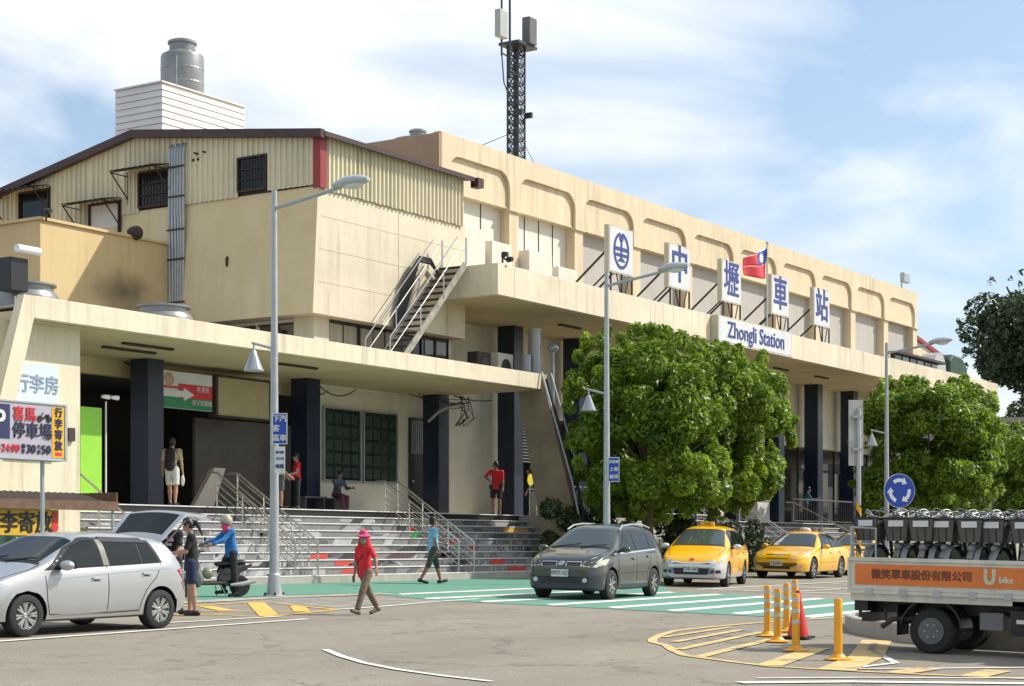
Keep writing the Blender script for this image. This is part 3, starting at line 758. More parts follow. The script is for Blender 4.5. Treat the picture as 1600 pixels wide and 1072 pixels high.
def awning(y0, y1, z):
    n = 8; b = MB()
    for i in range(n):
        ya = y0 + (y1 - y0) * i / n; yb_ = y0 + (y1 - y0) * (i + 1) / n; ym = (ya + yb_) / 2
        b.add([(BX - 0.05, ya, z + 0.16), (BX - 0.05, ym, z + 0.19), (BX - 0.85, ym, z + 0.03), (BX - 0.85, ya, z), (BX - 0.05, yb_, z + 0.16), (BX - 0.85, yb_, z)], [(0, 1, 2, 3), (1, 4, 5, 2)])
    a_ = b.build('awning', RUST, ax, recalc=False)
    b = MB()
    for y in (y0 + 0.06, y1 - 0.06):
        b.tube([(BX - 0.06, y, z - 0.75), (BX - 0.8, y, z - 0.02)], 0.022, 6); b.tube([(BX - 0.06, y, z - 0.04), (BX - 0.82, y, z - 0.04)], 0.018, 6)
        b.tube([(BX - 0.06, y, z - 0.9), (BX - 0.06, y, z + 0.1)], 0.022, 6)
    b.tube([(BX - 0.8, y0 + 0.05, z - 0.03), (BX - 0.8, y1 - 0.05, z - 0.03)], 0.018, 6)
    b.build('awning_bracket', RUST, a_)
awning(8.95, 10.9, 12.42); awning(11.1, 13.0, 11.62); awning(14.25, 16.6, 12.36)
# conduit bundle climbing the joint
pp = thing('conduit_bundle', 'bundle of grey conduits climbing the shaded side of the annex block', 'pipes', (BX, 8.7, 7.5))
for i in range(6):
    y = 8.42 + i * 0.115
    wob = lambda z: 0.03 * math.sin(z * 0.9 + i * 0.7) if z < 11 else 0
    pts = [(BX - 0.16, y, 6.6)] + [(BX - 0.16 + wob(z) * 0.3, y + wob(z), z) for z in np.arange(7.2, 12.9, 0.35)] + [(BX - 0.14, y, 12.95), (BX - 0.05, y, 13.12), (BX + 0.08, y, 13.16)]
    b = MB(); b.tube(pts, 0.045, 8); b.build('conduit', GALV, pp, smooth=True)
for z in (8.3, 9.6, 10.5, 11.5, 12.4):
    b = MB(); b.box(BX - 0.225, BX - 0.205, 8.33, 9.06, z, z + 0.05); b.build('clamp', RUST, pp)
b = MB(); b.box(BX - 0.06, BX, 7.9, 8.25, 12.55, 12.62); b.tube([(BX - 0.2, 7.95, 12.75), (BX - 0.02, 7.95, 12.75)], 0.03, 6); b.tube([(BX - 0.2, 7.6, 12.75), (BX - 0.02, 7.6, 12.75)], 0.03, 6)
tag(b.build('pipe_stub', RUST), 'rusty pipe stubs sticking out of the ribbed side wall', 'pipe')
b = MB(); b.tube([(BX - 0.12, 6.7, 9.5), (BX + 0.1, 6.7, 9.55)], 0.05, 8); b.box(BX - 0.15, BX - 0.05, 6.66, 6.74, 9.25, 9.5)
tag(b.build('wall_spout', RUST), 'small rusty spout on the blank shaded wall', 'spout')

# ------------------------------------------------------------------ tan box behind the low canopy
tb = thing('tan_plant_room', 'tan rendered plant room with a sooty stain, left of the annex block', 'building', (37, 9.04, 6.4))
def tanmat():
    m = mat('tan_sooty', (0.62, 0.46, 0.23), 0.7, var=0.08, scale=0.6, streak=0.35, scol=(0.2, 0.15, 0.08))
    t = m.node_tree; n_, l_ = t.nodes.new, t.links.new; p = t.nodes['Principled BSDF']
    src = p.inputs['Base Color'].links[0].from_socket
    tc = n_('ShaderNodeTexCoord'); 
    d = n_('ShaderNodeMapping'); d.vector_type = 'POINT'
    d.inputs['Location'].default_value = (-0.75 / 1.5, 0, -2.0 / 0.8); d.inputs['Scale'].default_value = (1 / 1.5, 0.0, 1 / 0.8)
    l_(tc.outputs['Object'], d.inputs[0])
    nz = n_('ShaderNodeTexNoise'); nz.inputs['Scale'].default_value = 1.4; nz.inputs['Detail'].default_value = 7; l_(tc.outputs['Object'], nz.inputs['Vector'])
    ln = n_('ShaderNodeVectorMath'); ln.operation = 'LENGTH'; l_(d.outputs[0], ln.inputs[0])
    ad = n_('ShaderNodeMath'); ad.operation = 'ADD'; l_(ln.outputs['Value'], ad.inputs[0]); l_(nz.outputs['Fac'], ad.inputs[1])
    mr = n_('ShaderNodeMapRange'); mr.inputs['From Min'].default_value = 0.55; mr.inputs['From Max'].default_value = 1.5; mr.inputs['To Min'].default_value = 0.85; mr.inputs['To Max'].default_value = 0; l_(ad.outputs[0], mr.inputs['Value'])
    mx = n_('ShaderNodeMix'); mx.data_type = 'RGBA'; l_(mr.outputs[0], mx.inputs[0]); l_(src, mx.inputs[6]); mx.inputs[7].default_value = (0.06, 0.05, 0.04, 1)
    l_(mx.outputs[2], p.inputs['Base Color'])
    return m
b = MB(); b.box(34.5, 39.6, 9.04, 17.5, 6.0, 10.08); b.build('wall', tanmat(), tb, bevel=0.02)
b = MB(); b.box(34.42, 39.62, 8.97, 9.25, 10.081, 10.16); b.box(34.42, 34.7, 9.25, 17.5, 10.081, 10.16); b.build('coping', TAN, tb)
for x, y, z, l_ in ((34.6, 8.9, 10.25, 'small floodlight on the left corner of the tan plant room'), (38.1, 9.0, 10.25, 'dark loudspeaker lying on the tan parapet'), (45.9, 1.05, 9.9, 'twin spotlights at the left corner of the high canopy')):
    b = MB()
    if 'loud' in l_: b.rev([(0.05, -0.25), (0.16, -0.1), (0.22, 0.1), (0.18, 0.2)], 12, (x, y, z), axis='x')
    else:
        b.rev([(0.07, -0.12), (0.095, 0.05), (0.09, 0.06)], 12, (x - 0.05, y - 0.1, z + 0.05), axis='y'); b.tube([(x, y, z - 0.2), (x, y, z)], 0.03, 6)
        if 'twin' in l_: b.rev([(0.07, -0.12), (0.10, 0.05), (0.09, 0.06)], 12, (x + 0.26, y - 0.08, z - 0.06), axis='y'); b.tube([(x - 0.05, y, z), (x + 0.3, y, z - 0.1)], 0.03, 6)
    tag(b.build('spotlight' if 'light' in l_ else 'loudspeaker', RUST if 'loud' in l_ else BLACK, smooth=True), l_, 'lamp' if 'light' in l_ else 'loudspeaker')

# ------------------------------------------------------------------ low canopy
lc = thing('low_canopy', 'low cream flat canopy over the left entrance with splayed end piers', 'canopy', (37, 1, 0))
b = MB(); b.box(27.05, 48.1, 1.0, 1.22, 5.96, 6.45); b.build('fascia', CREAM, lc, bevel=0.01)
b = MB(); b.add([(27.05, 1.0, 5.96), (27.05, 1.22, 5.96), (27.05, 1.22, 6.45), (27.05, 1.0, 6.45), (26.77, 1.0, 6.45), (26.77, 1.22, 6.45), (24.9, 1.0, 0), (24.9, 1.6, 0), (25.4, 1.0, 0), (25.4, 1.6, 0)],
    [(0, 3, 4, 6, 8), (1, 9, 7, 5, 2), (4, 5, 7, 6), (0, 8, 9, 1), (3, 2, 5, 4), (6, 7, 9, 8)]); b.build('splayed_pier', CREAM, lc)
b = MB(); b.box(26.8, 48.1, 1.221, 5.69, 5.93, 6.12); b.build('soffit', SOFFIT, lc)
b = MB(); b.box(26.8, 39.7, 5.7, 9.0, 5.93, 6.12); b.box(26.8, 48.1, 1.221, 5.7, 6.2, 6.26); b.box(26.8, 39.7, 5.7, 9.0, 6.2, 6.26); b.build('roof_deck', CONC, lc)
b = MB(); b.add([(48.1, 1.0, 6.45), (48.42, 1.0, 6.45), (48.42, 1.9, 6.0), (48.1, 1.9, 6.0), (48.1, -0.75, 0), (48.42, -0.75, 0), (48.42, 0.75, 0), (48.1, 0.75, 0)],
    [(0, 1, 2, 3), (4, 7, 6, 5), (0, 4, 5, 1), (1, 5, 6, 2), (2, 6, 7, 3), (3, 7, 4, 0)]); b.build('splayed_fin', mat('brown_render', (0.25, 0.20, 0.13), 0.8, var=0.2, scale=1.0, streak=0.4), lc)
b = MB(); b.tube([(48.02, 0.95, 6.5), (48.0, -0.2, 3.0), (48.0, -0.85, 0.1)], 0.035, 8); b.tube([(48.5, 0.9, 6.5), (48.5, -0.25, 3.0), (48.5, -0.9, 0.1)], 0.03, 8); b.build('downpipe', GALV, lc)
b = MB(); b.tube([(48.28, 0.92, 6.3), (48.25, 0.4, 4.6), (48.3, -0.3, 2.6), (48.25, -0.7, 0.6)], 0.05, 8); b.build('cable_run', BLACK, lc)
for x0, x1, y in ((31.2, 32.9, 2.4), (31.5, 33.3, 3.4), (37.0, 38.6, 2.4)):
    b = MB(); b.box(x0, x1, y, y + 0.14, 5.87, 5.925); b.build('tube_light', RUST, lc)
# lit end wall with a lettered board
lw = thing('baggage_room_wall', 'cream wall at the far left under the low canopy', 'wall', (28, 1.6, 0))
b = MB(); b.box(24.9, 28.97, 1.6, 1.9, 0, 5.93); b.box(28.67, 28.97, 1.9, 5.7, 0, 5.93); b.build('wall', CREAM, lw)
b = MB(); b.box(28.55, 28.75, 1.52, 1.6, 3.35, 3.65); b.build('meter_box', RUST, lw)
bd = thing('baggage_board', 'pale blue-white lettered board on the cream end wall', 'sign', (27.7, 1.5, 4.6))
b = MB(); b.box(27.0, 28.25, 1.54, 1.595, 4.12, 5.04); b.build('board', mat('pale_board', (0.62, 0.68, 0.72), 0.5, var=0.04), bd)
text_mesh('lettering', '行李房', 0.44, mat('faded_blue_letter', (0.28, 0.36, 0.46), 0.6), bd, frame((27.62, 1.53, 4.55), (1, 0, 0)), world=True, extr=0.005, bold=0.006)
gp = MB(); gp.box(29.95, 30.63, 2.62, 2.74, 0.5, 4.28)
tag(gp.build('hoarding', LIME), 'tall lime green panel at the left edge of the entrance', 'panel')
cp = MB(); cp.tube([(30.75, 2.6, 1.9), (30.75, 2.6, 4.45)], 0.02, 8); cp.rev([(0.04, -0.12), (0.06, 0.1)], 8, (30.65, 2.5, 4.55), axis='x'); cp.rev([(0.04, -0.12), (0.06, 0.1)], 8, (30.95, 2.5, 4.55), axis='x')
tag(cp.build('camera_post', WHITEP), 'white post with two small cameras beside the green panel', 'camera')

# interior under the low canopy
it = thing('entrance_wall', 'shaded back wall of the left entrance with shuttered notice windows', 'wall', (44, 5.7, PLAT))
b = MB(); b.box(42.2, 47.2, 5.7, 6.0, PLAT, 5.93); b.build('wall', INNER, it)
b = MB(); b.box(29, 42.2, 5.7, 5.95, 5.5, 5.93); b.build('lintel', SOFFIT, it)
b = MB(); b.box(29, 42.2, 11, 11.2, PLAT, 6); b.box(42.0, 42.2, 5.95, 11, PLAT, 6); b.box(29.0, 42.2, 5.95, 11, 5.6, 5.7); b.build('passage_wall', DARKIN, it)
b = MB(); b.box(37.4, 42.1, 5.9, 6.0, PLAT, 4.6); b.build('shutter_wall', mat('dark_brown_shutter', (0.12, 0.10, 0.085), 0.7, var=0.15), it)
NOTI = mat('dark_green_glass', (0.018, 0.035, 0.024), 0.15, var=0.5, scale=2.5)
for xa, xb in ((42.85, 44.62), (44.84, 46.55)):
    b = MB(); b.box(xa, xb, 5.62, 5.66, 3.02, 5.22); w_ = b.build('window', NOTI, it)
    b = MB(); t = 0.05
    b.box(xa - t, xb + t, 5.58, 5.69, 5.221, 5.27); b.box(xa - t, xb + t, 5.58, 5.69, 2.97, 3.019); b.box(xa - t, xa - 0.001, 5.58, 5.69, 3.02, 5.22); b.box(xb + 0.001, xb + t, 5.58, 5.69, 3.02, 5.22)
    b.build('window_frame', GALV, w_)
    b = MB()
    for i in range(5):
        for j in range(4): b.box(xa + 0.08 + j * 0.42, xa + 0.42 + j * 0.42, 5.612, 5.619, 3.1 + i * 0.42, 3.42 + i * 0.42)
    b.build('notice', mat('green_notice', (0.024, 0.044, 0.03), 0.5, var=0.6, scale=3), w_)
b = MB(); b.box(47.3, 48.15, 5.6, 5.69, PLAT, 5.2); d_ = b.build('door', mat('dark_door', (0.035, 0.03, 0.028), 0.5, var=0.2), it)
b = MB()
for i in range(7): b.box(47.36 + i * 0.11, 47.40 + i * 0.11, 5.57, 5.599, 4.0, 5.1)
b.build('door_grille', GALV, d_)
b = MB(); b.sphere((47.4, 5.56, 3.1), 0.05, 8, 6); b.build('handle', GALV, d_)
for xa in (34.2, 40.8, 47.5):
    b = MB(); b.box(xa, xa + 0.6, 4.6, 5.25, PLAT, 5.93)
    tag(b.build('column', NAVY, bevel=0.015), {34.2: 'square navy column behind the backpacker', 40.8: 'square navy column beside the seated person', 47.5: 'square navy column at the top of the right stair railing'}[xa], 'column')
# cables hanging under the soffit
cb = MB(); rc = random.Random(5)
for i in range(13):
    xa = rc.choice((34.5, 40.2, 41.2, 46.2, 47.2)) + rc.uniform(-0.6, 0.9); L_ = rc.uniform(0.6, 3.2); y = rc.uniform(4.0, 5.5); z = rc.uniform(5.65, 5.9); sag = rc.uniform(0.03, 0.28)
    cb.tube([(xa + L_ * t, y, z - sag * 4 * t * (1 - t)) for t in (0, .17, .33, .5, .67, .83, 1)], rc.uniform(0.010, 0.02), 5)
for i in range(9):
    x = 48.3 + rc.uniform(-0.25, 0.35); cb.tube([(x, 4.2, 5.9), (x + rc.uniform(-.3, .3), 4.1, 5.5), (x + rc.uniform(-.3, .3), 4.1, 5.2), (x + rc.uniform(-.4, .2), 4.2, 4.9)], 0.013, 5)
tag(cb.build('loose_cables', BLACK, smooth=True), 'tangle of black cables slung under the low canopy soffit', 'cables', kind='stuff')
cw = MB(); cw.tube([(46.3, 4.15, 4.95), (46.8, 4.1, 5.3), (47.4, 4.1, 5.5), (48.1, 4.1, 5.6)], 0.05, 8)
tag(cw.build('grey_hose', GALV, smooth=True), 'pale corrugated hose bending across the right navy column', 'hose')
# hanging direction sign and blank board
sg = thing('direction_sign', 'red, white and green direction sign with an arrow hanging behind the lamp', 'sign', (35.9, 4.7, 5.2))
b = MB(); b.box(34.85, 36.85, 4.75, 4.85, 4.68, 5.68); b.build('sign_face', SIGNW, sg)
b = MB(); b.box(34.86, 36.84, 4.735, 4.749, 4.69, 4.98); b.build('green_band', GREENP, sg)
b = MB(); b.prism([(35.5, 4.981), (36.84, 4.981), (36.84, 5.36), (35.5, 5.36)], 'y', 4.736, 4.749); b.prism([(34.86, 5.22), (35.499, 5.22), (35.499, 5.28), (34.86, 5.28)], 'y', 4.736, 4.749); b.build('red_band', REDP, sg)
b = MB(); b.prism([(34.88, 5.0), (35.7, 5.0), (35.7, 4.9), (36.1, 5.08), (35.7, 5.26), (35.7, 5.17), (34.88, 5.17)], 'y', 4.722, 4.734); b.build('arrow', SIGNW, sg)
text_mesh('lettering', '老漢堡', 0.17, SIGNW, sg, frame((36.45, 4.73, 5.24), (1, 0, 0)), world=True)
text_mesh('lettering', '孩子家醫館', 0.16, SIGNW, sg, frame((36.42, 4.73, 4.87), (1, 0, 0)), world=True)
b = MB(); b.rev([(0.1, 0), (0.18, 0.01), (0.1, 0.02)], 14, (35.15, 4.72, 5.45), axis='y'); b.build('portrait_patch', mat('skin_print', (0.5, 0.3, 0.2), 0.6), sg)
bb = thing('blank_board', 'blank cream light box hanging under the low canopy beside the direction sign', 'sign', (38.1, 4.9, 5.1))
b = MB(); b.box(37.0, 39.2, 4.7, 4.95, 4.6, 5.66); b.build('box', mat('aged_acrylic', (0.40, 0.33, 0.18), 0.5, var=0.1), bb)
b = MB(); b.box(36.95, 39.25, 4.66, 4.97, 5.661, 5.72); b.box(36.95, 39.25, 4.66, 4.97, 4.54, 4.599); b.box(36.9, 36.999, 4.66, 4.97, 4.54, 5.72); b.box(39.201, 39.26, 4.66, 4.97, 4.54, 5.72); b.build('box_frame', RUST, bb)
wp = MB(); wp.prism([(35.6, PLAT + 0.002), (36.4, PLAT + 0.002), (36.9, 3.1), (36.45, 3.1)], 'y', 4.3, 4.45)
tag(wp.build('leaning_board', mat('pinkish_board', (0.50, 0.42, 0.36), 0.6, var=0.06)), 'pale slanted board behind the left stair railing', 'board')

# ------------------------------------------------------------------ steel staircase between the roofs
ss = thing('steel_staircase', 'rusty steel staircase climbing from the low canopy to the high one', 'staircase', (43.5, 2.6, 6.3))
A = Vector((42.05, 0, 6.3)); Bp = Vector((45.45, 0, 9.68))
for y in (2.15, 3.0):
    b = MB(); b.bar((A.x, y, A.z), (Bp.x, y, Bp.z), 0.05, 0.2); b.build('stringer', mat('pale_rusty_steel', (0.32, 0.29, 0.24), 0.6, var=0.4, scale=4, streak=0.6), ss)
n = 15
for i in range(n):
    t = (i + 0.5) / n; x = A.x + (Bp.x - A.x) * t; z = A.z + (Bp.z - A.z) * t + 0.02
    b = MB(); b.box(x - 0.12, x + 0.12, 2.18, 2.97, z, z + 0.035); b.build('tread', RUST, ss)
for y in (2.12, 3.03):
    b = MB()
    b.tube([(41.55, y, 6.3), (41.55, y, 7.05), (45.0, y, 10.48)], 0.022, 6); b.tube([(41.55, y, 6.6), (45.2, y, 10.2)], 0.016, 6)
    for t in (0.3, 0.65, 1.0):
        x = A.x + (Bp.x - A.x) * t; z = A.z + (Bp.z - A.z) * t; b.tube([(x, y, z), (x, y, z + 0.85)], 0.02, 6)
    b.tube([(45.5, y, 9.7), (45.5, y, 10.5)], 0.022, 6)
    b.build('handrail', STEEL, ss)
hc = MB(); 
for i in range(9):
    o_ = i * 0.05; hc.tube([(43.2 + o_, 3.25, 6.6), (43.3 + o_, 3.2, 8.0), (43.7 + o_, 3.15, 9.1), (44.2 + o_ * .5, 3.1, 9.72 + o_ * .4), (44.8, 3.0, 9.7 + o_ * .4), (45.1, 2.9, 9.4)], 0.035, 6)
tag(hc.build('cable_bundle', BLACK, smooth=True), 'thick looping bundle of black cables behind the steel staircase', 'cables')
dk = MB(); dk.tube([(43.9, 3.2, 8.1), (44.2, 3.15, 9.0), (44.6, 3.1, 9.5), (44.9, 3.0, 9.2)], 0.12, 10)
tag(dk.build('duct', mat('pale_duct', (0.42, 0.36, 0.26), 0.6, var=0.1), smooth=True), 'pale bent duct beside the steel staircase', 'duct')
# small window and plant on the low roof, right of the stair
window(45.5, 46.9, 6.5, 7.7, 3.88, ax, m=WGLASS)
for (x, y, w, d, h, l_) in ((49.0, 3.2, 0.9, 0.5, 1.0, 'pale air conditioner unit on the low roof right of the staircase'), (47.5, 3.0, 0.8, 0.4, 0.9, 'dark metal cabinet on the low roof under the high canopy')):
    t_ = thing('rooftop_unit', l_, 'air conditioner' if 'air' in l_ else 'cabinet', (x, y, 6.26))
    b = MB(); b.box(x - w / 2, x + w / 2, y - d / 2, y + d / 2, 6.3, 6.3 + h); b.build('casing', WHITEB if 'air' in l_ else RUST, t_, bevel=0.02)
    b = MB(); b.box(x - w / 2 + 0.05, x - w / 2 + 0.1, y - d / 2, y + d / 2, 6.261, 6.299); b.box(x + w / 2 - 0.1, x + w / 2 - 0.05, y - d / 2, y + d / 2, 6.261, 6.299); b.build('foot', RUST, t_)
    b = MB(); b.rev([(0.02, 0), (w * 0.3, -0.01), (w * 0.3, -0.02)], 16, (x, y - d / 2 - 0.001, 6.3 + h * 0.55), axis='y'); b.build('fan_grille', BLACK, t_)
vt = thing('vent_pipes', 'grey ventilation pipes with a round cowl on the low roof', 'pipes', (50.5, 2.4, 6.3))
b = MB(); b.tube([(50.2, 2.6, 5), (50.2, 2.6, 8.2)], 0.22, 12); b.build('wide_pipe', GALV, vt, smooth=True)
b = MB(); b.tube([(50.75, 2.2, 5), (50.75, 2.2, 7.5)], 0.05, 8); b.build('thin_pipe', GALV, vt, smooth=True)
b = MB(); b.sphere((50.75, 2.2, 7.6), 0.2, 12, 8, (1, 1, 0.75)); b.build('cowl', GALV, vt, smooth=True)
b = MB(); b.tube([(49.7, 2.6, 5), (49.7, 2.6, 7.3)], 0.16, 10); b.build('short_pipe', GALV, vt, smooth=True)

# ------------------------------------------------------------------ roof things
def tank(name, label, x, y, z, r, h, neck=0.55, m=TANK):
    t = thing(name, label, 'water tank', (x, y, z))
    b = MB(); b.rev([(r * 0.96, 0), (r, 0.06 * h), (r, 0.86 * h), (r * 0.96, 0.92 * h), (r * neck * 1.1, h)], 28, (x, y, z)); b.build('drum', m, t, smooth=True)
    b = MB(); b.rev([(r * neck, 0), (r * neck, h * 0.16), (r * neck * 1.12, h * 0.17), (r * neck * 1.12, h * 0.22), (r * neck * 0.7, h * 0.27)], 24, (x, y, z + h)); b.build('lid', m, t, smooth=True)
    b = MB()
    for f in (0.3, 0.6): b.rev([(r * 1.0, f * h - 0.03), (r * 1.015, f * h), (r * 1.0, f * h + 0.03)], 28, (x, y, z))
    b.build('hoop', m, t)
    b = MB(); b.tube([(x - r * 0.9, y - r * 0.5, z), (x - r * 0.9, y - r * 0.5, z + h * 0.8)], 0.03, 6); b.build('pipe', GALV, t)
    return t
ph = thing('rooftop_penthouse', 'white plank-clad rooftop box behind the corrugated shed', 'rooftop structure', (49.8, 18.2, 12))
b = MB(); b.box(47.60, 51.95, 17.08, 19.3, 11, 17.92); b.build('core', WHITES, ph)
for i in range(16):
    z = 14.0 + i * 0.245
    b = MB(); b.add([(47.52, 17.0, z), (52.06, 17.0, z), (52.06, 17.035, z + 0.235), (47.52, 17.035, z + 0.235), (52.06, 17.08, z), (47.52, 17.08, z), (52.06, 17.08, z + 0.235), (47.52, 17.08, z + 0.235)],
        [(0, 1, 2, 3), (3, 2, 6, 7), (0, 5, 4, 1)]); b.build('siding_plank', WHITES, ph)
    b = MB(); b.add([(47.52, 17.0, z), (47.52, 19.4, z), (47.555, 19.4, z + 0.235), (47.555, 17.0, z + 0.235), (47.6, 17, z), (47.6, 19.4, z), (47.6, 19.4, z + 0.235), (47.6, 17, z + 0.235)],
        [(0, 3, 2, 1), (3, 7, 6, 2), (0, 1, 5, 4)]); b.build('siding_plank', WHITES, ph)
b = MB(); b.box(47.48, 52.08, 16.96, 19.42, 17.925, 17.98); b.build('cap', WHITES, ph)
tank('water_tank', 'tall grey steel water tank standing on the white rooftop box', 49.85, 18.2, 17.98, 0.82, 1.75, 0.6)
tank('low_water_tank', 'squat grey tank lid showing behind the low canopy, by the conduits', 35.2, 5.0, 6.27, 0.8, 0.95, 0.82)
tank('low_water_tank', 'squat grey tank at the far left edge on the low roof', 30.4, 5.0, 6.27, 0.8, 0.95, 0.82)
tank('hall_water_tank', 'round dark tank on the left end of the hall roof', 51.7, 8.5, 14.4, 0.95, 1.2, 0.3)
gm = thing('roof_machine', 'dark machine with a white roller on the far left low roof', 'machine', (29.4, 4.2, 7.2))
b = MB(); b.box(29.2, 29.75, 4.2, 4.7, 7.1, 7.9); b.build('body', BLACK, gm, bevel=0.02)
b = MB(); b.tube([(29.3, 4.1, 8.1), (30.0, 4.1, 8.1)], 0.1, 10); b.build('roller', WHITEP, gm, smooth=True)

# mast
ms = thing('antenna_mast', 'dark lattice antenna mast with two panel antennas on the hall roof', 'mast', (55.9, 7.0, 14.4))
w = 0.23; zb_, zt_ = 14.4, 19.62
cs = [(55.9 - w, 7 - w), (55.9 + w, 7 - w), (55.9 + w, 7 + w), (55.9 - w, 7 + w)]
for x, y in cs:
    b = MB(); b.tube([(x, y, zb_), (x, y, zt_)], 0.042, 6); b.build('upright', MASTM, ms)
n = 15
for i in range(n):
    z0 = zb_ + (zt_ - zb_) * i / n; z1 = zb_ + (zt_ - zb_) * (i + 1) / n
    b = MB()
    for k in range(4):
        a, c = cs[k], cs[(k + 1) % 4]
        b.tube([(*a, z0), (*c, z0)], 0.03, 5); b.tube([(*a, z0), (*c, z1)], 0.026, 5); b.tube([(*c, z0), (*a, z1)], 0.026, 5)
    b.build('bracing', MASTM, ms)
b = MB(); b.tube([(55.9, 7, zb_), (55.9, 7, zt_)], 0.06, 8); b.build('cable_core', MASTM, ms)
b = MB(); b.box(55.3, 56.6, 6.5, 7.4, 19.62, 19.72); b.build('platform', MASTM, ms)
b = MB(); b.tube([(54.85, 6.6, 18.4), (54.85, 6.6, 22.5)], 0.045, 8); b.build('tall_pole', MASTM, ms)
b = MB(); b.tube([(54.3, 6.6, 18.9), (54.3, 6.6, 21.2)], 0.04, 8); b.tube([(54.3, 6.6, 19.0), (55.6, 6.8, 19.0)], 0.03, 6); b.tube([(54.85, 6.6, 18.5), (55.6, 6.8, 18.5)], 0.03, 6); b.tube([(54.3, 6.6, 19.0), (54.6, 6.7, 18.0), (55.5, 6.8, 17.1)], 0.025, 6); b.build('side_pole', MASTM, ms)
b = MB(); b.box(53.75, 54.28, 6.3, 6.55, 19.45, 20.45); b.build('panel_antenna', mat('antenna_grey', (0.42, 0.43, 0.40), 0.5, var=0.05), ms, bevel=0.03)
b = MB(); b.box(55.9, 56.42, 6.4, 6.75, 19.72, 20.72); b.build('panel_antenna', mat('antenna_dark', (0.12, 0.12, 0.12), 0.5, var=0.2), ms, bevel=0.03)
for x, y in ((55.58, 6.6), (56.22, 6.6)):
    b = MB(); b.box(x - 0.06, x + 0.06, y - 0.1, y + 0.2, 17.0, 17.2); b.build('junction_box', MASTM, ms)
b = MB(); b.tube([(55.9, 7, 16.5), (52.2, 9, 14.5)], 0.012, 4); b.tube([(55.9, 7, 16.6), (62.5, 9, 14.5)], 0.012, 4); b.build('guy_wire', MASTM, ms)
# roof-edge floodlight, far end
fl = thing('roof_floodlight', 'grey floodlight on a stub post at the far end of the hall roof', 'floodlight', (90.4, 4.9, 14.5))
b = MB(); b.tube([(90.4, 4.9, 14.5), (90.4, 4.9, 15.0)], 0.04, 6); b.build('post', GALV, fl)
b = MB(); b.box(90.0, 90.85, 4.6, 4.85, 14.95, 15.45); b.build('lamp_box', GALV, fl, bevel=0.03)
# shed at the far right with a red verge, arched hood and green tarpaulin
fs_ = thing('far_shed', 'small far shed with a red roof edge and an arched hood at the right end', 'shed', (100, 6, 8))
b = MB(); b.prism([(94.5, 8.8), (99.8, 8.8), (99.8, 11.85), (94.5, 12.75)], 'y', 6.05, 10.0); b.build('wall', CREAM2, fs_)
for yv in (5.98, 10.05):
    b = MB(); b.bar((94.2, yv, 12.85), (99.95, yv, 11.92), 0.15, 0.22); b.build('verge', REDT, fs_)
b = MB(); b.prism([(94.2, 12.86), (99.95, 11.93), (99.95, 11.98), (94.2, 12.91)], 'y', 6.06, 9.95); b.build('roof', RUST, fs_)
b = MB(); b.rev([(0.02, 0), (1.0, 0), (1.0, 0.8), (0.02, 0.8)], 20, (97.2, 5.2, 10.9), axis='y'); b.build('arched_hood', mat('pale_hood', (0.42, 0.44, 0.43), 0.5), fs_, smooth=False)
for i in range(6):
    b = MB(); b.box(88.0 + i * 1.1, 88.9 + i * 1.1, 4.35, 4.6, 9.85, 10.95); b.build('window', GLASS if i % 2 == 0 else WGLASS, fs_)
b = MB(); b.box(87.8, 95, 4.1, 4.7, 10.96, 11.08); b.build('eaves', RUST, fs_)
gt = MB(); gt.prism([(100.1, 9.6), (103.4, 9.6), (103.4, 10.9), (103.0, 11.7), (102.2, 12.1), (100.6, 12.15), (100.1, 11.8)], 'y', 5.6, 7.6)
tag(gt.build('green_tarpaulin', mat('green_tarp', (0.02, 0.06, 0.035), 0.6, var=0.5, scale=3), bevel=0.15), 'dark green tarpaulin heap on the far right roof', 'tarpaulin')

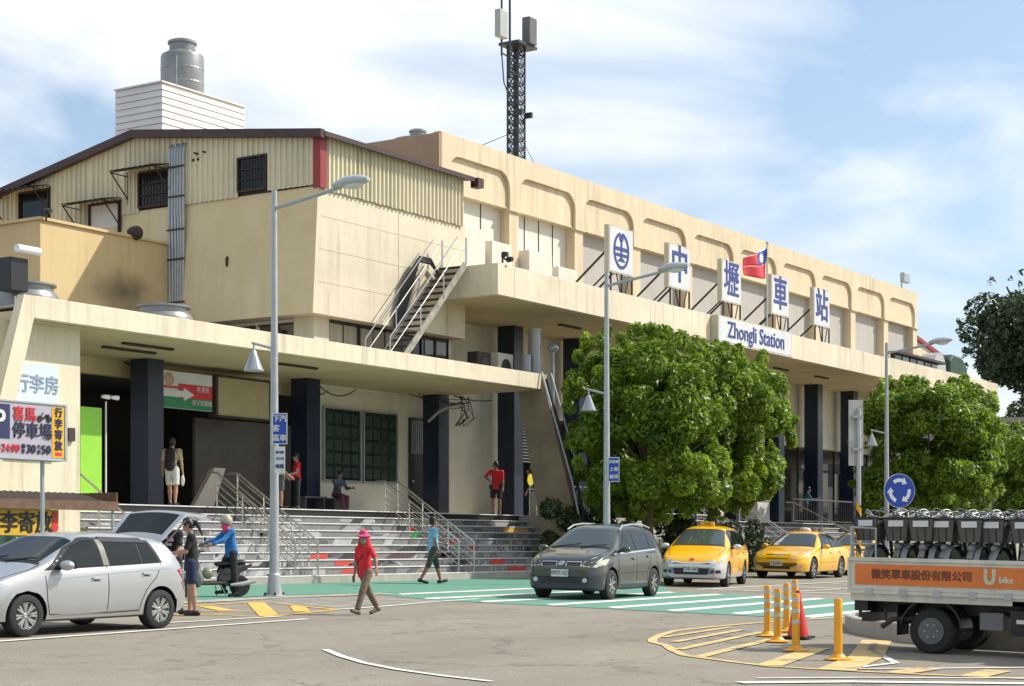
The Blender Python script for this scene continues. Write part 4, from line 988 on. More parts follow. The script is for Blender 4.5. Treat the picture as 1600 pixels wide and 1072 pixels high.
# ------------------------------------------------------------------ name boards
SIG = [(53.13, None), (57.5, '中'), (61.85, '壢'), (66.4, '車'), (70.7, '站')]
LBL = ['white name board with the round blue railway emblem', 'white name board with the four-stroke character, second from the emblem board', 'white name board with the densest character, between two simpler ones',
       'white name board with the cart character, right of the flag', 'white name board with the last character, at the far right of the row']
for i, (x, ch) in enumerate(SIG):
    t = thing('name_board', LBL[i], 'sign', (x + 0.86, 1.4, 9.66), group='station name boards on the high canopy')
    b = MB(); b.box(x, x + 1.72, 1.42, 1.60, 10.42, 12.05); b.build('box', mat('box_edge', (0.55, 0.50, 0.38), 0.5, var=0.1, streak=0.4) if i == 0 else bpy.data.materials['box_edge'], t)
    b = MB(); b.box(x + 0.05, x + 1.67, 1.41, 1.419, 10.47, 12.0); b.build('face', SIGNW, t)
    b = MB()
    for xx in (x + 0.1, x + 0.86, x + 1.6): b.tube([(xx, 1.4, 9.3), (xx, 1.4, 10.42)], 0.035, 6)
    b.tube([(x + 0.86, 1.35, 9.35), (x + 0.4, 1.35, 10.4)], 0.025, 6); b.tube([(x + 0.86, 1.35, 9.35), (x + 1.3, 1.35, 10.4)], 0.025, 6)
    b.tube([(x + 0.05, 1.5, 11.2), (x + 0.05, 3.8, 9.3)], 0.04, 6); b.tube([(x + 0.05, 1.5, 10.42), (x + 0.05, 2.9, 9.3)], 0.03, 6); b.tube([(x + 1.65, 1.5, 11.2), (x + 1.65, 3.8, 9.3)], 0.04, 6)
    b.build('support_frame', RUST, t)
    cxx, czz = x + 0.86, 11.235
    if ch:
        text_mesh('lettering', ch, 1.45, BLUEL, t, frame((cxx, 1.402, czz + 0.02), (1, 0, 0)), world=True, extr=0.004, bold=0.02 if ch == '壢' else 0.035, sx=0.95)
    else:
        b = MB(); ring = []
        for s0, s1 in ((98, 442),):
            pts = [(cxx + 0.55 * math.cos(R(a)), czz + 0.64 * math.sin(R(a))) for a in np.linspace(s0, s1, 40)]
            pin = [(cxx + 0.44 * math.cos(R(a)), czz + 0.53 * math.sin(R(a))) for a in np.linspace(s0, s1, 40)]
            for q in range(39): b.prism([pts[q], pts[q + 1], pin[q + 1], pin[q]], 'y', 1.3960, 1.4080)
        b.prism([(cxx - 0.5, czz + 0.12), (cxx + 0.5, czz + 0.12), (cxx + 0.5, czz + 0.0), (cxx - 0.5, czz + 0.0)], 'y', 1.3940, 1.3950)
        b.rev([(0.01, -0.006), (0.14, -0.006), (0.14, 0.006)], 16, (cxx, 1.4000, czz + 0.44), axis='y')
        b.box(cxx - 0.05, cxx + 0.05, 1.3912, 1.3932, czz - 0.3, czz + 0.4)
        b.prism([(cxx - 0.5, czz - 0.10), (cxx + 0.5, czz - 0.10), (cxx + 0.5, czz - 0.2), (cxx - 0.5, czz - 0.2)], 'y', 1.3965, 1.3975)
        b.prism([(cxx - 0.28, czz - 0.38), (cxx + 0.28, czz - 0.38), (cxx + 0.12, czz - 0.26), (cxx - 0.12, czz - 0.26)], 'y', 1.3990, 1.4000)
        b.build('emblem', BLUEL, t)
zs = thing('english_name_board', 'long white board lettered with the station name in blue, partly behind the tree', 'sign', (63.4, 0.6, 8.6))
b = MB(); b.box(60.06, 66.8, 0.68, 0.99, 8.62, 9.64); b.build('box', bpy.data.materials['box_edge'], zs)
b = MB(); b.box(60.12, 66.74, 0.67, 0.679, 8.68, 9.58); b.build('face', SIGNW, zs)
text_mesh('lettering', 'Zhongli Station', 0.86, BLUEL, zs, frame((63.43, 0.66, 9.14), (1, 0, 0)), world=True, extr=0.006, bold=0.012, sx=0.98)
# flag
fg = thing('flag', 'red flag with a blue canton on a pole between two name boards', 'flag', (65.75, 1.3, 9.66))
b = MB(); b.tube([(65.75, 1.3, 9.3), (65.75, 1.3, 13.15)], 0.035, 8); b.sphere((65.75, 1.3, 13.2), 0.07, 8, 6); b.build('pole', STEEL, fg)
def flagpt(u, v):
    x = 65.75 - u * 2.1; z = 13.02 - v * 1.25 * (1 - 0.45 * u) - u * 0.75 - 0.05 * math.sin(u * 5)
    return (x, 1.3 + 0.09 * math.sin(u * 7 + v * 2), z)
for nm, m_, u0, u1, v0, v1 in (('red_field', REDP, 0, 1, 0.5, 1), ('red_field', REDP, 0.5, 1, 0, 0.5), ('blue_canton', BLUE, 0, 0.5, 0, 0.5)):
    b = MB(); nu, nv = 14, 7; vs = []; fsx = []
    for i in range(nu + 1):
        for j in range(nv + 1): vs.append(flagpt(u0 + (u1 - u0) * i / nu, v0 + (v1 - v0) * j / nv))
    for i in range(nu):
        for j in range(nv): q = i * (nv + 1) + j; fsx.append((q, q + 1, q + nv + 2, q + nv + 1))
    b.add(vs, fsx); o = b.build(nm, m_, fg, smooth=True, recalc=False); so = o.modifiers.new('s', 'SOLIDIFY'); so.thickness = 0.006
b = MB(); c_ = flagpt(0.25, 0.25)
pts = []
for k in range(24):
    r_ = 0.24 if k % 2 == 0 else 0.13; pts.append((c_[0] + r_ * math.cos(R(k * 15)), c_[2] + r_ * math.sin(R(k * 15))))
b.prism(pts, 'y', c_[1] - 0.06, c_[1] - 0.05); b.build('white_sun', WHITEP, fg)
# ------------------------------------------------------------------ stair railings
def rail_line(x, y0, z0, y1, z1, bars=4, m=STEEL, label='', flat_top=0.35, posts=4, low=0.12):
    t = thing('stair_railing', label, 'railing', (x, y1, z1), group='stainless railings on the entrance steps')
    b = MB(); b.tube([(x, y0 + flat_top, z0 + 0.9), (x, y0, z0 + 0.9), (x, y1, z1 + 0.9), (x, y1, z1 + 0.86)], 0.028, 8); b.build('handrail', m, t, smooth=True)
    for i in range(posts):
        f_ = i / (posts - 1); y = y0 + (y1 - y0) * f_; z = z0 + (z1 - z0) * f_
        b = MB(); b.tube([(x, y, z), (x, y, z + 0.9)], 0.024, 8); b.build('post', m, t, smooth=True)
    for i in range(bars):
        h = low + 0.09 + (0.70 - low) * i / max(1, bars - 1)
        b = MB(); b.tube([(x, y0, z0 + h), (x, y1, z1 + h)], 0.014, 6); b.build('rail', m, t, smooth=True)
    return t
rail_line(34.85, 2.75, PLAT, 0.1, 0.2, label='stainless stair railing behind the lamp post, on its left')
rail_line(35.65, 2.75, PLAT, 0.0, 0.17, label='stainless stair railing running down behind the near lamp post')
rail_line(42.15, 2.75, PLAT, 0.1, 0.2, label='stair railing behind the man in the light blue shirt, left one of two')
rail_line(42.78, 2.75, PLAT, 0.0, 0.17, label='stair railing ending just right of the man in the light blue shirt')
rail_line(29.75, 2.75, PLAT, -0.1, 0.1, bars=0, label='single handrail at the left end of the steps beside the green panel')
rail_line(50.6, 2.75, PLAT, -0.3, 0.0, bars=1, label='single handrail dropping towards the dark green car')
rail_line(61.6, 2.75, PLAT, 0.0, 0.17, bars=3, label='stair railing behind the roof of the first taxi')
rail_line(62.4, 2.75, PLAT, 0.0, 0.17, bars=3, label='stair railing between the two taxis')
rail_line(66.2, 2.75, PLAT, 0.0, 0.17, bars=3, label='stair railing behind the roof sign of the sedan taxi')
rail_line(71.6, 2.75, PLAT, -1.2, 0.0, bars=0, label='long single handrail behind the striped post')
def fence(x0, x1, y, z, h, n, label, m=STEEL, bw=0.012):
    t = thing('bar_fence', label, 'fence', (x0, y, z))
    b = MB(); b.tube([(x0, y, z + h), (x1, y, z + h)], 0.03, 8); b.build('top_rail', m, t)
    b = MB(); b.tube([(x0, y, z + 0.1), (x1, y, z + 0.1)], 0.02, 8); b.build('bottom_rail', m, t)
    for i in range(n + 1):
        x = x0 + (x1 - x0) * i / n
        b = MB(); b.tube([(x, y, z), (x, y, z + h)], bw, 6); b.build('bar', m, t)
DKM = mat('dark_steel', (0.12, 0.12, 0.12), 0.4, metal=0.6, var=0.2)
fence(50.9, 54.3, 2.9, PLAT, 1.05, 16, 'dark bar fence on the platform right of the splayed fin', DKM, 0.022)
fence(54.8, 60.5, 0.7, 1.2, 0.9, 12, 'grey bar fence on the planter behind the dark green car', GALV)
fence(71.8, 78.6, 2.9, PLAT, 1.05, 26, 'bar fence on the platform behind the striped post', DKM)
fence(80, 92, 2.9, PLAT, 1.05, 40, 'bar fence on the platform behind the second tree', DKM)
fence(72.0, 79.0, -1.0, 0.0, 1.1, 20, 'bar fence at street level behind the second taxi', DKM)
fence(27.6, 29.6, 0.3, 0.2, 1.0, 5, 'short fence at the left foot of the steps', STEEL, 0.02)
bn = MB(); bn.box(73.2, 76.2, -0.95, -0.9, 0.25, 0.85); tag(bn.build('banner', mat('banner_mixed', (0.35, 0.2, 0.16), 0.6, var=0.9, scale=3)), 'small patterned banner on the low fence behind the sedan taxi', 'banner')
for x, y, z, l_, h in ((69.3, 3.4, PLAT, 'grey bin on the platform between the far columns', 0.9), (64.9, 3.4, PLAT, 'grey cabinet on the platform behind the sedan taxi', 0.95)):
    t = thing('grey_bin', l_, 'bin', (x, y, z)); b = MB(); b.box(x - .6, x + .6, y - .3, y + .3, z, z + h); b.build('body', DIRTW, t, bevel=0.02); b = MB(); b.box(x - .63, x + .63, y - .33, y + .33, z + h, z + h + .05); b.build('lid', GALV, t)
b = MB(); b.box(68.2, 68.7, 3.8, 3.9, PLAT + 0.9, PLAT + 2.6); tag(b.build('red_sign', REDP), 'narrow red sign hanging on the dark concourse front', 'sign')
ye = thing('yellow_notice', 'round yellow notice on a stand behind the splayed fin', 'sign', (51.5, 3.6, PLAT))
b = MB(); b.tube([(51.5, 3.6, PLAT), (51.5, 3.6, PLAT + 1.1)], 0.03, 8); b.build('stand', STEEL, ye)
b = MB(); b.rev([(0.01, 0), (0.2, 0), (0.2, 0.02)], 18, (51.5, 3.57, PLAT + 1.25), axis='y'); b.build('disc', mat('lemon', (0.65, 0.55, 0.03), 0.5), ye)
gb = thing('grey_barrel', 'grey ribbed litter barrel between the navy column and the splayed fin', 'bin', (51.5, 3.3, PLAT))
b = MB(); b.rev([(0.3, 0), (0.32, 0.3), (0.3, 0.6), (0.32, 0.85), (0.2, 0.95)], 20, (51.5, 3.2, PLAT)); b.build('drum', GALV, gb, smooth=True)
b = MB(); b.rev([(0.33, 0.84), (0.33, 0.88), (0.3, 0.9)], 20, (51.5, 3.2, PLAT)); b.build('rim', BLACK, gb)

# ------------------------------------------------------------------ street lamps
def lamp(x, y, label, two_sign=None):
    z = gz(y)
    t = thing('street_lamp', label, 'street lamp', (x, y, z), group='grey street lamps along the kerb')
    b = MB(); b.tube([(x, y, z + 0.02), (x, y, z + 3.5), (x, y, 8.3)], [0.105, 0.085, 0.055], 12); b.build('pole', GALV, t, smooth=True)
    b = MB(); b.rev([(0.001, 0), (0.24, 0), (0.24, 0.03), (0.16, 0.05), (0.125, 0.45), (0.1, 0.5)], 14, (x, y, z)); b.build('base', GALV, t)
    for a in (45, 135, 225, 315): b = MB(); b.rev([(0.025, 0.03), (0.025, 0.09)], 6, (x + 0.19 * math.cos(R(a)), y + 0.19 * math.sin(R(a)), z)); b.build('anchor_bolt', RUST, t)
    b = MB(); b.tube([(x, y, 7.92), (x + 0.0, y - 1.3, 8.1), (x, y - 1.75, 8.17)], 0.04, 8); b.build('arm', GALV, t, smooth=True)
    hd = MB()
    prof = []
    n, mseg = 16, 10
    vs = []; fs = []
    for i in range(mseg + 1):
        u = i / mseg; wdt = 0.20 * math.sin(math.pi * (0.12 + 0.83 * u)) ** 0.6; hh_ = 0.15 * math.sin(math.pi * (0.10 + 0.82 * u)) ** 0.7
        for k in range(n):
            a = 2 * math.pi * k / n; vz = math.sin(a) * hh_; vz = vz * (1.0 if vz > 0 else 0.45)
            vs.append((x + math.cos(a) * wdt, y - 1.6 - 0.85 * u, 8.2 + 0.05 * u + vz))
    for i in range(mseg):
        for k in range(n): q, r_ = i * n + k, i * n + (k + 1) % n; fs.append((q, r_, r_ + n, q + n))
    fs.append(tuple(range(n))); fs.append(tuple(mseg * n + k for k in range(n)))
    hd.add(vs, fs); h_ = hd.build('lamp_head', mat('lamp_grey', (0.42, 0.44, 0.45), 0.35, var=0.05) if 'lamp_grey' not in bpy.data.materials else bpy.data.materials['lamp_grey'], t, smooth=True)
    b = MB(); b.sphere((x, y - 2.08, 8.18), 0.14, 12, 8, (1, 1.7, 0.6)); b.build('lens', SIGNW, h_, smooth=True)
    # small conical pendant on the pavement side
    b = MB(); b.tube([(x, y, 5.02), (x, y + 0.60, 5.18)], 0.028, 8); b.tube([(x, y + 0.56, 5.18), (x, y + 0.56, 4.98)], 0.02, 6); b.build('pendant_arm', GALV, t)
    b = MB(); b.rev([(0.035, 0.22), (0.07, 0.15), (0.20, -0.18)], 16, (x, y + 0.56, 4.80)); pd = b.build('pendant_shade', bpy.data.materials.get('pendant_glass') or mat('pendant_glass', (0.35, 0.38, 0.40), 0.2, metal=0.3, var=0.15), t)
    b = MB(); b.rev([(0.195, -0.182), (0.212, -0.182), (0.212, -0.205), (0.195, -0.205)], 16, (x, y + 0.56, 4.80)); b.build('pendant_ring', GALV, pd)
    b = MB(); b.sphere((x, y + 0.56, 4.68), 0.07, 10, 6); b.build('bulb', SIGNW, pd, smooth=True)
    return t
L1 = lamp(28.15, -4.95, 'nearest street lamp, carrying a blue drop-off sign, beside the scooter')
L2 = lamp(41.3, -5.3, 'street lamp in front of the big tree, rising behind the dark green car')
L3 = lamp(61.2, -5.5, 'farthest street lamp, in front of the second tree')
def plate(x, y, z, w, h, m, name, label, texts, dy=-0.16):
    t = thing(name, label, 'sign', (x, y, z))
    b = MB(); b.box(x - w / 2, x + w / 2, y + dy - 0.012, y + dy, z - h / 2, z + h / 2); b.build('plate', SIGNW, t)
    b = MB(); b.box(x - w / 2 + 0.025, x + w / 2 - 0.025, y + dy - 0.018, y + dy - 0.013, z - h / 2 + 0.025, z + h / 2 - 0.025); b.build('face', m, t)
    for s, cx_, cz_, sz, tm in texts:
        text_mesh('lettering', s, sz, tm, t, frame((x + cx_, y + dy - 0.022, z + cz_), (1, 0, 0)), world=True, extr=0.003, bold=0.004)
    b = MB()
    for zz_ in (z - h * 0.3, z + h * 0.3): b.box(x - 0.12 if dy < 0 else x - .1, x + 0.1, y + dy + 0.001, y + 0.1, zz_ - 0.02, zz_ + 0.02)
    b.build('bracket', GALV, t)
    return t
# blue sign: rotate to face down the street (towards -x)
def plate_x(x, y, z, w, h, m, label, texts, name='pole_sign', cat='sign'):
    t = thing(name, label, cat, (x, y, z)); nx = Vector((-0.80, -0.60, 0)).normalized(); ux = Vector((0.60, -0.80, 0)).normalized()
    def P(u, v, d): return Vector((x, y, z)) + ux * u + Vector((0, 0, 1)) * v + nx * d
    def slab(u0, u1, v0, v1, d0, d1):
        b = MB(); vs = [P(u, v, d) for d in (d0, d1) for u, v in ((u0, v0), (u1, v0), (u1, v1), (u0, v1))]
        b.add(vs, [(0, 3, 2, 1), (4, 5, 6, 7), (0, 1, 5, 4), (1, 2, 6, 5), (2, 3, 7, 6), (3, 0, 4, 7)]); return b
    slab(-w / 2, w / 2, -h / 2, h / 2, 0.10, 0.115).build('plate', SIGNW, t)
    if m: slab(-w / 2 + .02, w / 2 - .02, -h / 2 + .02, h / 2 - .02, 0.1155, 0.12).build('face', m, t)
    for s, cu, cv, sz, tm in texts:
        text_mesh('lettering', s, sz, tm, t, frame(P(cu, cv, 0.124), ux), world=True, extr=0.003, bold=0.004)
    b = MB(); a = P(0, h * .3, 0.1); c = P(0, -h * .3, 0.1); b.tube([a, P(0, h * .3, -0.08)], 0.02, 6); b.tube([c, P(0, -h * .3, -0.08)], 0.02, 6); b.build('bracket', GALV, t)
    return t
plate_x(28.18, -5.08, 3.36, 0.31, 0.64, BLUE, 'blue and white drop-off sign on the nearest street lamp', [('汽', .065, .2, .15, SIGNW), ('車', .065, -.2, .15, SIGNW), ('下', -.075, .2, .15, SIGNW), ('客', -.075, 0, .15, SIGNW), ('區', -.075, -.2, .15, SIGNW)])
plate_x(28.18, -5.08, 2.72, 0.22, 0.55, None, 'small white notice under the blue sign on the nearest lamp', [('07-09', 0, .15, .07, BLUEL), ('17-19', 0, .02, .07, BLUEL), ('時段', 0, -.14, .09, BLUEL)])
plate_x(41.45, -5.42, 3.0, 0.30, 0.66, BLUE, 'blue and white sign on the lamp post in front of the big tree', [('計程車', 0, .2, .09, SIGNW), ('上客', 0, 0, .12, SIGNW), ('候車', 0, -.2, .12, SIGNW)])

# ------------------------------------------------------------------ striped post with a weathered sign back
px_, py_ = 49.35, -9.2
zz0 = gz(py_)
sp_ = thing('striped_sign_post', 'grey post with a yellow and black striped foot carrying the back of a tall sign', 'sign', (px_, py_, zz0))
b = MB(); b.tube([(px_, py_, zz0 + 2.35), (px_, py_, 5.0)], 0.07, 10); b.build('pole', GALV, sp_, smooth=True)
YS = mat('stripe_yellow', (0.72, 0.34, 0.01), 0.5, var=0.15); 
for i in range(10):
    z0 = zz0 + 0.235 * i; z1 = z0 + 0.235; b = MB(); n = 12; sk = 0.12; vs = []
    for z in (z0, z1):
        for k in range(n): a = 2 * math.pi * k / n; vs.append((px_ + 0.078 * math.cos(a), py_ + 0.078 * math.sin(a), z + (sk * math.cos(a - 2.2) if 0 < 1 else 0) * (0 if (i == 0 and z == z0) else 1)))
    b.add(vs, [(k, (k + 1) % n, (k + 1) % n + n, k + n) for k in range(n)]); b.build('stripe_band', YS if i % 2 else BLACK, sp_, smooth=True)
nn = Vector((0.80, 0.60, 0)); ux = Vector((0.60, -0.80, 0))
def pbox(t, c, u0, u1, v0, v1, d0, d1, m, name, bevel=0):
    b = MB(); C_ = Vector(c); vs = [C_ + ux * u + Vector((0, 0, 1)) * v + nn * d for d in (d0, d1) for u, v in ((u0, v0), (u1, v0), (u1, v1), (u0, v1))]
    b.add(vs, [(0, 3, 2, 1), (4, 5, 6, 7), (0, 1, 5, 4), (1, 2, 6, 5), (2, 3, 7, 6), (3, 0, 4, 7)]); return b.build(name, m, t, bevel=bevel)
pbox(sp_, (px_, py_, 4.3), -0.27, 0.16, -0.98, 0.95, 0.08, 0.12, DIRTW, 'sign_back')
for v in (-0.5, 0.45): pbox(sp_, (px_, py_, 4.3), -0.2, 0.1, v - 0.04, v + 0.04, -0.085, 0.079, GALV, 'clamp')
# blue roundabout sign
rx, ry = 46.75, -11.4
rz0 = gz(ry)
rs = thing('roundabout_sign', 'round blue sign with three white circling arrows behind the truck', 'sign', (rx, ry, rz0))
b = MB(); b.tube([(rx, ry, rz0), (rx, ry, 2.9)], 0.045, 10); b.build('post', GALV, rs, smooth=True)
fn = Vector((-0.66, -0.75, 0)).normalized(); fu = Vector((0.36, -0.93, 0)).normalized(); fu = Vector((0.75, -0.66, 0)).normalized()
Mr = Matrix((fu, Vector((0, 0, 1)), fn)).transposed().to_4x4(); Mr.translation = Vector((rx, ry, 2.47)) + fn * 0.06
def disc(r, d0, d1, m, name, seg=40):
    b = MB(); b.rev([(0.001, d0), (r, d0), (r, d1), (0.001, d1)], seg); b.xf(Mr); return b.build(name, m, rs)
disc(0.47, 0, 0.012, SIGNW, 'rim'); disc(0.455, 0.0125, 0.018, BLUE, 'disc')
for k in range(3):
    a0 = 90 + 120 * k
    b = MB(); pts = [(0.34 * math.cos(R(a)), 0.34 * math.sin(R(a))) for a in np.linspace(a0 + 38, a0 - 20, 9)]; pin = [(0.24 * math.cos(R(a)), 0.24 * math.sin(R(a))) for a in np.linspace(a0 + 38, a0 - 20, 9)]
    for q in range(8): b.prism([pts[q], pts[q + 1], pin[q + 1], pin[q]], 'z', 0.0185, 0.022)
    e = a0 - 20; b.prism([(0.40 * math.cos(R(e)), 0.40 * math.sin(R(e))), (0.18 * math.cos(R(e)), 0.18 * math.sin(R(e))), (0.29 * math.cos(R(e - 28)), 0.29 * math.sin(R(e - 28)))], 'z', 0.0185, 0.022)
    b.xf(Mr); b.build('arrow', WHITEP, rs)

# ------------------------------------------------------------------ bollards and cone
def bollard(x, y, label, bands=True, h=0.75):
    z = gz(y)
    t = thing('bollard', label, 'bollard', (x, y, z), group='yellow flexible bollards on the hatched nose')
    b = MB(); b.rev([(0.001, 0), (0.17, 0), (0.17, 0.012), (0.10, 0.03), (0.065, 0.07), (0.001, 0.07)], 20, (x, y, z + 0.012)); b.build('base', YELB, t)
    b = MB(); b.rev([(0.052, 0.05), (0.05, 0.45), (0.05, h - 0.02), (0.042, h), (0.001, h + 0.002)], 16, (x, y, z)); b.build('post', YELB, t, smooth=True)
    if bands:
        for zz_ in (0.36, 0.50, 0.64):
            b = MB(); b.rev([(0.0525, zz_), (0.0525, zz_ + 0.055)], 16, (x, y, z)); b.build('reflective_band', REFL, t)
    return t
bollard(20.15, -20.69, 'nearest bollard, plain yellow without bands, left of the truck', bands=False)
bollard(21.23, -19.66, 'banded bollard standing right in front of the orange cone')
bollard(22.73, -18.72, 'banded bollard just left of the one before the cone')
bollard(23.85, -18.05, 'leftmost banded bollard of the cluster')
bollard(25.2, -17.75, 'banded bollard half hidden behind the leftmost one')
bollard(27.2, -17.0, 'farthest bollard, behind the tip of the cone')
cx_, cy_ = 23.7, -18.6
cn = thing('traffic_cone', 'orange-red traffic cone on a black base among the bollards', 'traffic cone', (cx_, cy_, gz(cy_)))
b = MB(); b.box(cx_ - .19, cx_ + .19, cy_ - .19, cy_ + .19, gz(cy_) + .012, gz(cy_) + .05); b.build('base', BLACK, cn, bevel=0.01)
b = MB(); b.rev([(0.155, 0.05), (0.15, 0.08), (0.035, 0.68), (0.03, 0.70), (0.001, 0.70)], 22, (cx_, cy_, gz(cy_))); b.build('body', REDB, cn, smooth=True)
# small red lamp post by the kerb
rl = thing('red_marker', 'small red reflector on a short black stem at the tail of the truck', 'reflector', (25.2, -18.95, -0.13))
b = MB(); b.tube([(25.2, -18.95, -0.13), (25.2, -18.95, 0.02)], 0.03, 8); b.build('stem', BLACK, rl)
b = MB(); b.sphere((25.2, -18.98, 0.1), 0.1, 12, 8, (1, .6, 1)); b.build('reflector', mat('dark_red_plastic', (0.3, 0.015, 0.02), 0.3, var=0.1), rl, smooth=True)

# ------------------------------------------------------------------ parking sign and booth at the left edge
LAV = mat('lavender_acrylic', (0.40, 0.38, 0.43), 0.5, var=0.08, scale=1.5)
pk = thing('parking_sign', 'double-sided parking lot light box with prices, on two posts at the left edge', 'sign', (22.4, -4, -0.1))
b = MB(); b.box(20.6, 23.32, -4.0, -3.62, 2.55, 3.55); b.build('box', LAV, pk)
b = MB(); b.box(22.98, 23.28, -4.008, -4.001, 2.58, 3.52); b.build('yellow_strip', YELP, pk)
b = MB(); b.box(23.321, 23.33, -3.97, -3.66, 2.60, 3.50); b.build('side_panel', mat('grey_white_acrylic', (0.6, 0.6, 0.56), 0.5, var=0.05), pk)
b = MB(); b.box(20.58, 23.34, -4.02, -3.6, 3.551, 3.58); b.box(20.58, 23.34, -4.02, -3.6, 2.52, 2.549); b.box(23.285, 23.345, -4.02, -3.97, 2.55, 3.55); b.build('box_frame', GALV, pk)
b = MB(); b.box(21.3, 21.98, -4.008, -4.001, 2.88, 3.5); b.build('navy_square', mat('navy_print', (0.02, 0.025, 0.09), 0.5), pk)
text_mesh('lettering', 'P', 0.55, SIGNW, pk, frame((21.72, -4.02, 3.18), (1, 0, 0)), world=True, bold=0.01)
text_mesh('lettering', '喜馬', 0.28, REDP, pk, frame((22.32, -4.015, 3.33), (1, 0, 0)), world=True, bold=0.004)
text_mesh('lettering', '停車場', 0.315, mat('navy_letter', (0.02, 0.02, 0.07), 0.5), pk, frame((22.5, -4.015, 3.03), (1, 0, 0)), world=True, bold=0.004)
text_mesh('lettering', '06:00-24:00', 0.19, REDP, pk, frame((21.75, -4.015, 2.71), (1, 0, 0)), world=True, bold=0.003)
text_mesh('lettering', '30', 0.22, bpy.data.materials['navy_letter'], pk, frame((22.47, -4.015, 2.71), (1, 0, 0)), world=True, bold=0.004)
text_mesh('lettering', '50', 0.22, bpy.data.materials['navy_letter'], pk, frame((22.83, -4.015, 2.71), (1, 0, 0)), world=True, bold=0.004)
text_mesh('lettering', '機\n車', 0.09, bpy.data.materials['navy_letter'], pk, frame((22.29, -4.015, 2.71), (1, 0, 0)), world=True)
text_mesh('lettering', '汽\n車', 0.09, bpy.data.materials['navy_letter'], pk, frame((22.66, -4.015, 2.71), (1, 0, 0)), world=True)
for i, ch in enumerate('行李寄放'):
    text_mesh('lettering', ch, 0.19, bpy.data.materials['navy_letter'], pk, frame((23.13, -4.015, 3.41 - 0.205 * i), (1, 0, 0)), world=True, bold=0.005)
b = MB(); b.box(23.05, 23.21, -4.014, -4.009, 2.62, 2.68); b.build('red_mark', REDP, pk)
b = MB()
for cxw in (22.68, 22.90): b.rev([(0.05, -0.004), (0.062, -0.004), (0.062, 0.004), (0.05, 0.004)], 16, (cxw, -4.012, 3.28), axis='y')
b.bar((22.68, -4.012, 3.28), (22.76, -4.012, 3.4), 0.012); b.bar((22.90, -4.012, 3.28), (22.82, -4.012, 3.36), 0.03); b.bar((22.76, -4.012, 3.3), (22.9, -4.012, 3.36), 0.03); b.build('motorcycle_pictogram', BLACK, pk)
for x in (21.85, 22.93):
    b = MB(); b.tube([(x, -3.8, gz(-3.8)), (x, -3.8, 2.55)], 0.04, 8); b.build('post', GALV, pk, smooth=True)
bo = thing('luggage_booth', 'small luggage storage booth with a brown corrugated awning at the left edge', 'kiosk', (25.5, -0.4, 0))
b = MB(); b.box(23.0, 26.5, -0.1, 1.4, 0, 1.82); b.build('wall', mat('booth_wall', (0.25, 0.23, 0.19), 0.7, var=0.15, streak=0.3), bo)
b = MB()
n = 26
for i in range(n):
    x0 = 23.0 + 4.5 * i / n; x1 = 23.0 + 4.5 * (i + 1) / n; xm = (x0 + x1) / 2
    b.add([(x0, -1.1, 1.86), (xm, -1.1, 1.89), (xm, 0.2, 2.12), (x0, 0.2, 2.09), (x1, -1.1, 1.86), (x1, 0.2, 2.09)], [(0, 1, 2, 3), (1, 4, 5, 2)])
b.build('awning', RUST, bo, recalc=False)
b = MB(); b.box(23.0, 27.5, -1.13, -1.101, 1.70, 1.90); b.box(27.47, 27.5, -1.1, 0.2, 1.8, 2.1); b.build('awning_fringe', mat('brown_fringe', (0.14, 0.075, 0.045), 0.7, var=0.3, scale=5), bo)
b = MB(); b.tube([(27.4, -1.05, 0), (27.4, -1.05, 1.85)], 0.03, 8); b.build('awning_post', GALV, bo)
ba = thing('luggage_banner', 'yellow luggage storage banner with black characters under the brown awning', 'banner', (25.8, -0.9, 1.4))
b = MB(); b.box(23.9, 25.98, -0.93, -0.91, 1.12, 1.70); b.build('cloth', YELP, ba)
text_mesh('lettering', '行李寄放', 0.46, BLACK, ba, frame((24.88, -0.94, 1.40), (1, 0, 0)), world=True, bold=0.012)
b = MB(); b.prism([(25.80, 1.65), (25.94, 1.65), (25.94, 1.36), (25.98, 1.36), (25.87, 1.16), (25.76, 1.36), (25.80, 1.36)], 'y', -0.945, -0.932); b.build('red_arrow', REDP, ba)
gs = thing('green_notice', 'dark green lettered board below the luggage banner', 'sign', (24.6, -1.2, 0.5))
b = MB(); b.box(23.2, 25.05, -1.4, -1.35, 0.3, 1.16); b.build('board', mat('dark_green_board', (0.015, 0.06, 0.04), 0.5, var=0.1), gs)
text_mesh('lettering', 'BETTER LIFE', 0.11, SIGNW, gs, frame((24.7, -1.41, 1.08), (1, 0, 0)), world=True)
ob = thing('orange_board', 'faded orange lettered board on the end wall above the booth awning', 'sign', (28, 1.5, 3.2))
b = MB(); b.box(26.2, 28.2, 1.5, 1.59, 2.95, 3.45); b.build('board', mat('faded_orange', (0.5, 0.33, 0.17), 0.6, var=0.3, scale=2), ob)
text_mesh('lettering', '行李寄放', 0.36, mat('faded_red', (0.5, 0.12, 0.06), 0.6), ob, frame((27.35, 1.49, 3.2), (1, 0, 0)), world=True)
# small red barrier on the planter
rb = MB(); rb.rev([(0.14, 0), (0.16, 0.25), (0.1, 0.5), (0.001, 0.52)], 14, (48.9, -0.4, 0.95)); rb.tube([(48.9, -0.4, 0), (48.9, -0.4, 0.96)], 0.03, 6)
tag(rb.build('red_post_cap', REDP, smooth=True), 'red-topped post at the foot of the splayed fin', 'post')
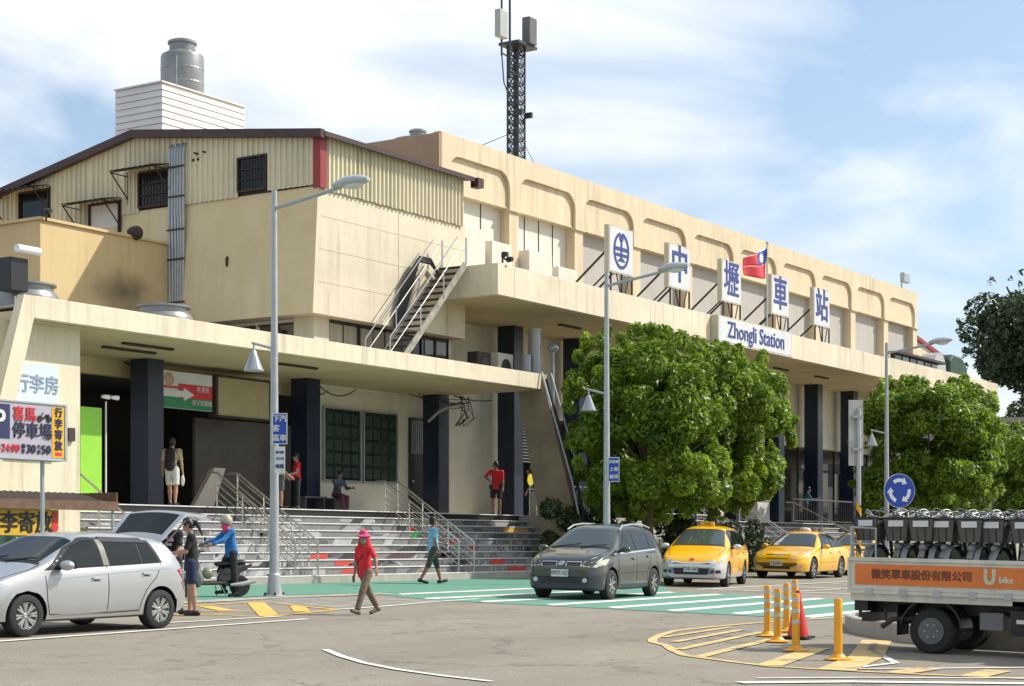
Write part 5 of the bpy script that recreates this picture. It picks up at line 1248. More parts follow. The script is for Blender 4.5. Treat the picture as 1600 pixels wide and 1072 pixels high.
# far right low wall and background wall
bw = MB(); bw.box(84, 110, 0.4, 0.8, 0, 2.9)
tag(bw.build('pale_wall', CONC), 'pale low wall behind the far trees', 'wall')
bg2 = thing('background_building', 'dark low building beyond the station at the right edge', 'building', (130, 12, 0))
b = MB(); b.box(118, 190, 5, 30, 0, 9.3); b.build('wall', mat('bg_wall', (0.2, 0.19, 0.17), 0.8, var=0.2, scale=0.3), bg2)
for i in range(14):
    b = MB(); b.box(117.95, 117.999, 6 + i * 1.7, 7.1 + i * 1.7, 5.2, 7.0); b.build('window', GLASS, bg2)
    b = MB(); b.box(120 + i * 4, 122.4 + i * 4, 4.95, 4.999, 5.2, 7.0); b.build('window', GLASS, bg2)
b = MB(); b.box(117.8, 190.2, 4.8, 30.2, 9.3, 9.6); b.build('roof', CONC, bg2)
# ------------------------------------------------------------------ trees
def leaves(name, m, parent, centers, n, size, kind=None):
    """many small two-triangle leaves filling overlapping clumps; centers: (x,y,z,rx,ry,rz)"""
    C_ = np.array(centers); vol = C_[:, 3] * C_[:, 4] * C_[:, 5]; pr = vol ** (2 / 3); pr = pr / pr.sum()
    idx = rng.choice(len(C_), n, p=pr)
    d = rng.normal(size=(n, 3)); d /= np.linalg.norm(d, axis=1)[:, None]
    rad = 1 - np.abs(rng.normal(0, 0.16, n)); rad = np.clip(rad, 0.2, 1.08)
    pos = C_[idx, :3] + d * rad[:, None] * C_[idx, 3:6]
    nrm = d * 0.7 + rng.normal(0, 0.55, (n, 3)) + np.array([0, 0, 0.45]); nrm /= np.linalg.norm(nrm, axis=1)[:, None]
    a = np.cross(nrm, rng.normal(size=(n, 3))); a /= np.linalg.norm(a, axis=1)[:, None]
    b = np.cross(nrm, a)
    s = size * rng.uniform(0.6, 1.35, n)[:, None]
    p0 = pos - a * s; p1 = pos + b * s * 0.42 + nrm * s * 0.12; p2 = pos + a * s; p3 = pos - b * s * 0.42 + nrm * s * 0.12
    V = np.stack([p0, p1, p2, p3], 1).reshape(-1, 3)
    off = np.array(total_loc(parent)); V = V - off
    me = bpy.data.meshes.new(name)
    me.vertices.add(4 * n); me.vertices.foreach_set('co', V.ravel().astype(np.float32))
    me.loops.add(4 * n); me.polygons.add(n)
    me.loops.foreach_set('vertex_index', np.arange(4 * n, dtype=np.int32))
    me.polygons.foreach_set('loop_start', np.arange(0, 4 * n, 4, dtype=np.int32)); me.polygons.foreach_set('loop_total', np.full(n, 4, dtype=np.int32))
    me.materials.append(m); me.update(calc_edges=True); me.validate()
    o = bpy.data.objects.new(name, me); COL.objects.link(o); o.parent = parent
    if kind: o['kind'] = kind
    return o

def tree(name, label, x, y, zc, rx, ry, rz, n, seed, lm=LEAF, size=0.11, trunk_r=0.16, base_z=0.0, fork=1.6, boxy=True, nclump=95, cat='tree', group=None):
    t = thing(name, label, cat, (x, y, base_z), group=group)
    q = random.Random(seed)
    cs = []
    for i in range(nclump):
        while True:
            u = [q.uniform(-1, 1) for _ in range(3)]
            p = 4.5 if boxy else 2.0
            v = sum(abs(k) ** p for k in u)
            if v < 1 and (v > 0.30 or q.random() < 0.2): break
        r = q.uniform(0.16, 0.30) * (rx + rz) / 2
        cs.append((x + u[0] * (rx - r * 0.6), y + u[1] * (ry - r * 0.6), zc + u[2] * (rz - r * 0.6), r, r, r * q.uniform(0.65, 0.95)))
    # loose sprigs that break the outline
    for i in range(int(nclump * 1.3)):
        d = Vector((q.gauss(0, 1), q.gauss(0, 1), q.gauss(0.25, 1))).normalized()
        s = q.uniform(0.95, 1.1)
        k = 1.0 / (abs(d.x) ** 3 + abs(d.y) ** 3 + abs(d.z) ** 3) ** (1 / 3) if boxy else 1.0
        cs.append((x + d.x * rx * s * k, y + d.y * ry * s * k, zc + d.z * rz * s * k, q.uniform(.10, .26), q.uniform(.10, .26), q.uniform(.14, .34)))
    leaves('crown', lm, t, cs, n, size)
    b = MB()
    top = zc - rz * 0.55
    b.tube([(x, y, base_z - 0.1), (x + 0.05, y, base_z + 0.5), (x - 0.08, y + 0.05, base_z + fork), (x, y, top)], [trunk_r * 1.5, trunk_r * 1.1, trunk_r, trunk_r * 0.75], 10)
    b.build('trunk', BARK, t, smooth=True)
    for i in range(9):
        a = q.uniform(0, 6.28); z0 = q.uniform(base_z + fork * 0.8, top); L_ = q.uniform(0.5, 0.85)
        e = (x + math.cos(a) * rx * L_, y + math.sin(a) * ry * L_, zc + q.uniform(-0.2, 0.8) * rz)
        m_ = ((x * 1.3 + e[0] * 0.7) / 2, (y * 1.3 + e[1] * 0.7) / 2, (z0 + e[2]) / 2 + 0.15)
        b = MB(); b.tube([(x, y, z0), m_, e], [trunk_r * 0.55, trunk_r * 0.35, trunk_r * 0.12], 7); b.build('branch', BARK, t, smooth=True)
    return t
tree('banyan_tree', 'big clipped banyan tree in front of the high canopy, behind the second lamp', 48.9, -2.5, 4.75, 2.25, 2.3, 2.75, 80000, 11, size=0.088)
tree('banyan_tree', 'clipped banyan tree overlapping the long lettered board, right half of the big green mass', 53.75, -2.3, 4.75, 2.2, 2.2, 2.6, 72000, 12, size=0.09)
tree('banyan_tree', 'rounded banyan tree behind the farthest lamp and the blue sign', 73.9, -2.5, 4.8, 2.9, 2.8, 3.15, 72000, 13, size=0.11)
tree('banyan_tree', 'banyan tree partly cut by the right edge of the photo', 91.5, -2.6, 4.3, 2.9, 2.7, 2.9, 26000, 14, size=0.14)
tree('ficus_tree', 'large dark spreading tree rising above the roofs at the right edge', 119.5, 5.0, 15.0, 9.0, 6, 4.1, 44000, 16, lm=LEAFD, size=0.2, trunk_r=0.5, fork=6, boxy=False, nclump=80)
tree('ficus_tree', 'dark far tree behind the roof line at the right edge', 150, 12, 9.3, 10, 8, 5.0, 22000, 17, lm=LEAFD, size=0.3, trunk_r=0.4, fork=3, boxy=False, nclump=60)
# low planting round the first trunks
hd = []
q = random.Random(4)
for i in range(60): hd.append((q.uniform(47.5, 60.8), q.uniform(-1.4, 0.8), q.uniform(0.3, 1.7), .4, .4, .4))
for i in range(10): hd.append((q.uniform(46.8, 51.5), q.uniform(-1.8, 0.2), q.uniform(1.2, 2.3), .35, .35, .35))
sh = thing('shrub_bed', 'dark shrubs growing round the foot of the big banyan tree', 'shrubs', (51, -0.5, 0)); leaves('foliage', LEAFD, sh, hd, 22000, 0.09)
b = MB()
for i in range(14): x = q.uniform(46.5, 56); y = q.uniform(-1.2, .2); b.tube([(x, y, 0), (x + q.uniform(-.1, .1), y, q.uniform(.6, 1.4))], 0.015, 5)
b.build('stem', BARK, sh)
# ------------------------------------------------------------------ vehicles
def carpaint(name, col, metal=0.0, rough=0.32):
    m = bpy.data.materials.new(name); m.use_nodes = True
    t = m.node_tree; n_, l_ = t.nodes.new, t.links.new; p = t.nodes['Principled BSDF']
    tc = n_('ShaderNodeTexCoord'); nz = n_('ShaderNodeTexNoise'); nz.inputs['Scale'].default_value = 2.0; nz.inputs['Detail'].default_value = 6; l_(tc.outputs['Object'], nz.inputs['Vector'])
    r = n_('ShaderNodeValToRGB'); r.color_ramp.elements[0].color = (*[c * 0.9 for c in col], 1); r.color_ramp.elements[1].color = (*[min(1, c * 1.06) for c in col], 1); l_(nz.outputs['Fac'], r.inputs['Fac'])
    # road film low on the panels
    sp = n_('ShaderNodeSeparateXYZ'); l_(tc.outputs['Object'], sp.inputs[0]); mr = n_('ShaderNodeMapRange'); mr.inputs['From Min'].default_value = 0.15; mr.inputs['From Max'].default_value = 0.5; mr.inputs['To Min'].default_value = 0.35; mr.inputs['To Max'].default_value = 0; l_(sp.outputs['Z'], mr.inputs['Value'])
    mx = n_('ShaderNodeMix'); mx.data_type = 'RGBA'; l_(mr.outputs[0], mx.inputs[0]); l_(r.outputs[0], mx.inputs[6]); mx.inputs[7].default_value = (0.2, 0.18, 0.15, 1); l_(mx.outputs[2], p.inputs['Base Color'])
    p.inputs['Metallic'].default_value = metal; p.inputs['Roughness'].default_value = rough; p.inputs['Coat Weight'].default_value = 0.8; p.inputs['Coat Roughness'].default_value = 0.05
    return m
SILVER = carpaint('silver_paint', (0.43, 0.44, 0.44), 0.5, 0.36)
TAXI = carpaint('taxi_yellow', (0.92, 0.47, 0.0), 0.0, 0.3)
GREYG = carpaint('grey_green_paint', (0.05, 0.058, 0.043), 0.35, 0.3)
CWHITE = carpaint('silver_bumper', (0.58, 0.58, 0.58), 0.2, 0.35)
CLAD = mat('dark_cladding', (0.03, 0.035, 0.045), 0.5, var=0.15)
ALLOY = mat('alloy', (0.52, 0.52, 0.51), 0.3, metal=0.7, var=0.08)
LAMPG = mat('headlamp', (0.55, 0.57, 0.55), 0.08, metal=0.3, var=0.25, scale=9, coat=1)
LAMPY = mat('amber_headlamp', (0.55, 0.55, 0.40), 0.1, metal=0.2, var=0.25, scale=9, coat=1)
TAILR = mat('tail_red', (0.50, 0.015, 0.02), 0.15, var=0.2, scale=9, coat=1)
CHROME = mat('chrome', (0.65, 0.65, 0.65), 0.12, metal=1.0, var=0.05)
SEAM = mat('panel_seam', (0.012, 0.012, 0.012), 0.7, var=0)
PLATEW = mat('plate_white', (0.6, 0.6, 0.58), 0.5, var=0.05)

def interp(tab, x):
    if x <= tab[0][0]: return tab[0][1]
    for (a, za), (b, zb) in zip(tab, tab[1:]):
        if x <= b:
            t = (x - a) / (b - a); return za + (zb - za) * t
    return tab[-1][1]
def smooth_tab(tab, xs, w):
    return [sum(interp(tab, x + w * o) for o in (-1, -.66, -.33, 0, .33, .66, 1)) / 7 for x in xs]

def side_poly(pts, y=0): return pts

class Car:
    """x runs from the nose (0) to the tail (L) in the tables; the built car faces +X with its origin on the ground at mid length"""
    def __init__(s, name, label, sp, group=None):
        s.sp = sp; s.L = sp['L']; s.t = thing(name, label, sp.get('cat', 'car'), group=group)
        s.loft()
    def loft(s):
        sp = s.sp; L = s.L; W = sp['W'] / 2
        xs = sorted(set([0, .015, .04, .08, .13, .2] + list(np.linspace(.3, L - .3, 56)) + [L - .2, L - .12, L - .07, L - .035, L - .012, L]))
        zt = smooth_tab(sp['top'], xs, sp.get('sm', 0.05)); zb = smooth_tab(sp['belt'], xs, 0.06); zl = smooth_tab(sp.get('sill', [(0, .24), (.25, .19), (L - .3, .2), (L, .3)]), xs, 0.03)
        rings = []
        for x, t_, b_, l_ in zip(xs, zt, zb, zl):
            e0 = min(1, x / sp.get('rn', .42)); e1 = min(1, (L - x) / sp.get('rt', .35))
            w = W * (1 - sp.get('tn', .22) * (1 - e0) ** 2.2 - sp.get('tt', .14) * (1 - e1) ** 2.2)
            w *= 1 - 0.03 * abs(x / L - .5) * 2
            zb_ = min(b_, t_ - 0.045)
            cab = max(0, min(1, (t_ - b_) / 0.45))
            h = t_ - zb_
            tum = sp.get('tum', .42) * cab
            pts = [(0, l_), (w * .55, l_), (w - .10, l_ + .005), (w - .03, l_ + .04), (w - .012, l_ + .13), (w - .002, l_ + .25), (w, (l_ + zb_) / 2 + .06), (w - .006, zb_ - .14), (w - .018, zb_ - .05), (w - .04, zb_)]
            yb = w - .04; pw = 2 / (4.6 - 1.0 * (1 - cab))
            for i in range(1, 15):
                a = math.pi / 2 * i / 14
                if cab > 0.5: a = math.pi / 2 * (i / 14) ** 0.85
                cy = max(0, math.cos(a)) ** pw; sz = math.sin(a) ** pw
                pts.append(((yb - tum * h * sz) * cy, zb_ + h * sz))
            rings.append((x, pts))
        K = len(rings[0][1]); vs = []; fs = []
        M_ = 2 * K - 2
        for x, pts in rings:
            full = pts + [(-y, z) for y, z in reversed(pts[1:-1])]
            for y, z in full: vs.append((L / 2 - x, y, z))
        n = len(rings)
        for i in range(n - 1):
            for k in range(M_): a, b = i * M_ + k, i * M_ + (k + 1) % M_; fs.append((a, b, b + M_, a + M_))
        fs.append(tuple(range(M_))); fs.append(tuple((n - 1) * M_ + k for k in range(M_)))
        me = bpy.data.meshes.new('tmp'); me.from_pydata(vs, [], fs)
        bm = bmesh.new(); bm.from_mesh(me); bmesh.ops.recalc_face_normals(bm, faces=bm.faces); bm.to_mesh(me)
        s.bvh = BVHTree.FromBMesh(bm); bm.free()
        o = bpy.data.objects.new('tmp', me); COL.objects.link(o)
        cut = MB(); R_ = sp['R']
        for xw in (sp['xf'], sp['xr']):
            for sgn in (-1, 1): cut.rev([(0.001, W - .34), (R_ + .045, W - .34), (R_ + .055, W + .12), (0.001, W + .12)] if sgn > 0 else [(0.001, -W - .12), (R_ + .055, -W - .12), (R_ + .045, -W + .34), (0.001, -W + .34)], 36, (L / 2 - xw, 0, R_ + .01), axis='y')
        c = cut.build('cutter', BLACK)
        md = o.modifiers.new('b', 'BOOLEAN'); md.operation = 'DIFFERENCE'; md.object = c; md.solver = 'EXACT'
        dg = bpy.context.evaluated_depsgraph_get(); dg.update()
        me2 = bpy.data.meshes.new_from_object(o.evaluated_get(dg))
        bpy.data.objects.remove(o); bpy.data.objects.remove(c)
        me2.name = 'body'; me2.materials.clear(); me2.materials.append(sp['paint']); me2.materials.append(sp.get('low', BLACK)); me2.materials.append(BLACK)
        zlow = sp.get('zlow', 0); 
        for p_ in me2.polygons:
            cx, cy, cz = p_.center
            p_.material_index = 0
            xn = L / 2 - cx
            if min((cx - (L / 2 - sp['xf'])) ** 2, (cx - (L / 2 - sp['xr'])) ** 2) + (cz - R_ - .01) ** 2 < (R_ + .052) ** 2 and abs(cy) < W - .015 and cz > .2: p_.material_index = 2
            elif cz < zlow and callable(sp.get('lowf')) is False: p_.material_index = 1
            elif callable(sp.get('lowf')) and sp['lowf'](xn, cy, cz): p_.material_index = 1
            elif cz < 0.215: p_.material_index = 2
        me2.polygons.foreach_set('use_smooth', [True] * len(me2.polygons)); me2.set_sharp_from_angle(angle=R(30))
        s.body = bpy.data.objects.new('body', me2); COL.objects.link(s.body); s.body.parent = s.t
    def hit(s, o, d):
        h = s.bvh.ray_cast(Vector(o), Vector(d)); return h
    def panel(s, name, m, poly, how, side=1, off=0.006, parent=None, cell=0.12, skirt=0.02, smooth=True, label=None, kind=None):
        if name.startswith(('side_window', 'windscreen', 'rear_screen', 'window_surround', 'door_pillar', 'rain')): cell = 0.05; off += .006 if name != 'window_surround' else .002
        """lay a panel with the given outline on the body. how: 'side' (x,z), 'top' (x,y), 'front'/'rear' (y,z), x measured from the nose"""
        L = s.L
        bm = bmesh.new()
        vsx = [bm.verts.new((a, b, 0)) for a, b in poly]
        f = bm.faces.new(vsx)
        xs_ = [p[0] for p in poly]; ys_ = [p[1] for p in poly]
        for ax_, lo, hi in ((0, min(xs_), max(xs_)), (1, min(ys_), max(ys_))):
            n = max(1, int((hi - lo) / cell))
            for i in range(1, n):
                co = [0, 0, 0]; no = [0, 0, 0]; co[ax_] = lo + (hi - lo) * i / n; no[ax_] = 1
                bmesh.ops.bisect_plane(bm, geom=bm.verts[:] + bm.edges[:] + bm.faces[:], plane_co=co, plane_no=no)
        last = None
        for v in bm.verts:
            a, b = v.co.x, v.co.y
            if how == 'side': o = (L / 2 - a, 3 * side, b); d = (0, -side, 0)
            elif how == 'top': o = (L / 2 - a, b, 4); d = (0, 0, -1)
            elif how == 'front': o = (L / 2 + 3, a, b); d = (-1, 0, 0)
            else: o = (-L / 2 - 3, a, b); d = (1, 0, 0)
            h = s.hit(o, d)
            if h[0] is None: q = Vector(o) + Vector(d) * 3; nn_ = -Vector(d)
            else: q, nn_ = h[0], h[1]
            if nn_.dot(Vector(d)) > 0: nn_ = -nn_
            v.co = q + (nn_ * 0.5 - Vector(d) * 0.5).normalized() * off
        be = [e for e in bm.edges if e.is_boundary]
        r = bmesh.ops.extrude_edge_only(bm, edges=be)
        dd = {'side': Vector((0, -side, 0)), 'top': Vector((0, 0, -1)), 'front': Vector((-1, 0, 0)), 'rear': Vector((1, 0, 0))}[how]
        for g_ in r['geom']:
            if isinstance(g_, bmesh.types.BMVert): g_.co += dd * skirt
        bmesh.ops.recalc_face_normals(bm, faces=bm.faces)
        # make sure the outside looks outward
        sm = sum((f_.normal.dot(-dd) for f_ in bm.faces))
        if sm < 0: bmesh.ops.reverse_faces(bm, faces=bm.faces)
        me = bpy.data.meshes.new(name); bm.to_mesh(me); bm.free()
        me.materials.append(m)
        if smooth: me.polygons.foreach_set('use_smooth', [True] * len(me.polygons)); me.set_sharp_from_angle(angle=R(35))
        o = bpy.data.objects.new(name, me); COL.objects.link(o); o.parent = parent or s.t
        if label: o['label'] = label
        if kind: o['kind'] = kind
        return o
    def seam(s, pts, how='side', side=1, w=0.012, name='panel_gap', m=None, parent=None, off=0.003):
        L_ = []; R_ = []
        P = [Vector((a, b, 0)) for a, b in pts]
        for i, p in enumerate(P):
            d = (P[min(i + 1, len(P) - 1)] - P[max(i - 1, 0)]).normalized(); n = Vector((-d.y, d.x, 0)) * w / 2
            L_.append(p + n); R_.append(p - n)
        return s.panel(name, m or SEAM, [(p.x, p.y) for p in L_] + [(p.x, p.y) for p in reversed(R_)], how, side, off=off, skirt=0.008, parent=parent, cell=0.1)
    def wheels(s, spokes=8, twin=True, rimm=None):
        sp = s.sp; R_ = sp['R']; W = sp['W'] / 2; L = s.L; rw = R_ * sp.get('rim', .66)
        tb = MB(); tb.rev([(rw - .01, -.09), (R_ - .03, -.10), (R_ - .006, -.085), (R_, -.06), (R_, .06), (R_ - .006, .085), (R_ - .03, .10), (rw + .005, .10), (rw, .085), (rw - .012, .07)], 36, axis='y')
        rb = MB(); rb.rev([(rw - .004, .092), (rw - .004, .075), (rw - .03, .065), (rw - .035, .02)], 32, axis='y')
        rb.f = rb.f[:-2]; rb.mi = rb.mi[:-2]
        rb.rev([(0.001, .07), (0.03, .075), (0.05, .06), (0.055, .03), (0.001, .03)], 16, axis='y')
        for k in range(spokes):
            a = 2 * math.pi * k / spokes
            for da in ((-.09, .09) if twin else (0,)):
                c0, s0 = math.cos(a + da * .6), math.sin(a + da * .6); c1, s1 = math.cos(a + da * 1.5), math.sin(a + da * 1.5)
                rb.bar((c0 * .045, .058, s0 * .045), (c1 * (rw - .015), .072, s1 * (rw - .015)), .03 if twin else .055, .028)
        bb = MB(); bb.rev([(0.001, .0), (rw - .03, .0), (rw - .03, .012), (0.001, .012)], 24, axis='y')
        first = True
        for xw in (sp['xf'], sp['xr']):
            for sg in (1, -1):
                if first:
                    w_ = tb.build('wheel', RUBBER, s.t, smooth=True, world=False); r_ = rb.build('rim', rimm or ALLOY, w_, world=False); d_ = bb.build('brake_disc', BLACK, w_, world=False); first = False; base = w_
                else: w_ = copy_tree(base, s.t)
                w_.location = (L / 2 - xw, sg * (W - .115), R_); w_.rotation_euler = (0, random.uniform(0, 1), 0 if sg > 0 else math.pi)
    def mirror(s, x, z, m=None, w=.2):
        for sg in (1, -1):
            W = s.sp['W'] / 2; L = s.L
            b = MB(); b.sphere((L / 2 - x, sg * (W + .10), z), 1, 14, 8, (.09, .115, .075)); o = b.build('wing_mirror', m or s.sp['paint'], s.t, smooth=True)
            b = MB(); b.bar((L / 2 - x - .02, sg * (W - .08), z - .05), (L / 2 - x, sg * (W + .05), z - .03), .05, .04); b.box(L / 2 - x - .085, L / 2 - x - .09, sg * (W + .02), sg * (W + .18), z - .05, z + .05); b.build('mirror_foot', BLACK, o)
    def handles(s, xs_, z):
        for sg in (1, -1):
            for x, zz_ in zip(xs_, z if isinstance(z, (list, tuple)) else [z] * len(xs_)):
                h = s.panel('door_handle', s.sp['paint'], [(x - .09, zz_ - .012), (x + .09, zz_ - .012), (x + .09, zz_ + .014), (x - .09, zz_ + .014)], 'side', sg, off=.03, skirt=.03)
                s.panel('handle_recess', SEAM, [(x - .06, zz_ - .035), (x + .04, zz_ - .035), (x + .04, zz_ - .014), (x - .06, zz_ - .014)], 'side', sg, off=.003, skirt=.01, parent=h)
    def plate(s, txt, z, y=0, rear=False):
        h = s.hit(((s.L / 2 + 3) * (-1 if rear else 1), y, z), ((1 if rear else -1), 0, 0)); sx = -1 if rear else 1
        x = h[0].x + sx * .03
        b = MB(); b.box(x - .008 * sx, x + .008 * sx, y - .19, y + .19, z - .075, z + .075); b.box(x - .06 * sx, x - .009 * sx, y - .1, y + .1, z - .04, z + .04); p_ = b.build('number_plate', PLATEW, s.t)
        text_mesh('lettering', txt, .125, BLACK, p_, frame((x + .012 * sx, y, z), (0, 1 * sx, 0)), extr=.002, sx=.82)
        b = MB()
        return p_
    def place(s, x, y, heading, scale=1.0):
        sl = SL
        s.t.location = (x, y, gz(y)); 
        # heading: world direction the nose points to (radians); lay the car on the sloping road
        q = Matrix.Rotation(heading, 4, 'Z'); up = Vector((0, -SL, 1)).normalized()
        tilt = Vector((0, 0, 1)).rotation_difference(up).to_matrix().to_4x4()
        s.t.rotation_euler = (tilt @ q).to_euler(); s.t.scale = (scale,) * 3
        return s

# ---- silver hatchback with its tailgate up
sp = dict(L=4.0, W=1.70, R=.30, xf=.80, xr=3.35, paint=SILVER, tum=.40, rn=.55, tn=.30, zlow=.19,
          top=[(0, .50), (.02, .60), (.12, .72), (.35, .82), (.75, .93), (1.0, 1.0), (1.12, 1.06), (1.85, 1.40), (2.1, 1.455), (2.6, 1.48), (3.1, 1.46), (3.5, 1.41), (3.64, 1.36), (3.76, 1.15), (3.88, .98), (3.97, .85), (4.0, .60)],
          belt=[(0, .55), (.5, .78), (1.0, .90), (2.0, .93), (3.0, .98), (3.6, 1.02), (3.9, .92), (4.0, .7)])
c = Car('silver_hatchback', 'silver hatchback with its tailgate raised at the left edge', sp)
for sg in (1, -1):
    fw = c.panel('side_window', CARGLASS, [(1.30, .955), (2.20, .985), (2.20, 1.36), (2.02, 1.355), (1.75, 1.27), (1.42, 1.07)], 'side', sg)
    c.panel('side_window', CARGLASS, [(2.34, .99), (2.98, 1.015), (2.98, 1.345), (2.34, 1.365)], 'side', sg)
    c.panel('side_window', CARGLASS, [(3.02, 1.018), (3.34, 1.035), (3.22, 1.32), (3.02, 1.342)], 'side', sg)
    c.panel('window_surround', SEAM, [(1.12, .93), (1.30, .935), (3.40, 1.015), (3.27, 1.355), (2.95, 1.375), (2.1, 1.40), (1.98, 1.385), (1.62, 1.24)], 'side', sg, off=.002, skirt=.01)
    c.panel('door_pillar', mat('pillar_olive', (0.16, 0.16, 0.13), 0.35, var=0.1) if sg == 1 else bpy.data.materials['pillar_olive'], [(2.215, .985), (2.33, .988), (2.33, 1.365), (2.225, 1.362)], 'side', sg, off=.007)
    c.panel('rain_visor', mat('smoked_visor', (0.06, 0.055, 0.06), 0.2, var=0.1) if sg == 1 else bpy.data.materials['smoked_visor'], [(2.32, 1.33), (3.2, 1.315), (3.12, 1.385), (2.32, 1.40)], 'side', sg, off=.014)
    c.seam([(1.12, .85), (1.15, .5), (1.2, .30)], 'side', sg); c.seam([(2.27, .98), (2.28, .6), (2.26, .29)], 'side', sg); c.seam([(3.36, 1.0), (3.25, .8), (3.05, .62), (2.95, .45), (2.9, .3)], 'side', sg); c.seam([(1.2, .30), (2.26, .29), (2.9, .3)], 'side', sg)
    c.seam([(1.25, .80), (2.2, .86), (3.0, .90), (3.5, .93)], 'side', sg, w=.018, name='swage_line', m=mat('swage', (0.38, 0.39, 0.40), .35, metal=.4, var=0) if sg == 1 else bpy.data.materials['swage'])
    c.panel('sill_strip', CHROME, [(1.3, .275), (2.9, .315), (2.9, .335), (1.35, .30)], 'side', sg, off=.006)
    c.panel('headlight', LAMPG, [(.10, .64), (.62, .80), (.72, .82), (.40, .70), (.12, .60)], 'side', sg, off=.006)
    c.panel('tail_light', TAILR, [(3.70, .90), (3.82, .93), (3.91, .92), (3.975, .76), (3.88, .70), (3.76, .84)], 'side', sg, off=.008)
    c.panel('tail_light', LAMPG, [(3.80, .72), (3.90, .69), (3.98, .60), (3.95, .55), (3.88, .62)], 'side', sg, off=.008)
    c.seam([(.62, .62), (.80, .66), (.98, .62)], 'side', sg, w=.02, name='arch_crease', m=bpy.data.materials['swage'])
c.handles([2.05, 3.05], [.80, .855])
c.panel('windscreen', CARGLASS, [(1.14, -.66), (1.14, .66), (1.84, .54), (1.84, -.54)], 'top', off=.006)
c.seam([(1.10, -.70), (1.10, .70)], 'top', w=.06, name='wiper_cowl'); c.seam([(1.08, .1), (1.22, .55)], 'top', w=.03, name='wiper', off=.02); c.seam([(1.08, -.5), (1.22, .0)], 'top', w=.03, name='wiper', off=.02)
c.seam([(.3, .68), (.9, .74), (1.1, .72)], 'top'); c.seam([(.3, -.68), (.9, -.74), (1.1, -.72)], 'top')
c.panel('grille', BLACK, [(-.5, .30), (.5, .30), (.42, .50), (-.42, .50)], 'front'); c.panel('load_opening', BLACK, [(-.56, .72), (.56, .72), (.50, 1.28), (-.50, 1.28)], 'rear', off=.004)
c.mirror(1.38, 1.0); c.wheels(8, True); c.plate('3861-YZ', .55)
b = MB(); 
for sg in (1, -1): b.tube([(1.0, sg * .60, 1.36), (-.2, sg * .60, 1.36)], .001, 4)
# raised tailgate hinged at the roof edge
tg = MB(); hx, hz = -1.66, 1.37
def G(u, v, d=0):
    """u 0..1 from hinge to lower lip, v -1..1 across, d thickness"""
    a = R(40) if u < .62 else R(8)
    l0 = min(u, .62) * 1.0; l1 = max(0, u - .62) * 1.15
    x = hx - l0 * math.cos(R(42)) - l1 * math.cos(R(-2)); z = hz + l0 * math.sin(R(42)) + l1 * math.sin(R(-2))
    bow = .05 * (1 - v * v); w = .56 + .07 * u
    return Vector((x - bow * .5 + .64 * d * -1, v * w, z + bow + .77 * d))
vs = []; fs = []; nu, nv = 12, 14
for d in (0.0, -.055):
    for i in range(nu + 1):
        for j in range(nv + 1): vs.append(G(i / nu, -1 + 2 * j / nv, d))
S_ = (nu + 1) * (nv + 1)
for i in range(nu):
    for j in range(nv):
        q = i * (nv + 1) + j; fs.append((q, q + 1, q + nv + 2, q + nv + 1)); fs.append((q + S_, q + nv + 1 + S_, q + nv + 2 + S_, q + 1 + S_))
for j in range(nv): q = j; fs.append((q, q + S_, q + 1 + S_, q + 1)); q = nu * (nv + 1) + j; fs.append((q, q + 1, q + 1 + S_, q + S_))
for i in range(nu): q = i * (nv + 1); fs.append((q, q + nv + 1, q + nv + 1 + S_, q + S_)); q = i * (nv + 1) + nv; fs.append((q, q + S_, q + nv + 1 + S_, q + nv + 1))
tg.add(vs, fs); tgo = tg.build('tailgate', SILVER, c.t, smooth=True, world=False)
def gp_(name, u0, u1, w_, d, m):
    b = MB(); vs = []; fs = []
    for i in range(9):
        for j in range(11): vs.append(G(u0 + (u1 - u0) * i / 8, (-1 + 2 * j / 10) * w_, d))
    for i in range(8):
        for j in range(10): q = i * 11 + j; fs.append((q, q + 1, q + 12, q + 11))
    b.add(vs, fs); return b.build(name, m, tgo, smooth=True, world=False, recalc=False)
gp_('rear_window', .08, .56, .84, .004, CARGLASS); gp_('rear_window_inside', .08, .58, .86, -.062, mat('inside_glass', (0.05, 0.07, 0.07), 0.12, var=.2)); gp_('inner_trim', .62, .95, .8, -.06, CLAD)
b = MB(); b.tube([(hx + .05, -.60, hz - .12), (hx - .42, -.62, hz + .3)], .014, 6); b.tube([(hx + .05, .60, hz - .12), (hx - .42, .62, hz + .3)], .014, 6); b.build('gas_strut', BLACK, tgo, world=False, kind='stuff')
c.place(17.05, -10.42, R(183.9), 1.0); c.t.scale = (1.03, 0.95, 0.925)

# ---- grey-green crossover
sp = dict(L=4.2, W=1.70, R=.315, xf=.84, xr=3.42, paint=GREYG, tum=.36, rn=.45, tn=.24, low=CLAD, lowf=lambda x, y, z: (z < .36) or (x < .35 and z < .56) or ((x - .84) ** 2 + (z - .32) ** 2 < .42 ** 2) or ((x - 3.42) ** 2 + (z - .32) ** 2 < .42 ** 2 and abs(y) > .7),
          top=[(0, .60), (.03, .72), (.14, .84), (.45, .95), (.85, 1.04), (1.0, 1.09), (1.75, 1.48), (2.0, 1.56), (2.5, 1.60), (3.1, 1.60), (3.7, 1.56), (3.92, 1.50), (4.05, 1.15), (4.15, .9), (4.2, .6)],
          belt=[(0, .62), (.5, .86), (1.0, .97), (2.2, 1.0), (3.6, 1.06), (4.2, .9)])
c = Car('dark_crossover', 'dark grey-green compact car in front of the steps, driving towards the left', sp)
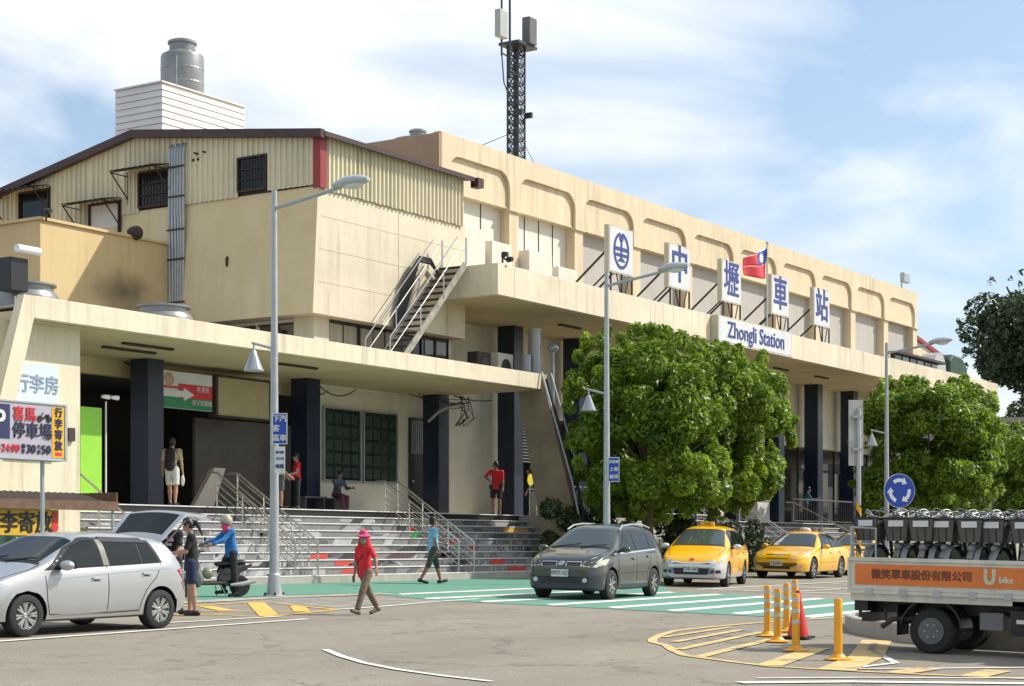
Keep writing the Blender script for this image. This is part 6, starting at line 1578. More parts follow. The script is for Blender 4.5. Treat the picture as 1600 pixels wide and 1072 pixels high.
for sg in (1, -1):
    c.panel('window_surround', SEAM, [(1.22, 1.0), (3.60, 1.08), (3.90, 1.15), (3.72, 1.47), (2.0, 1.49), (1.75, 1.40)], 'side', sg, off=.002, skirt=.01)
    for pl in ([(1.38, 1.03), (2.22, 1.05), (2.22, 1.44), (2.05, 1.46), (1.82, 1.38)], [(2.30, 1.05), (3.10, 1.08), (3.10, 1.45), (2.30, 1.465)], [(3.20, 1.09), (3.72, 1.14), (3.62, 1.42), (3.20, 1.44)]): c.panel('side_window', CARGLASS, pl, 'side', sg)
    c.seam([(1.2, .95), (1.22, .5), (1.3, .36)], 'side', sg); c.seam([(2.26, 1.0), (2.27, .6), (2.26, .36)], 'side', sg); c.seam([(3.2, 1.05), (3.15, .8), (2.98, .6), (2.95, .36)], 'side', sg)
    c.seam([(1.0, .96), (2.2, 1.0), (3.5, 1.05)], 'side', sg, w=.03, name='waist_strip', m=GALV, off=.006); c.seam([(1.3, .55), (2.26, .56), (2.95, .56)], 'side', sg, w=.012)
    c.panel('headlight', LAMPY, [(.12, .69), (.5, .74), (.70, .86), (.5, .85), (.14, .79)], 'side', sg, off=.008)
    c.panel('headlight', LAMPY, [(sg * .48, .70), (sg * .74, .68), (sg * .76, .80), (sg * .66, .90), (sg * .50, .80)], 'front', off=.01)
    c.panel('fog_lamp', LAMPG, [(sg * .55 + .05 * math.cos(a), .42 + .05 * math.sin(a)) for a in np.linspace(0, 6.28, 14)[:-1]], 'front', off=.012)
    c.panel('tail_light', TAILR, [(4.0, .85), (4.14, .85), (4.08, 1.2), (3.99, 1.3)], 'side', sg, off=.008)
    b = MB(); b.tube([(2.1 - 1.75 - 0.05, sg * .60, 1.46), (2.1 - 2.05, sg * .565, 1.555), (2.1 - 2.6, sg * .565, 1.59), (2.1 - 3.3, sg * .565, 1.585), (2.1 - 3.75, sg * .56, 1.52)], .02, 8); b.build('roof_rail', GALV, c.t, smooth=True, world=False)
    c.panel('grille', CHROME, [(sg * .10, .70), (sg * .46, .70), (sg * .44, .80), (sg * .10, .80)], 'front', off=.006)
    for r_ in range(2): c.panel('grille_slot', SEAM, [(sg * .12, .71 + r_ * .045), (sg * .43, .71 + r_ * .045), (sg * .42, .74 + r_ * .045), (sg * .12, .74 + r_ * .045)], 'front', off=.012)
c.panel('badge', GALV, [(.065 * math.cos(a), .755 + .05 * math.sin(a)) for a in np.linspace(0, 6.28, 14)[:-1]], 'front', off=.02)
c.panel('lower_grille', BLACK, [(-.45, .36), (.45, .36), (.42, .44), (-.42, .44)], 'front', off=.012)
c.panel('windscreen', CARGLASS_L, [(1.04, -.68), (1.04, .68), (1.74, .55), (1.74, -.55)], 'top', off=.006)
c.seam([(1.0, -.70), (1.0, .70)], 'top', w=.05, name='wiper_cowl'); c.seam([(.98, .05), (1.12, .6)], 'top', w=.03, name='wiper', off=.02); c.seam([(.98, -.6), (1.12, 0)], 'top', w=.03, name='wiper', off=.02)
c.seam([(.16, .52), (.5, .66), (1.0, .72)], 'top'); c.seam([(.16, -.52), (.5, -.66), (1.0, -.72)], 'top')
c.handles([2.05, 2.98], [.86, .90]); c.mirror(1.30, 1.06); c.wheels(7, False); c.plate('0937-VZ', .56)
c.place(34.45, -9.0, R(188.5), 1.03)

# ---- MPV taxi
sp = dict(L=4.6, W=1.70, R=.31, xf=.88, xr=3.63, paint=TAXI, tum=.36, rn=.5, tn=.26, low=CWHITE, lowf=lambda x, y, z: (x < .62 and z < .62) or (z < .30),
          top=[(0, .48), (.03, .60), (.15, .74), (.5, .90), (.85, 1.0), (1.0, 1.05), (1.9, 1.47), (2.2, 1.55), (2.9, 1.58), (3.6, 1.54), (4.15, 1.46), (4.3, 1.36), (4.48, 1.0), (4.6, .6)],
          belt=[(0, .55), (.5, .80), (1.0, .93), (2.2, .98), (3.8, 1.05), (4.6, .85)])
c = Car('taxi', 'yellow people-carrier taxi with a silver bumper, behind the dark green car', dict(sp, cat='taxi'), group='yellow taxis waiting at the kerb')
for sg in (1, -1):
    c.panel('window_surround', SEAM, [(1.28, .97), (4.1, 1.08), (3.98, 1.36), (3.4, 1.45), (2.15, 1.47), (1.85, 1.38)], 'side', sg, off=.002, skirt=.01)
    for pl in ([(1.5, 1.0), (2.42, 1.02), (2.42, 1.43), (2.2, 1.44), (1.95, 1.37)], [(2.5, 1.02), (3.35, 1.05), (3.35, 1.40), (2.5, 1.44)], [(3.42, 1.06), (3.98, 1.09), (3.88, 1.34), (3.42, 1.39)]): c.panel('side_window', CARGLASS, pl, 'side', sg)
    c.seam([(1.3, .92), (1.3, .5), (1.4, .32)], 'side', sg); c.seam([(2.46, 1.0), (2.47, .6), (2.46, .32)], 'side', sg); c.seam([(3.4, 1.0), (3.35, .75), (3.15, .55), (3.1, .32)], 'side', sg)
    c.panel('headlight', LAMPG, [(sg * .42, .66), (sg * .60, .70), (sg * .74, .78), (sg * .70, .62), (sg * .5, .58)], 'front', off=.01)
    c.panel('headlight', LAMPG, [(.14, .66), (.66, .86), (.72, .84), (.34, .66), (.14, .60)], 'side', sg, off=.008)
    c.panel('bumper_slot', BLACK, [(sg * .50, .36), (sg * .74, .36), (sg * .72, .44), (sg * .52, .43)], 'front', off=.008)
    c.panel('tail_light', TAILR, [(4.3, .85), (4.5, .85), (4.42, 1.15), (4.3, 1.2)], 'side', sg, off=.008)
c.panel('grille', BLACK, [(-.42, .32), (.42, .32), (.50, .62), (-.50, .62)], 'front', off=.006)
c.seam([(-.52, .64), (-.2, .61), (.2, .61), (.52, .64)], 'front', w=.03, name='bonnet_lip', m=CHROME, off=.01)
c.panel('red_badge', REDP, [(-.06, .68), (.06, .68), (.05, .73), (-.05, .73)], 'front', off=.01)
c.panel('windscreen', CARGLASS_L, [(1.06, -.68), (1.06, .68), (1.86, .55), (1.86, -.55)], 'top', off=.006)
c.seam([(1.02, -.70), (1.02, .70)], 'top', w=.05, name='wiper_cowl'); c.seam([(.3, .62), (.8, .73), (1.0, .72)], 'top'); c.seam([(.3, -.62), (.8, -.73), (1.0, -.72)], 'top')
c.panel('windscreen_strip', SEAM, [(1.84, -.54), (1.84, .54), (1.92, .53), (1.92, -.53)], 'top', off=.009)
b = MB(); b.prism([(-.19, 1.575), (.19, 1.575), (.17, 1.68), (-.17, 1.68)], 'x', -.02, -.14); tsg = b.build('roof_sign', YELP, c.t, bevel=.01, world=False)
text_mesh('lettering', 'TAXI', .09, BLACK, tsg, frame((-.015, 0, 1.625), (0, 1, 0)), extr=.002)
c.handles([2.28, 3.28], [.86, .88]); c.mirror(1.42, 1.03, CWHITE); c.wheels(5, True); c.plate('TDB-2605', .46)
c.place(45.1, -6.35, R(197), 1.06)

# ---- sedan taxi
sp = dict(L=4.8, W=1.79, R=.32, xf=.93, xr=3.65, paint=TAXI, tum=.48, rn=.5, tn=.24, tt=.18, zlow=.2,
          top=[(0, .50), (.03, .62), (.14, .72), (.5, .84), (1.1, .93), (1.35, .98), (2.05, 1.36), (2.3, 1.43), (2.7, 1.46), (3.1, 1.44), (3.4, 1.36), (4.05, 1.03), (4.35, 1.01), (4.68, .97), (4.77, .85), (4.8, .55)],
          belt=[(0, .55), (.6, .76), (1.4, .88), (2.4, .91), (4.0, .95), (4.8, .80)])
def sedan(label, rsign):
    c = Car('taxi', label, dict(sp, cat='taxi'), group='yellow taxis waiting at the kerb')
    for sg in (1, -1):
        c.panel('window_surround', SEAM, [(1.62, .92), (3.95, .98), (3.35, 1.32), (3.0, 1.385), (2.4, 1.39), (2.15, 1.32)], 'side', sg, off=.002, skirt=.01)
        for pl in ([(1.80, .95), (2.68, .965), (2.68, 1.35), (2.42, 1.355), (2.2, 1.28)], [(2.76, .965), (3.62, .99), (3.2, 1.30), (3.0, 1.345), (2.76, 1.35)]): c.panel('side_window', CARGLASS, pl, 'side', sg)
        c.seam([(1.55, .9), (1.5, .5), (1.55, .3)], 'side', sg); c.seam([(2.72, .93), (2.73, .6), (2.72, .3)], 'side', sg); c.seam([(3.6, .95), (3.5, .75), (3.3, .55), (3.25, .3)], 'side', sg)
        c.panel('side_moulding', TAXI, [(1.6, .50), (3.2, .52), (3.2, .56), (1.6, .54)], 'side', sg, off=.016)
        c.panel('headlight', LAMPG, [(sg * .42, .62), (sg * .74, .60), (sg * .74, .74), (sg * .48, .71)], 'front', off=.01)
        c.panel('headlight', LAMPG, [(.10, .60), (.5, .68), (.60, .80), (.42, .80), (.12, .71)], 'side', sg, off=.008)
        c.panel('fog_lamp', GALV, [(sg * .52, .34), (sg * .76, .36), (sg * .74, .42), (sg * .54, .41)], 'front', off=.008)
        c.panel('tail_light', TAILR, [(4.5, .72), (4.76, .72), (4.72, .9), (4.5, .92)], 'side', sg, off=.008)
    c.panel('grille', BLACK, [(-.34, .60), (.34, .60), (.38, .72), (-.38, .72)], 'front', off=.006); c.seam([(-.39, .73), (.39, .73)], 'front', w=.02, name='grille_trim', m=CHROME, off=.01)
    c.panel('lower_grille', BLACK, [(-.45, .30), (.45, .30), (.42, .37), (-.42, .37)], 'front', off=.008)
    c.panel('windscreen', CARGLASS_L, [(1.40, -.72), (1.40, .72), (2.10, .56), (2.10, -.56)], 'top', off=.006); c.panel('rear_screen', CARGLASS, [(3.42, -.54), (3.42, .54), (4.0, .66), (4.0, -.66)], 'top', off=.006)
    c.seam([(1.36, -.74), (1.36, .74)], 'top', w=.05, name='wiper_cowl'); c.seam([(.3, .60), (.9, .74), (1.3, .76)], 'top'); c.seam([(.3, -.60), (.9, -.74), (1.3, -.76)], 'top'); c.seam([(4.1, -.7), (4.1, .7)], 'top')
    b = MB(); b.sphere((-.2, 0, 1.47), 1, 14, 8, (.13, .2, .1)); b.build('roof_sign', rsign, c.t, smooth=True, world=False)
    c.handles([2.52, 3.42], [.80, .83]); c.mirror(1.72, .98, TAXI); c.wheels(6, True); c.plate('TAJ-805', .47)
    return c
PINKW = mat('pinkish_sign', (0.70, 0.55, 0.50), .4, var=.05)
c = sedan('yellow saloon taxi with a pale dome sign on its roof, right of the people-carrier', PINKW)
c.place(55.75, -4.6, R(185), 1.08)
c3 = copy_tree(c.t); c3['label'] = 'third yellow taxi, half hidden behind the striped post and the truck'
c3.location = (62.6, -3.9, gz(-3.9))

# ------------------------------------------------------------------ truck carrying bicycles
TW = mat('truck_white', (0.62, 0.61, 0.52), .5, var=.12, scale=2, streak=.5, scol=(.2, .17, .12))
TX, TZ = 22.1, 0
tilt = math.atan(SL)
tr = thing('flatbed_truck', 'small white flatbed truck with an orange side board, cut by the right edge', 'truck', (0, 0, 0))
def gt_(y): return gz(y)
yr, yf = -20.05, -23.35
def tz(y, h): return gz(y) + h
def slopebox(b, x0, x1, y0, y1, h0, h1):
    """box lying along the sloping road"""
    b.add([(x0, y0, tz(y0, h0)), (x1, y0, tz(y0, h0)), (x1, y1, tz(y1, h0)), (x0, y1, tz(y1, h0)), (x0, y0, tz(y0, h1)), (x1, y0, tz(y0, h1)), (x1, y1, tz(y1, h1)), (x0, y1, tz(y1, h1))],
          [(0, 3, 2, 1), (4, 5, 6, 7), (0, 1, 5, 4), (1, 2, 6, 5), (2, 3, 7, 6), (3, 0, 4, 7)]); return b
BW = 1.72
def TB(name, m, *boxes, parent=None, bevel=0, label=None):
    b = MB()
    for x in boxes: slopebox(b, *x)
    return b.build(name, m, parent or tr, bevel=bevel, label=label)
sb = TB('side_board', TW, (TX, TX + .04, yr, yf, .80, 1.18), bevel=.006)
TB('top_edge', TW, (TX - .02, TX + .045, yr + .03, yf - .01, 1.181, 1.23), parent=sb); TB('bottom_edge', TW, (TX - .015, TX + .045, yr + .03, yf - .01, .755, .799), parent=sb)
TB('orange_panel', ORANGE, (TX - .008, TX - .001, yr - .07, yf + .35, .87, 1.14), parent=sb)
def ttext(s, y, h, size, m, sx=1.0, bold=.004):
    u = Vector((0, -1, -SL)).normalized(); M_ = frame((TX - .012, y, tz(y, h)), u); return text_mesh('lettering', s, size, m, sb, M_, world=True, extr=.002, bold=bold, sx=sx)
ttext('微笑單車股份有限公司', -21.02, 1.005, .135, mat('brown_letter', (0.16, .045, .02), .5), 1.0)
ttext('U', -21.92, 1.01, .27, mat('pale_letter', (.62, .60, .42), .5), .8, .012); ttext('bike', -22.13, .98, .11, bpy.data.materials['pale_letter'], 1, .004)
for i in range(6):
    y = yr - .22 - i * .46; TB('hinge', GALV, (TX - .03, TX - .016, y, y - .10, .74, .82), parent=sb)
TB('tail_board', TW, (TX, TX + BW, yr + .002, yr + .04, .76, 1.2)); TB('bed_floor', TW, (TX + .02, TX + BW - .02, yr, yf, .66, .754)); TB('far_board', TW, (TX + BW - .04, TX + BW, yr, yf, .80, 1.2)); TB('head_board', TW, (TX, TX + BW, yf - .05, yf - .01, .76, 1.75))
TB('chassis_rail', BLACK, (TX + .45, TX + .55, yr - .1, -25.2, .5, .655)); TB('chassis_rail', BLACK, (TX + 1.15, TX + 1.25, yr - .1, -25.2, .5, .655))
TB('rear_bumper', BLACK, (TX + .15, TX + BW - .15, yr - .1, yr - .25, .38, .5)); TB('mud_flap', BLACK, (TX + .08, TX + .5, -20.66, -20.67, .22, .62))
TB('tail_lamp_bracket', BLACK, (TX + .1, TX + .4, yr - .02, yr - .2, .52, .70))
b = MB(); b.tube([(TX + .1, -20.45, tz(-20.4, .32)), (TX + .1, -20.6, tz(-20.4, .42)), (TX + .25, -21.0, tz(-21, .45))], .035, 8); b.tube([(TX + .1, -20.5, tz(-20.4, .55)), (TX + .1, -20.5, tz(-20.4, .4))], .02, 6); b.build('exhaust', RUST, tr, smooth=True)
arcf = MB(); n = 10; vs = []
for i in range(n + 1):
    a = R(10 + 165 * i / n); y = -21.12 + .40 * math.cos(a); z = .30 + .40 * math.sin(a)
    for x in (TX + .06, TX + .5): vs.append((x, y, tz(-21.12, z)))
arcf.add(vs, [(2 * i, 2 * i + 1, 2 * i + 3, 2 * i + 2) for i in range(n)]); o = arcf.build('mudguard', BLACK, tr, recalc=False); so = o.modifiers.new('s', 'SOLIDIFY'); so.thickness = .02
def twheel(y, x, rad, w):
    b = MB(); b.rev([(rad * .55, -w / 2), (rad - .03, -w / 2), (rad, -w / 2 + .03), (rad, w / 2 - .03), (rad - .03, w / 2), (rad * .55, w / 2)], 32, (x, y, gz(y) + rad), axis='x'); t_ = b.build('wheel', RUBBER, tr, smooth=True)
    b = MB(); b.rev([(.001, -w / 2 + .09), (rad * .2, -w / 2 + .09), (rad * .26, -w / 2 + .02), (rad * .34, -w / 2 + .02), (rad * .4, -w / 2 + .1), (rad * .56, -w / 2 + .01), (rad * .58, -w / 2 - .002)], 24, (x, y, gz(y) + rad), axis='x'); h = b.build('hub', mat('wheel_grey', (.10, .11, .11), .5, var=.3) if 'wheel_grey' not in bpy.data.materials else bpy.data.materials['wheel_grey'], t_, smooth=True)
    b = MB()
    for k in range(6): b.rev([(.013, -w / 2 - .01), (.013, -w / 2 + .03)], 6, (x, y + .085 * math.cos(k * math.pi / 3), gz(y) + rad + .085 * math.sin(k * math.pi / 3)), axis='x')
    b.build('wheel_nut', GALV, h, kind='stuff')
for x in (TX + .17, TX + .36, TX + BW - .36, TX + BW - .17): twheel(-21.12, x, .295, .17)
for x in (TX + .22, TX + BW - .22): twheel(-24.0, x, .30, .18)
TB('battery_box', mat('grey_box', (.16, .16, .155), .5, var=.2), (TX + .12, TX + .5, -21.75, -22.05, .34, .56)); TB('fuel_tank', BLACK, (TX + .1, TX + .5, -22.15, -22.75, .28, .6)); TB('side_guard', TW, (TX + .02, TX + .06, -22.2, -23.2, .66, .72), (TX + .02, TX + .06, -22.25, -23.2, .44, .49)); 
# cab, outside the frame but there
cb_ = MB(); cb_.prism([(-23.5, .45), (-24.95, .45), (-25.0, .95), (-24.75, 1.75), (-24.5, 1.9), (-23.6, 1.92), (-23.5, 1.85)], 'x', TX + .03, TX + BW - .03); cb_.v = [(x, y, z + gz(-24.2)) for x, y, z in cb_.v]; cab = cb_.build('cab', TW, tr, bevel=.04)
w_ = MB(); w_.prism([(-23.7, 1.12), (-24.72, 1.12), (-24.58, 1.68), (-23.7, 1.70)], 'x', TX + .015, TX + .028); w_.v = [(x, y, z + gz(-24.2)) for x, y, z in w_.v]; w_.build('cab_window', CARGLASS, cab)
w_ = MB(); w_.add([(TX + .15, -24.99, 1.05), (TX + BW - .15, -24.99, 1.05), (TX + BW - .2, -24.78, 1.72), (TX + .2, -24.78, 1.72)], [(0, 1, 2, 3)]); w_.v = [(x, y - .01, z + gz(-24.2)) for x, y, z in w_.v]; w_.build('cab_windscreen', CARGLASS, cab)
# cage hoops at the tail
b = MB()
for x in (TX + .05, TX + .6, TX + 1.15, TX + BW - .05): b.tube([(x, yr - .02, tz(yr, 1.2)), (x, yr - .02, tz(yr, 1.62))], .016, 6)
for h in (1.32, 1.47, 1.62): b.tube([(TX + .05, yr - .02, tz(yr, h)), (TX + BW - .05, yr - .02, tz(yr, h))], .014, 6)
b.build('tail_rack', GALV, tr)
b = MB(); b.tube([(TX - .01, yr - .02, tz(yr, 1.62)), (TX - .01, yr - .36, tz(yr, 1.60)), (TX - .01, yr - .36, tz(yr, 1.22))], .014, 6); b.tube([(TX - .01, yr - .02, tz(yr, 1.62)), (TX - .01, yr - .02, tz(yr, 1.2))], .014, 6); b.tube([(TX - .01, yr - .02, tz(yr, 1.4)), (TX - .01, yr - .36, tz(yr, 1.4))], .014, 6); b.build('side_rack', GALV, tr)

# share bikes, front wheels towards the near side
BASK = mat('basket_grey', (.085, .085, .08), .5, var=.25, scale=8); BFR = mat('bike_dark_green', (.012, .03, .02), .5, var=.2); FEND = mat('fender_grey', (.20, .20, .195), .4, var=.3)
def share_bike(label):
    """local: front towards -X, standing at the origin"""
    t = thing('share_bicycle', label, 'bicycle', group='share bicycles packed across the truck bed')
    for cx in (-.25, .82):
        b = MB(); b.rev([(.001, -.012), (.275, -.012), (.275, .012), (.001, .012)], 20, (cx, .035 if cx < 0 else 0, .32), axis='y'); b.build('gap_fill_disc', BFR, t, world=False)  # dark disc added to darken the see-through gaps, not a real bike part
        b = MB(); n = 22
        pts = [(cx + .30 * math.cos(a), 0, .32 + .30 * math.sin(a)) for a in np.linspace(0, 2 * math.pi, n + 1)]
        b.tube(pts, .022, 7, cap=False); w = b.build('wheel', RUBBER, t, world=False, smooth=True)
        b = MB()
        for k in range(10): a = k * math.pi / 10; b.tube([(cx - .28 * math.cos(a), .01, .32 - .28 * math.sin(a)), (cx + .28 * math.cos(a), -.01, .32 + .28 * math.sin(a))], .003, 4)
        b.build('spokes', GALV, w, world=False)
        b = MB(); vs = []
        for i in range(11):
            a = R(20 + 130 * i / 10); 
            for y in (-.04, 0, .04): vs.append((cx + (.345 - abs(y) * .3) * math.cos(a), y, .32 + (.345 - abs(y) * .5) * math.sin(a)))
        b.add(vs, [(3 * i + k, 3 * i + k + 1, 3 * i + k + 4, 3 * i + k + 3) for i in range(10) for k in range(2)]); b.build('fender', FEND, t, world=False, smooth=True, recalc=False)
    b = MB(); b.tube([(-.25, 0, .32), (-.12, 0, .72), (-.06, 0, .98)], .025, 8); b.tube([(-.1, 0, .78), (.12, 0, .40), (.35, 0, .30), (.82, 0, .32)], .035, 8); b.tube([(.35, 0, .3), (.48, 0, .82)], .028, 8); b.build('frame', BFR, t, world=False, smooth=True)
    b = MB(); b.sphere((.5, 0, .86), 1, 12, 8, (.14, .08, .04)); b.build('saddle', BLACK, t, world=False, smooth=True)
    b = MB(); b.tube([(.08, -.27, 1.02), (0, -.2, 1.05), (-.07, 0, 1.0), (0, .2, 1.05), (.08, .27, 1.02)], .014, 7); b.build('handlebar', GALV, t, world=False, smooth=True)
    b = MB()
    def bow(p0, p1, hgt, fx): return [tuple(p0[c_] + (p1[c_] - p0[c_]) * u + ((fx if c_ == 0 else hgt) * 4 * u * (1 - u) if c_ != 1 else 0) for c_ in range(3)) for u in [q_ / 9 for q_ in range(10)]]
    for y0, y1, hg, fx in ((-.22, -.02, .13, -.2), (-.2, .03, .09, -.26), (.22, .0, .12, -.18), (.2, -.05, .08, -.28), (-.1, .12, .1, -.24)): b.tube(bow((.03, y0, 1.04), (-.16, y1, .96), hg, fx), .007, 5)
    b.build('brake_cable', FEND, t, world=False, smooth=True)
    b = MB()
    b.add([(-.48, -.13, .70), (-.2, -.13, .70), (-.2, .13, .70), (-.48, .13, .70), (-.53, -.17, 1.0), (-.18, -.17, 1.0), (-.18, .17, 1.0), (-.53, .17, 1.0)], [(0, 3, 2, 1), (0, 1, 5, 4), (1, 2, 6, 5), (2, 3, 7, 6), (3, 0, 4, 7)])
    o = b.build('basket', BASK, t, world=False, recalc=False)
    b = MB(); b.tube([(-.535, -.175, 1.0), (-.175, -.175, 1.0), (-.175, .175, 1.0), (-.535, .175, 1.0), (-.535, -.175, 1.0)], .012, 6)
    for yy in (-.17, -.06, .06, .17): b.tube([(-.53, yy, 1.0), (-.485, yy * .76, .70)], .006, 4)
    b.build('basket_rim', BLACK, o, world=False)
    b = MB(); b.box(-.538, -.528, -.10, .10, .89, .97); b.build('label_plate', SIGNW, o, world=False)
    b = MB(); b.sphere((-.40, 0, .62), 1, 12, 8, (.09, .06, .06)); b.build('head_lamp', FEND, t, world=False, smooth=True)
    return t
bl = ['first share bicycle at the tail of the truck, its basket behind the rack', 'second share bicycle from the tail of the truck', 'third share bicycle from the tail of the truck', 'fourth share bicycle from the tail of the truck, mid-bed',
      'fifth share bicycle from the tail of the truck', 'sixth share bicycle from the tail of the truck', 'share bicycle whose basket is cut by the right edge of the photo']
proto = share_bike(bl[0])
for i in range(9):  # second row added so the load looks dark between the baskets
    o = copy_tree(proto); y = yr - .3 - i * .335
    o.location = (TX + BW - .52, y, tz(y, .757)); o.rotation_euler = (0, 0, R((176, 183, 185, 178, 181, 175, 184, 180, 182)[i])); o['label'] = 'share bicycle added as dark fill in the far row, ' + ('nearest the tail', 'second from the tail', 'third from the tail', 'fourth from the tail', 'fifth from the tail', 'sixth from the tail', 'seventh from the tail', 'second from the cab', 'nearest the cab')[i]
for i in range(9):
    o = proto if i == 0 else copy_tree(proto)
    y = yr - .22 - i * .335
    o.location = (TX + .60 + (.05 if i % 2 else 0), y, tz(y, .757)); o.rotation_euler = (tilt * -1 * 0, 0, R((-4, 3, 5, -3, 2, -5, 4, 0, 2)[i])); o.scale = (1, 1, .99)
    o['label'] = bl[i] if i < 7 else ('share bicycle just ahead of the frame edge, next to the cab' if i == 7 else 'share bicycle against the head board of the truck bed')
# ------------------------------------------------------------------ people
def seg_sdf(P, a, b, ra, rb, flat=None):
    a = np.array(a); b = np.array(b); d = b - a; L2 = max(1e-9, d.dot(d))
    Q = P - a
    if flat is not None:
        ax, k = flat; ax = np.array(ax); Q = Q + (Q @ ax)[..., None] * ax * (k - 1); d = d + d.dot(ax) * ax * (k - 1); L2 = max(1e-9, d.dot(d))
    t = np.clip((Q @ d) / L2, 0, 1)
    return np.linalg.norm(Q - t[..., None] * d, axis=-1) - (ra + (rb - ra) * t)
def smin(a, b, k):
    h = np.clip(0.5 + 0.5 * (b - a) / k, 0, 1)
    return b + (a - b) * h - k * h * (1 - h)
def nets(D, org, h):
    """surface nets on a distance grid"""
    nx, ny, nz = D.shape
    s = D < 0
    c = np.zeros((nx - 1, ny - 1, nz - 1), int)
    for i in (0, 1):
        for j in (0, 1):
            for k in (0, 1): c += s[i:nx - 1 + i, j:ny - 1 + j, k:nz - 1 + k]
    act = (c > 0) & (c < 8); idx = -np.ones(act.shape, int); cells = np.argwhere(act); idx[act] = np.arange(len(cells))
    acc = np.zeros((len(cells), 3)); cnt = np.zeros(len(cells))
    cor = [(i, j, k) for i in (0, 1) for j in (0, 1) for k in (0, 1)]
    for p in cor:
        for ax in range(3):
            if p[ax]: continue
            q = list(p); q[ax] = 1
            a = D[cells[:, 0] + p[0], cells[:, 1] + p[1], cells[:, 2] + p[2]]; b = D[cells[:, 0] + q[0], cells[:, 1] + q[1], cells[:, 2] + q[2]]
            m = (a < 0) != (b < 0)
            t = np.where(m, a / np.where(a - b == 0, 1e-9, a - b), 0)
            pt = np.tile(np.array(p, float), (len(cells), 1)); pt[:, ax] += t
            acc += pt * m[:, None]; cnt += m
    V = (cells + acc / np.maximum(cnt, 1)[:, None]) * h + np.array(org)
    F = []
    for ax in range(3):
        sl0 = [slice(None)] * 3; sl1 = [slice(None)] * 3; sl0[ax] = slice(0, -1); sl1[ax] = slice(1, None)
        e = s[tuple(sl0)] != s[tuple(sl1)]; E_ = np.argwhere(e)
        u, v = (ax + 1) % 3, (ax + 2) % 3
        ok = (E_[:, u] > 0) & (E_[:, v] > 0) & (E_[:, u] < D.shape[u] - 1) & (E_[:, v] < D.shape[v] - 1); E_ = E_[ok]
        if not len(E_): continue
        def at(du, dv):
            q = E_.copy(); q[:, u] -= du; q[:, v] -= dv; return idx[q[:, 0], q[:, 1], q[:, 2]]
        f = np.stack([at(0, 0), at(1, 0), at(1, 1), at(0, 1)], 1)
        inside = s[E_[:, 0], E_[:, 1], E_[:, 2]]
        f[~inside] = f[~inside][:, ::-1]
        F.append(f)
    F = np.concatenate(F); F = F[(F >= 0).all(1)]
    return V, F
def sdf_mesh(name, prims, m, parent, h=0.016, k=0.03, cuts=(), extra=None):
    """prims: (a, b, ra, rb[, flat]); cuts: (point, normal) half-spaces that are kept on the normal side"""
    lo = np.min([np.minimum(np.array(p[0]) - p[2] - .03, np.array(p[1]) - p[3] - .03) for p in prims], 0); hi = np.max([np.maximum(np.array(p[0]) + p[2] + .03, np.array(p[1]) + p[3] + .03) for p in prims], 0)
    n = np.ceil((hi - lo) / h).astype(int) + 2
    g_ = np.stack(np.meshgrid(*[lo[i] + h * np.arange(n[i]) for i in range(3)], indexing='ij'), -1)
    D = None
    for p in prims:
        d = seg_sdf(g_, *p[:4], p[4] if len(p) > 4 else None)
        if len(p) > 5 and p[5] is not None:
            for c_, nn_ in p[5]: d = np.maximum(d, -((g_ - np.array(c_)) @ np.array(nn_)))
        D = d if D is None else smin(D, d, k)
    for c_, nn_ in cuts: D = np.maximum(D, -((g_ - np.array(c_)) @ np.array(nn_)))
    if extra is not None: D = extra(g_, D)
    V, F = nets(D, lo, h)
    me = bpy.data.meshes.new(name); me.from_pydata(V.tolist(), [], F.tolist()); me.materials.append(m)
    bm = bmesh.new(); bm.from_mesh(me); bmesh.ops.smooth_vert(bm, verts=bm.verts, factor=.5, use_axis_x=True, use_axis_y=True, use_axis_z=True); bmesh.ops.recalc_face_normals(bm, faces=bm.faces); bm.to_mesh(me); bm.free()
    me.polygons.foreach_set('use_smooth', [True] * len(me.polygons)); me.update()
    o = bpy.data.objects.new(name, me); COL.objects.link(o); o.parent = parent
    return o
SKIN = mat('skin', (0.42, 0.235, 0.155), .55, var=.08, scale=6)
SKIN2 = mat('tanned_skin', (0.27, 0.14, 0.085), .55, var=.08, scale=6)
HAIR = mat('black_hair', (.010, .008, .007), .45, var=.3, scale=30, stretch=(1, 1, .1))
def cloth(name, col, var=.14): return mat(name, col, .85, var=var * 1.4, scale=6, bump=.9, bscale=9)
EYE = mat('eye', (.01, .01, .01), .2, var=0)
LIP = mat('lip', (.28, .09, .07), .5, var=0)

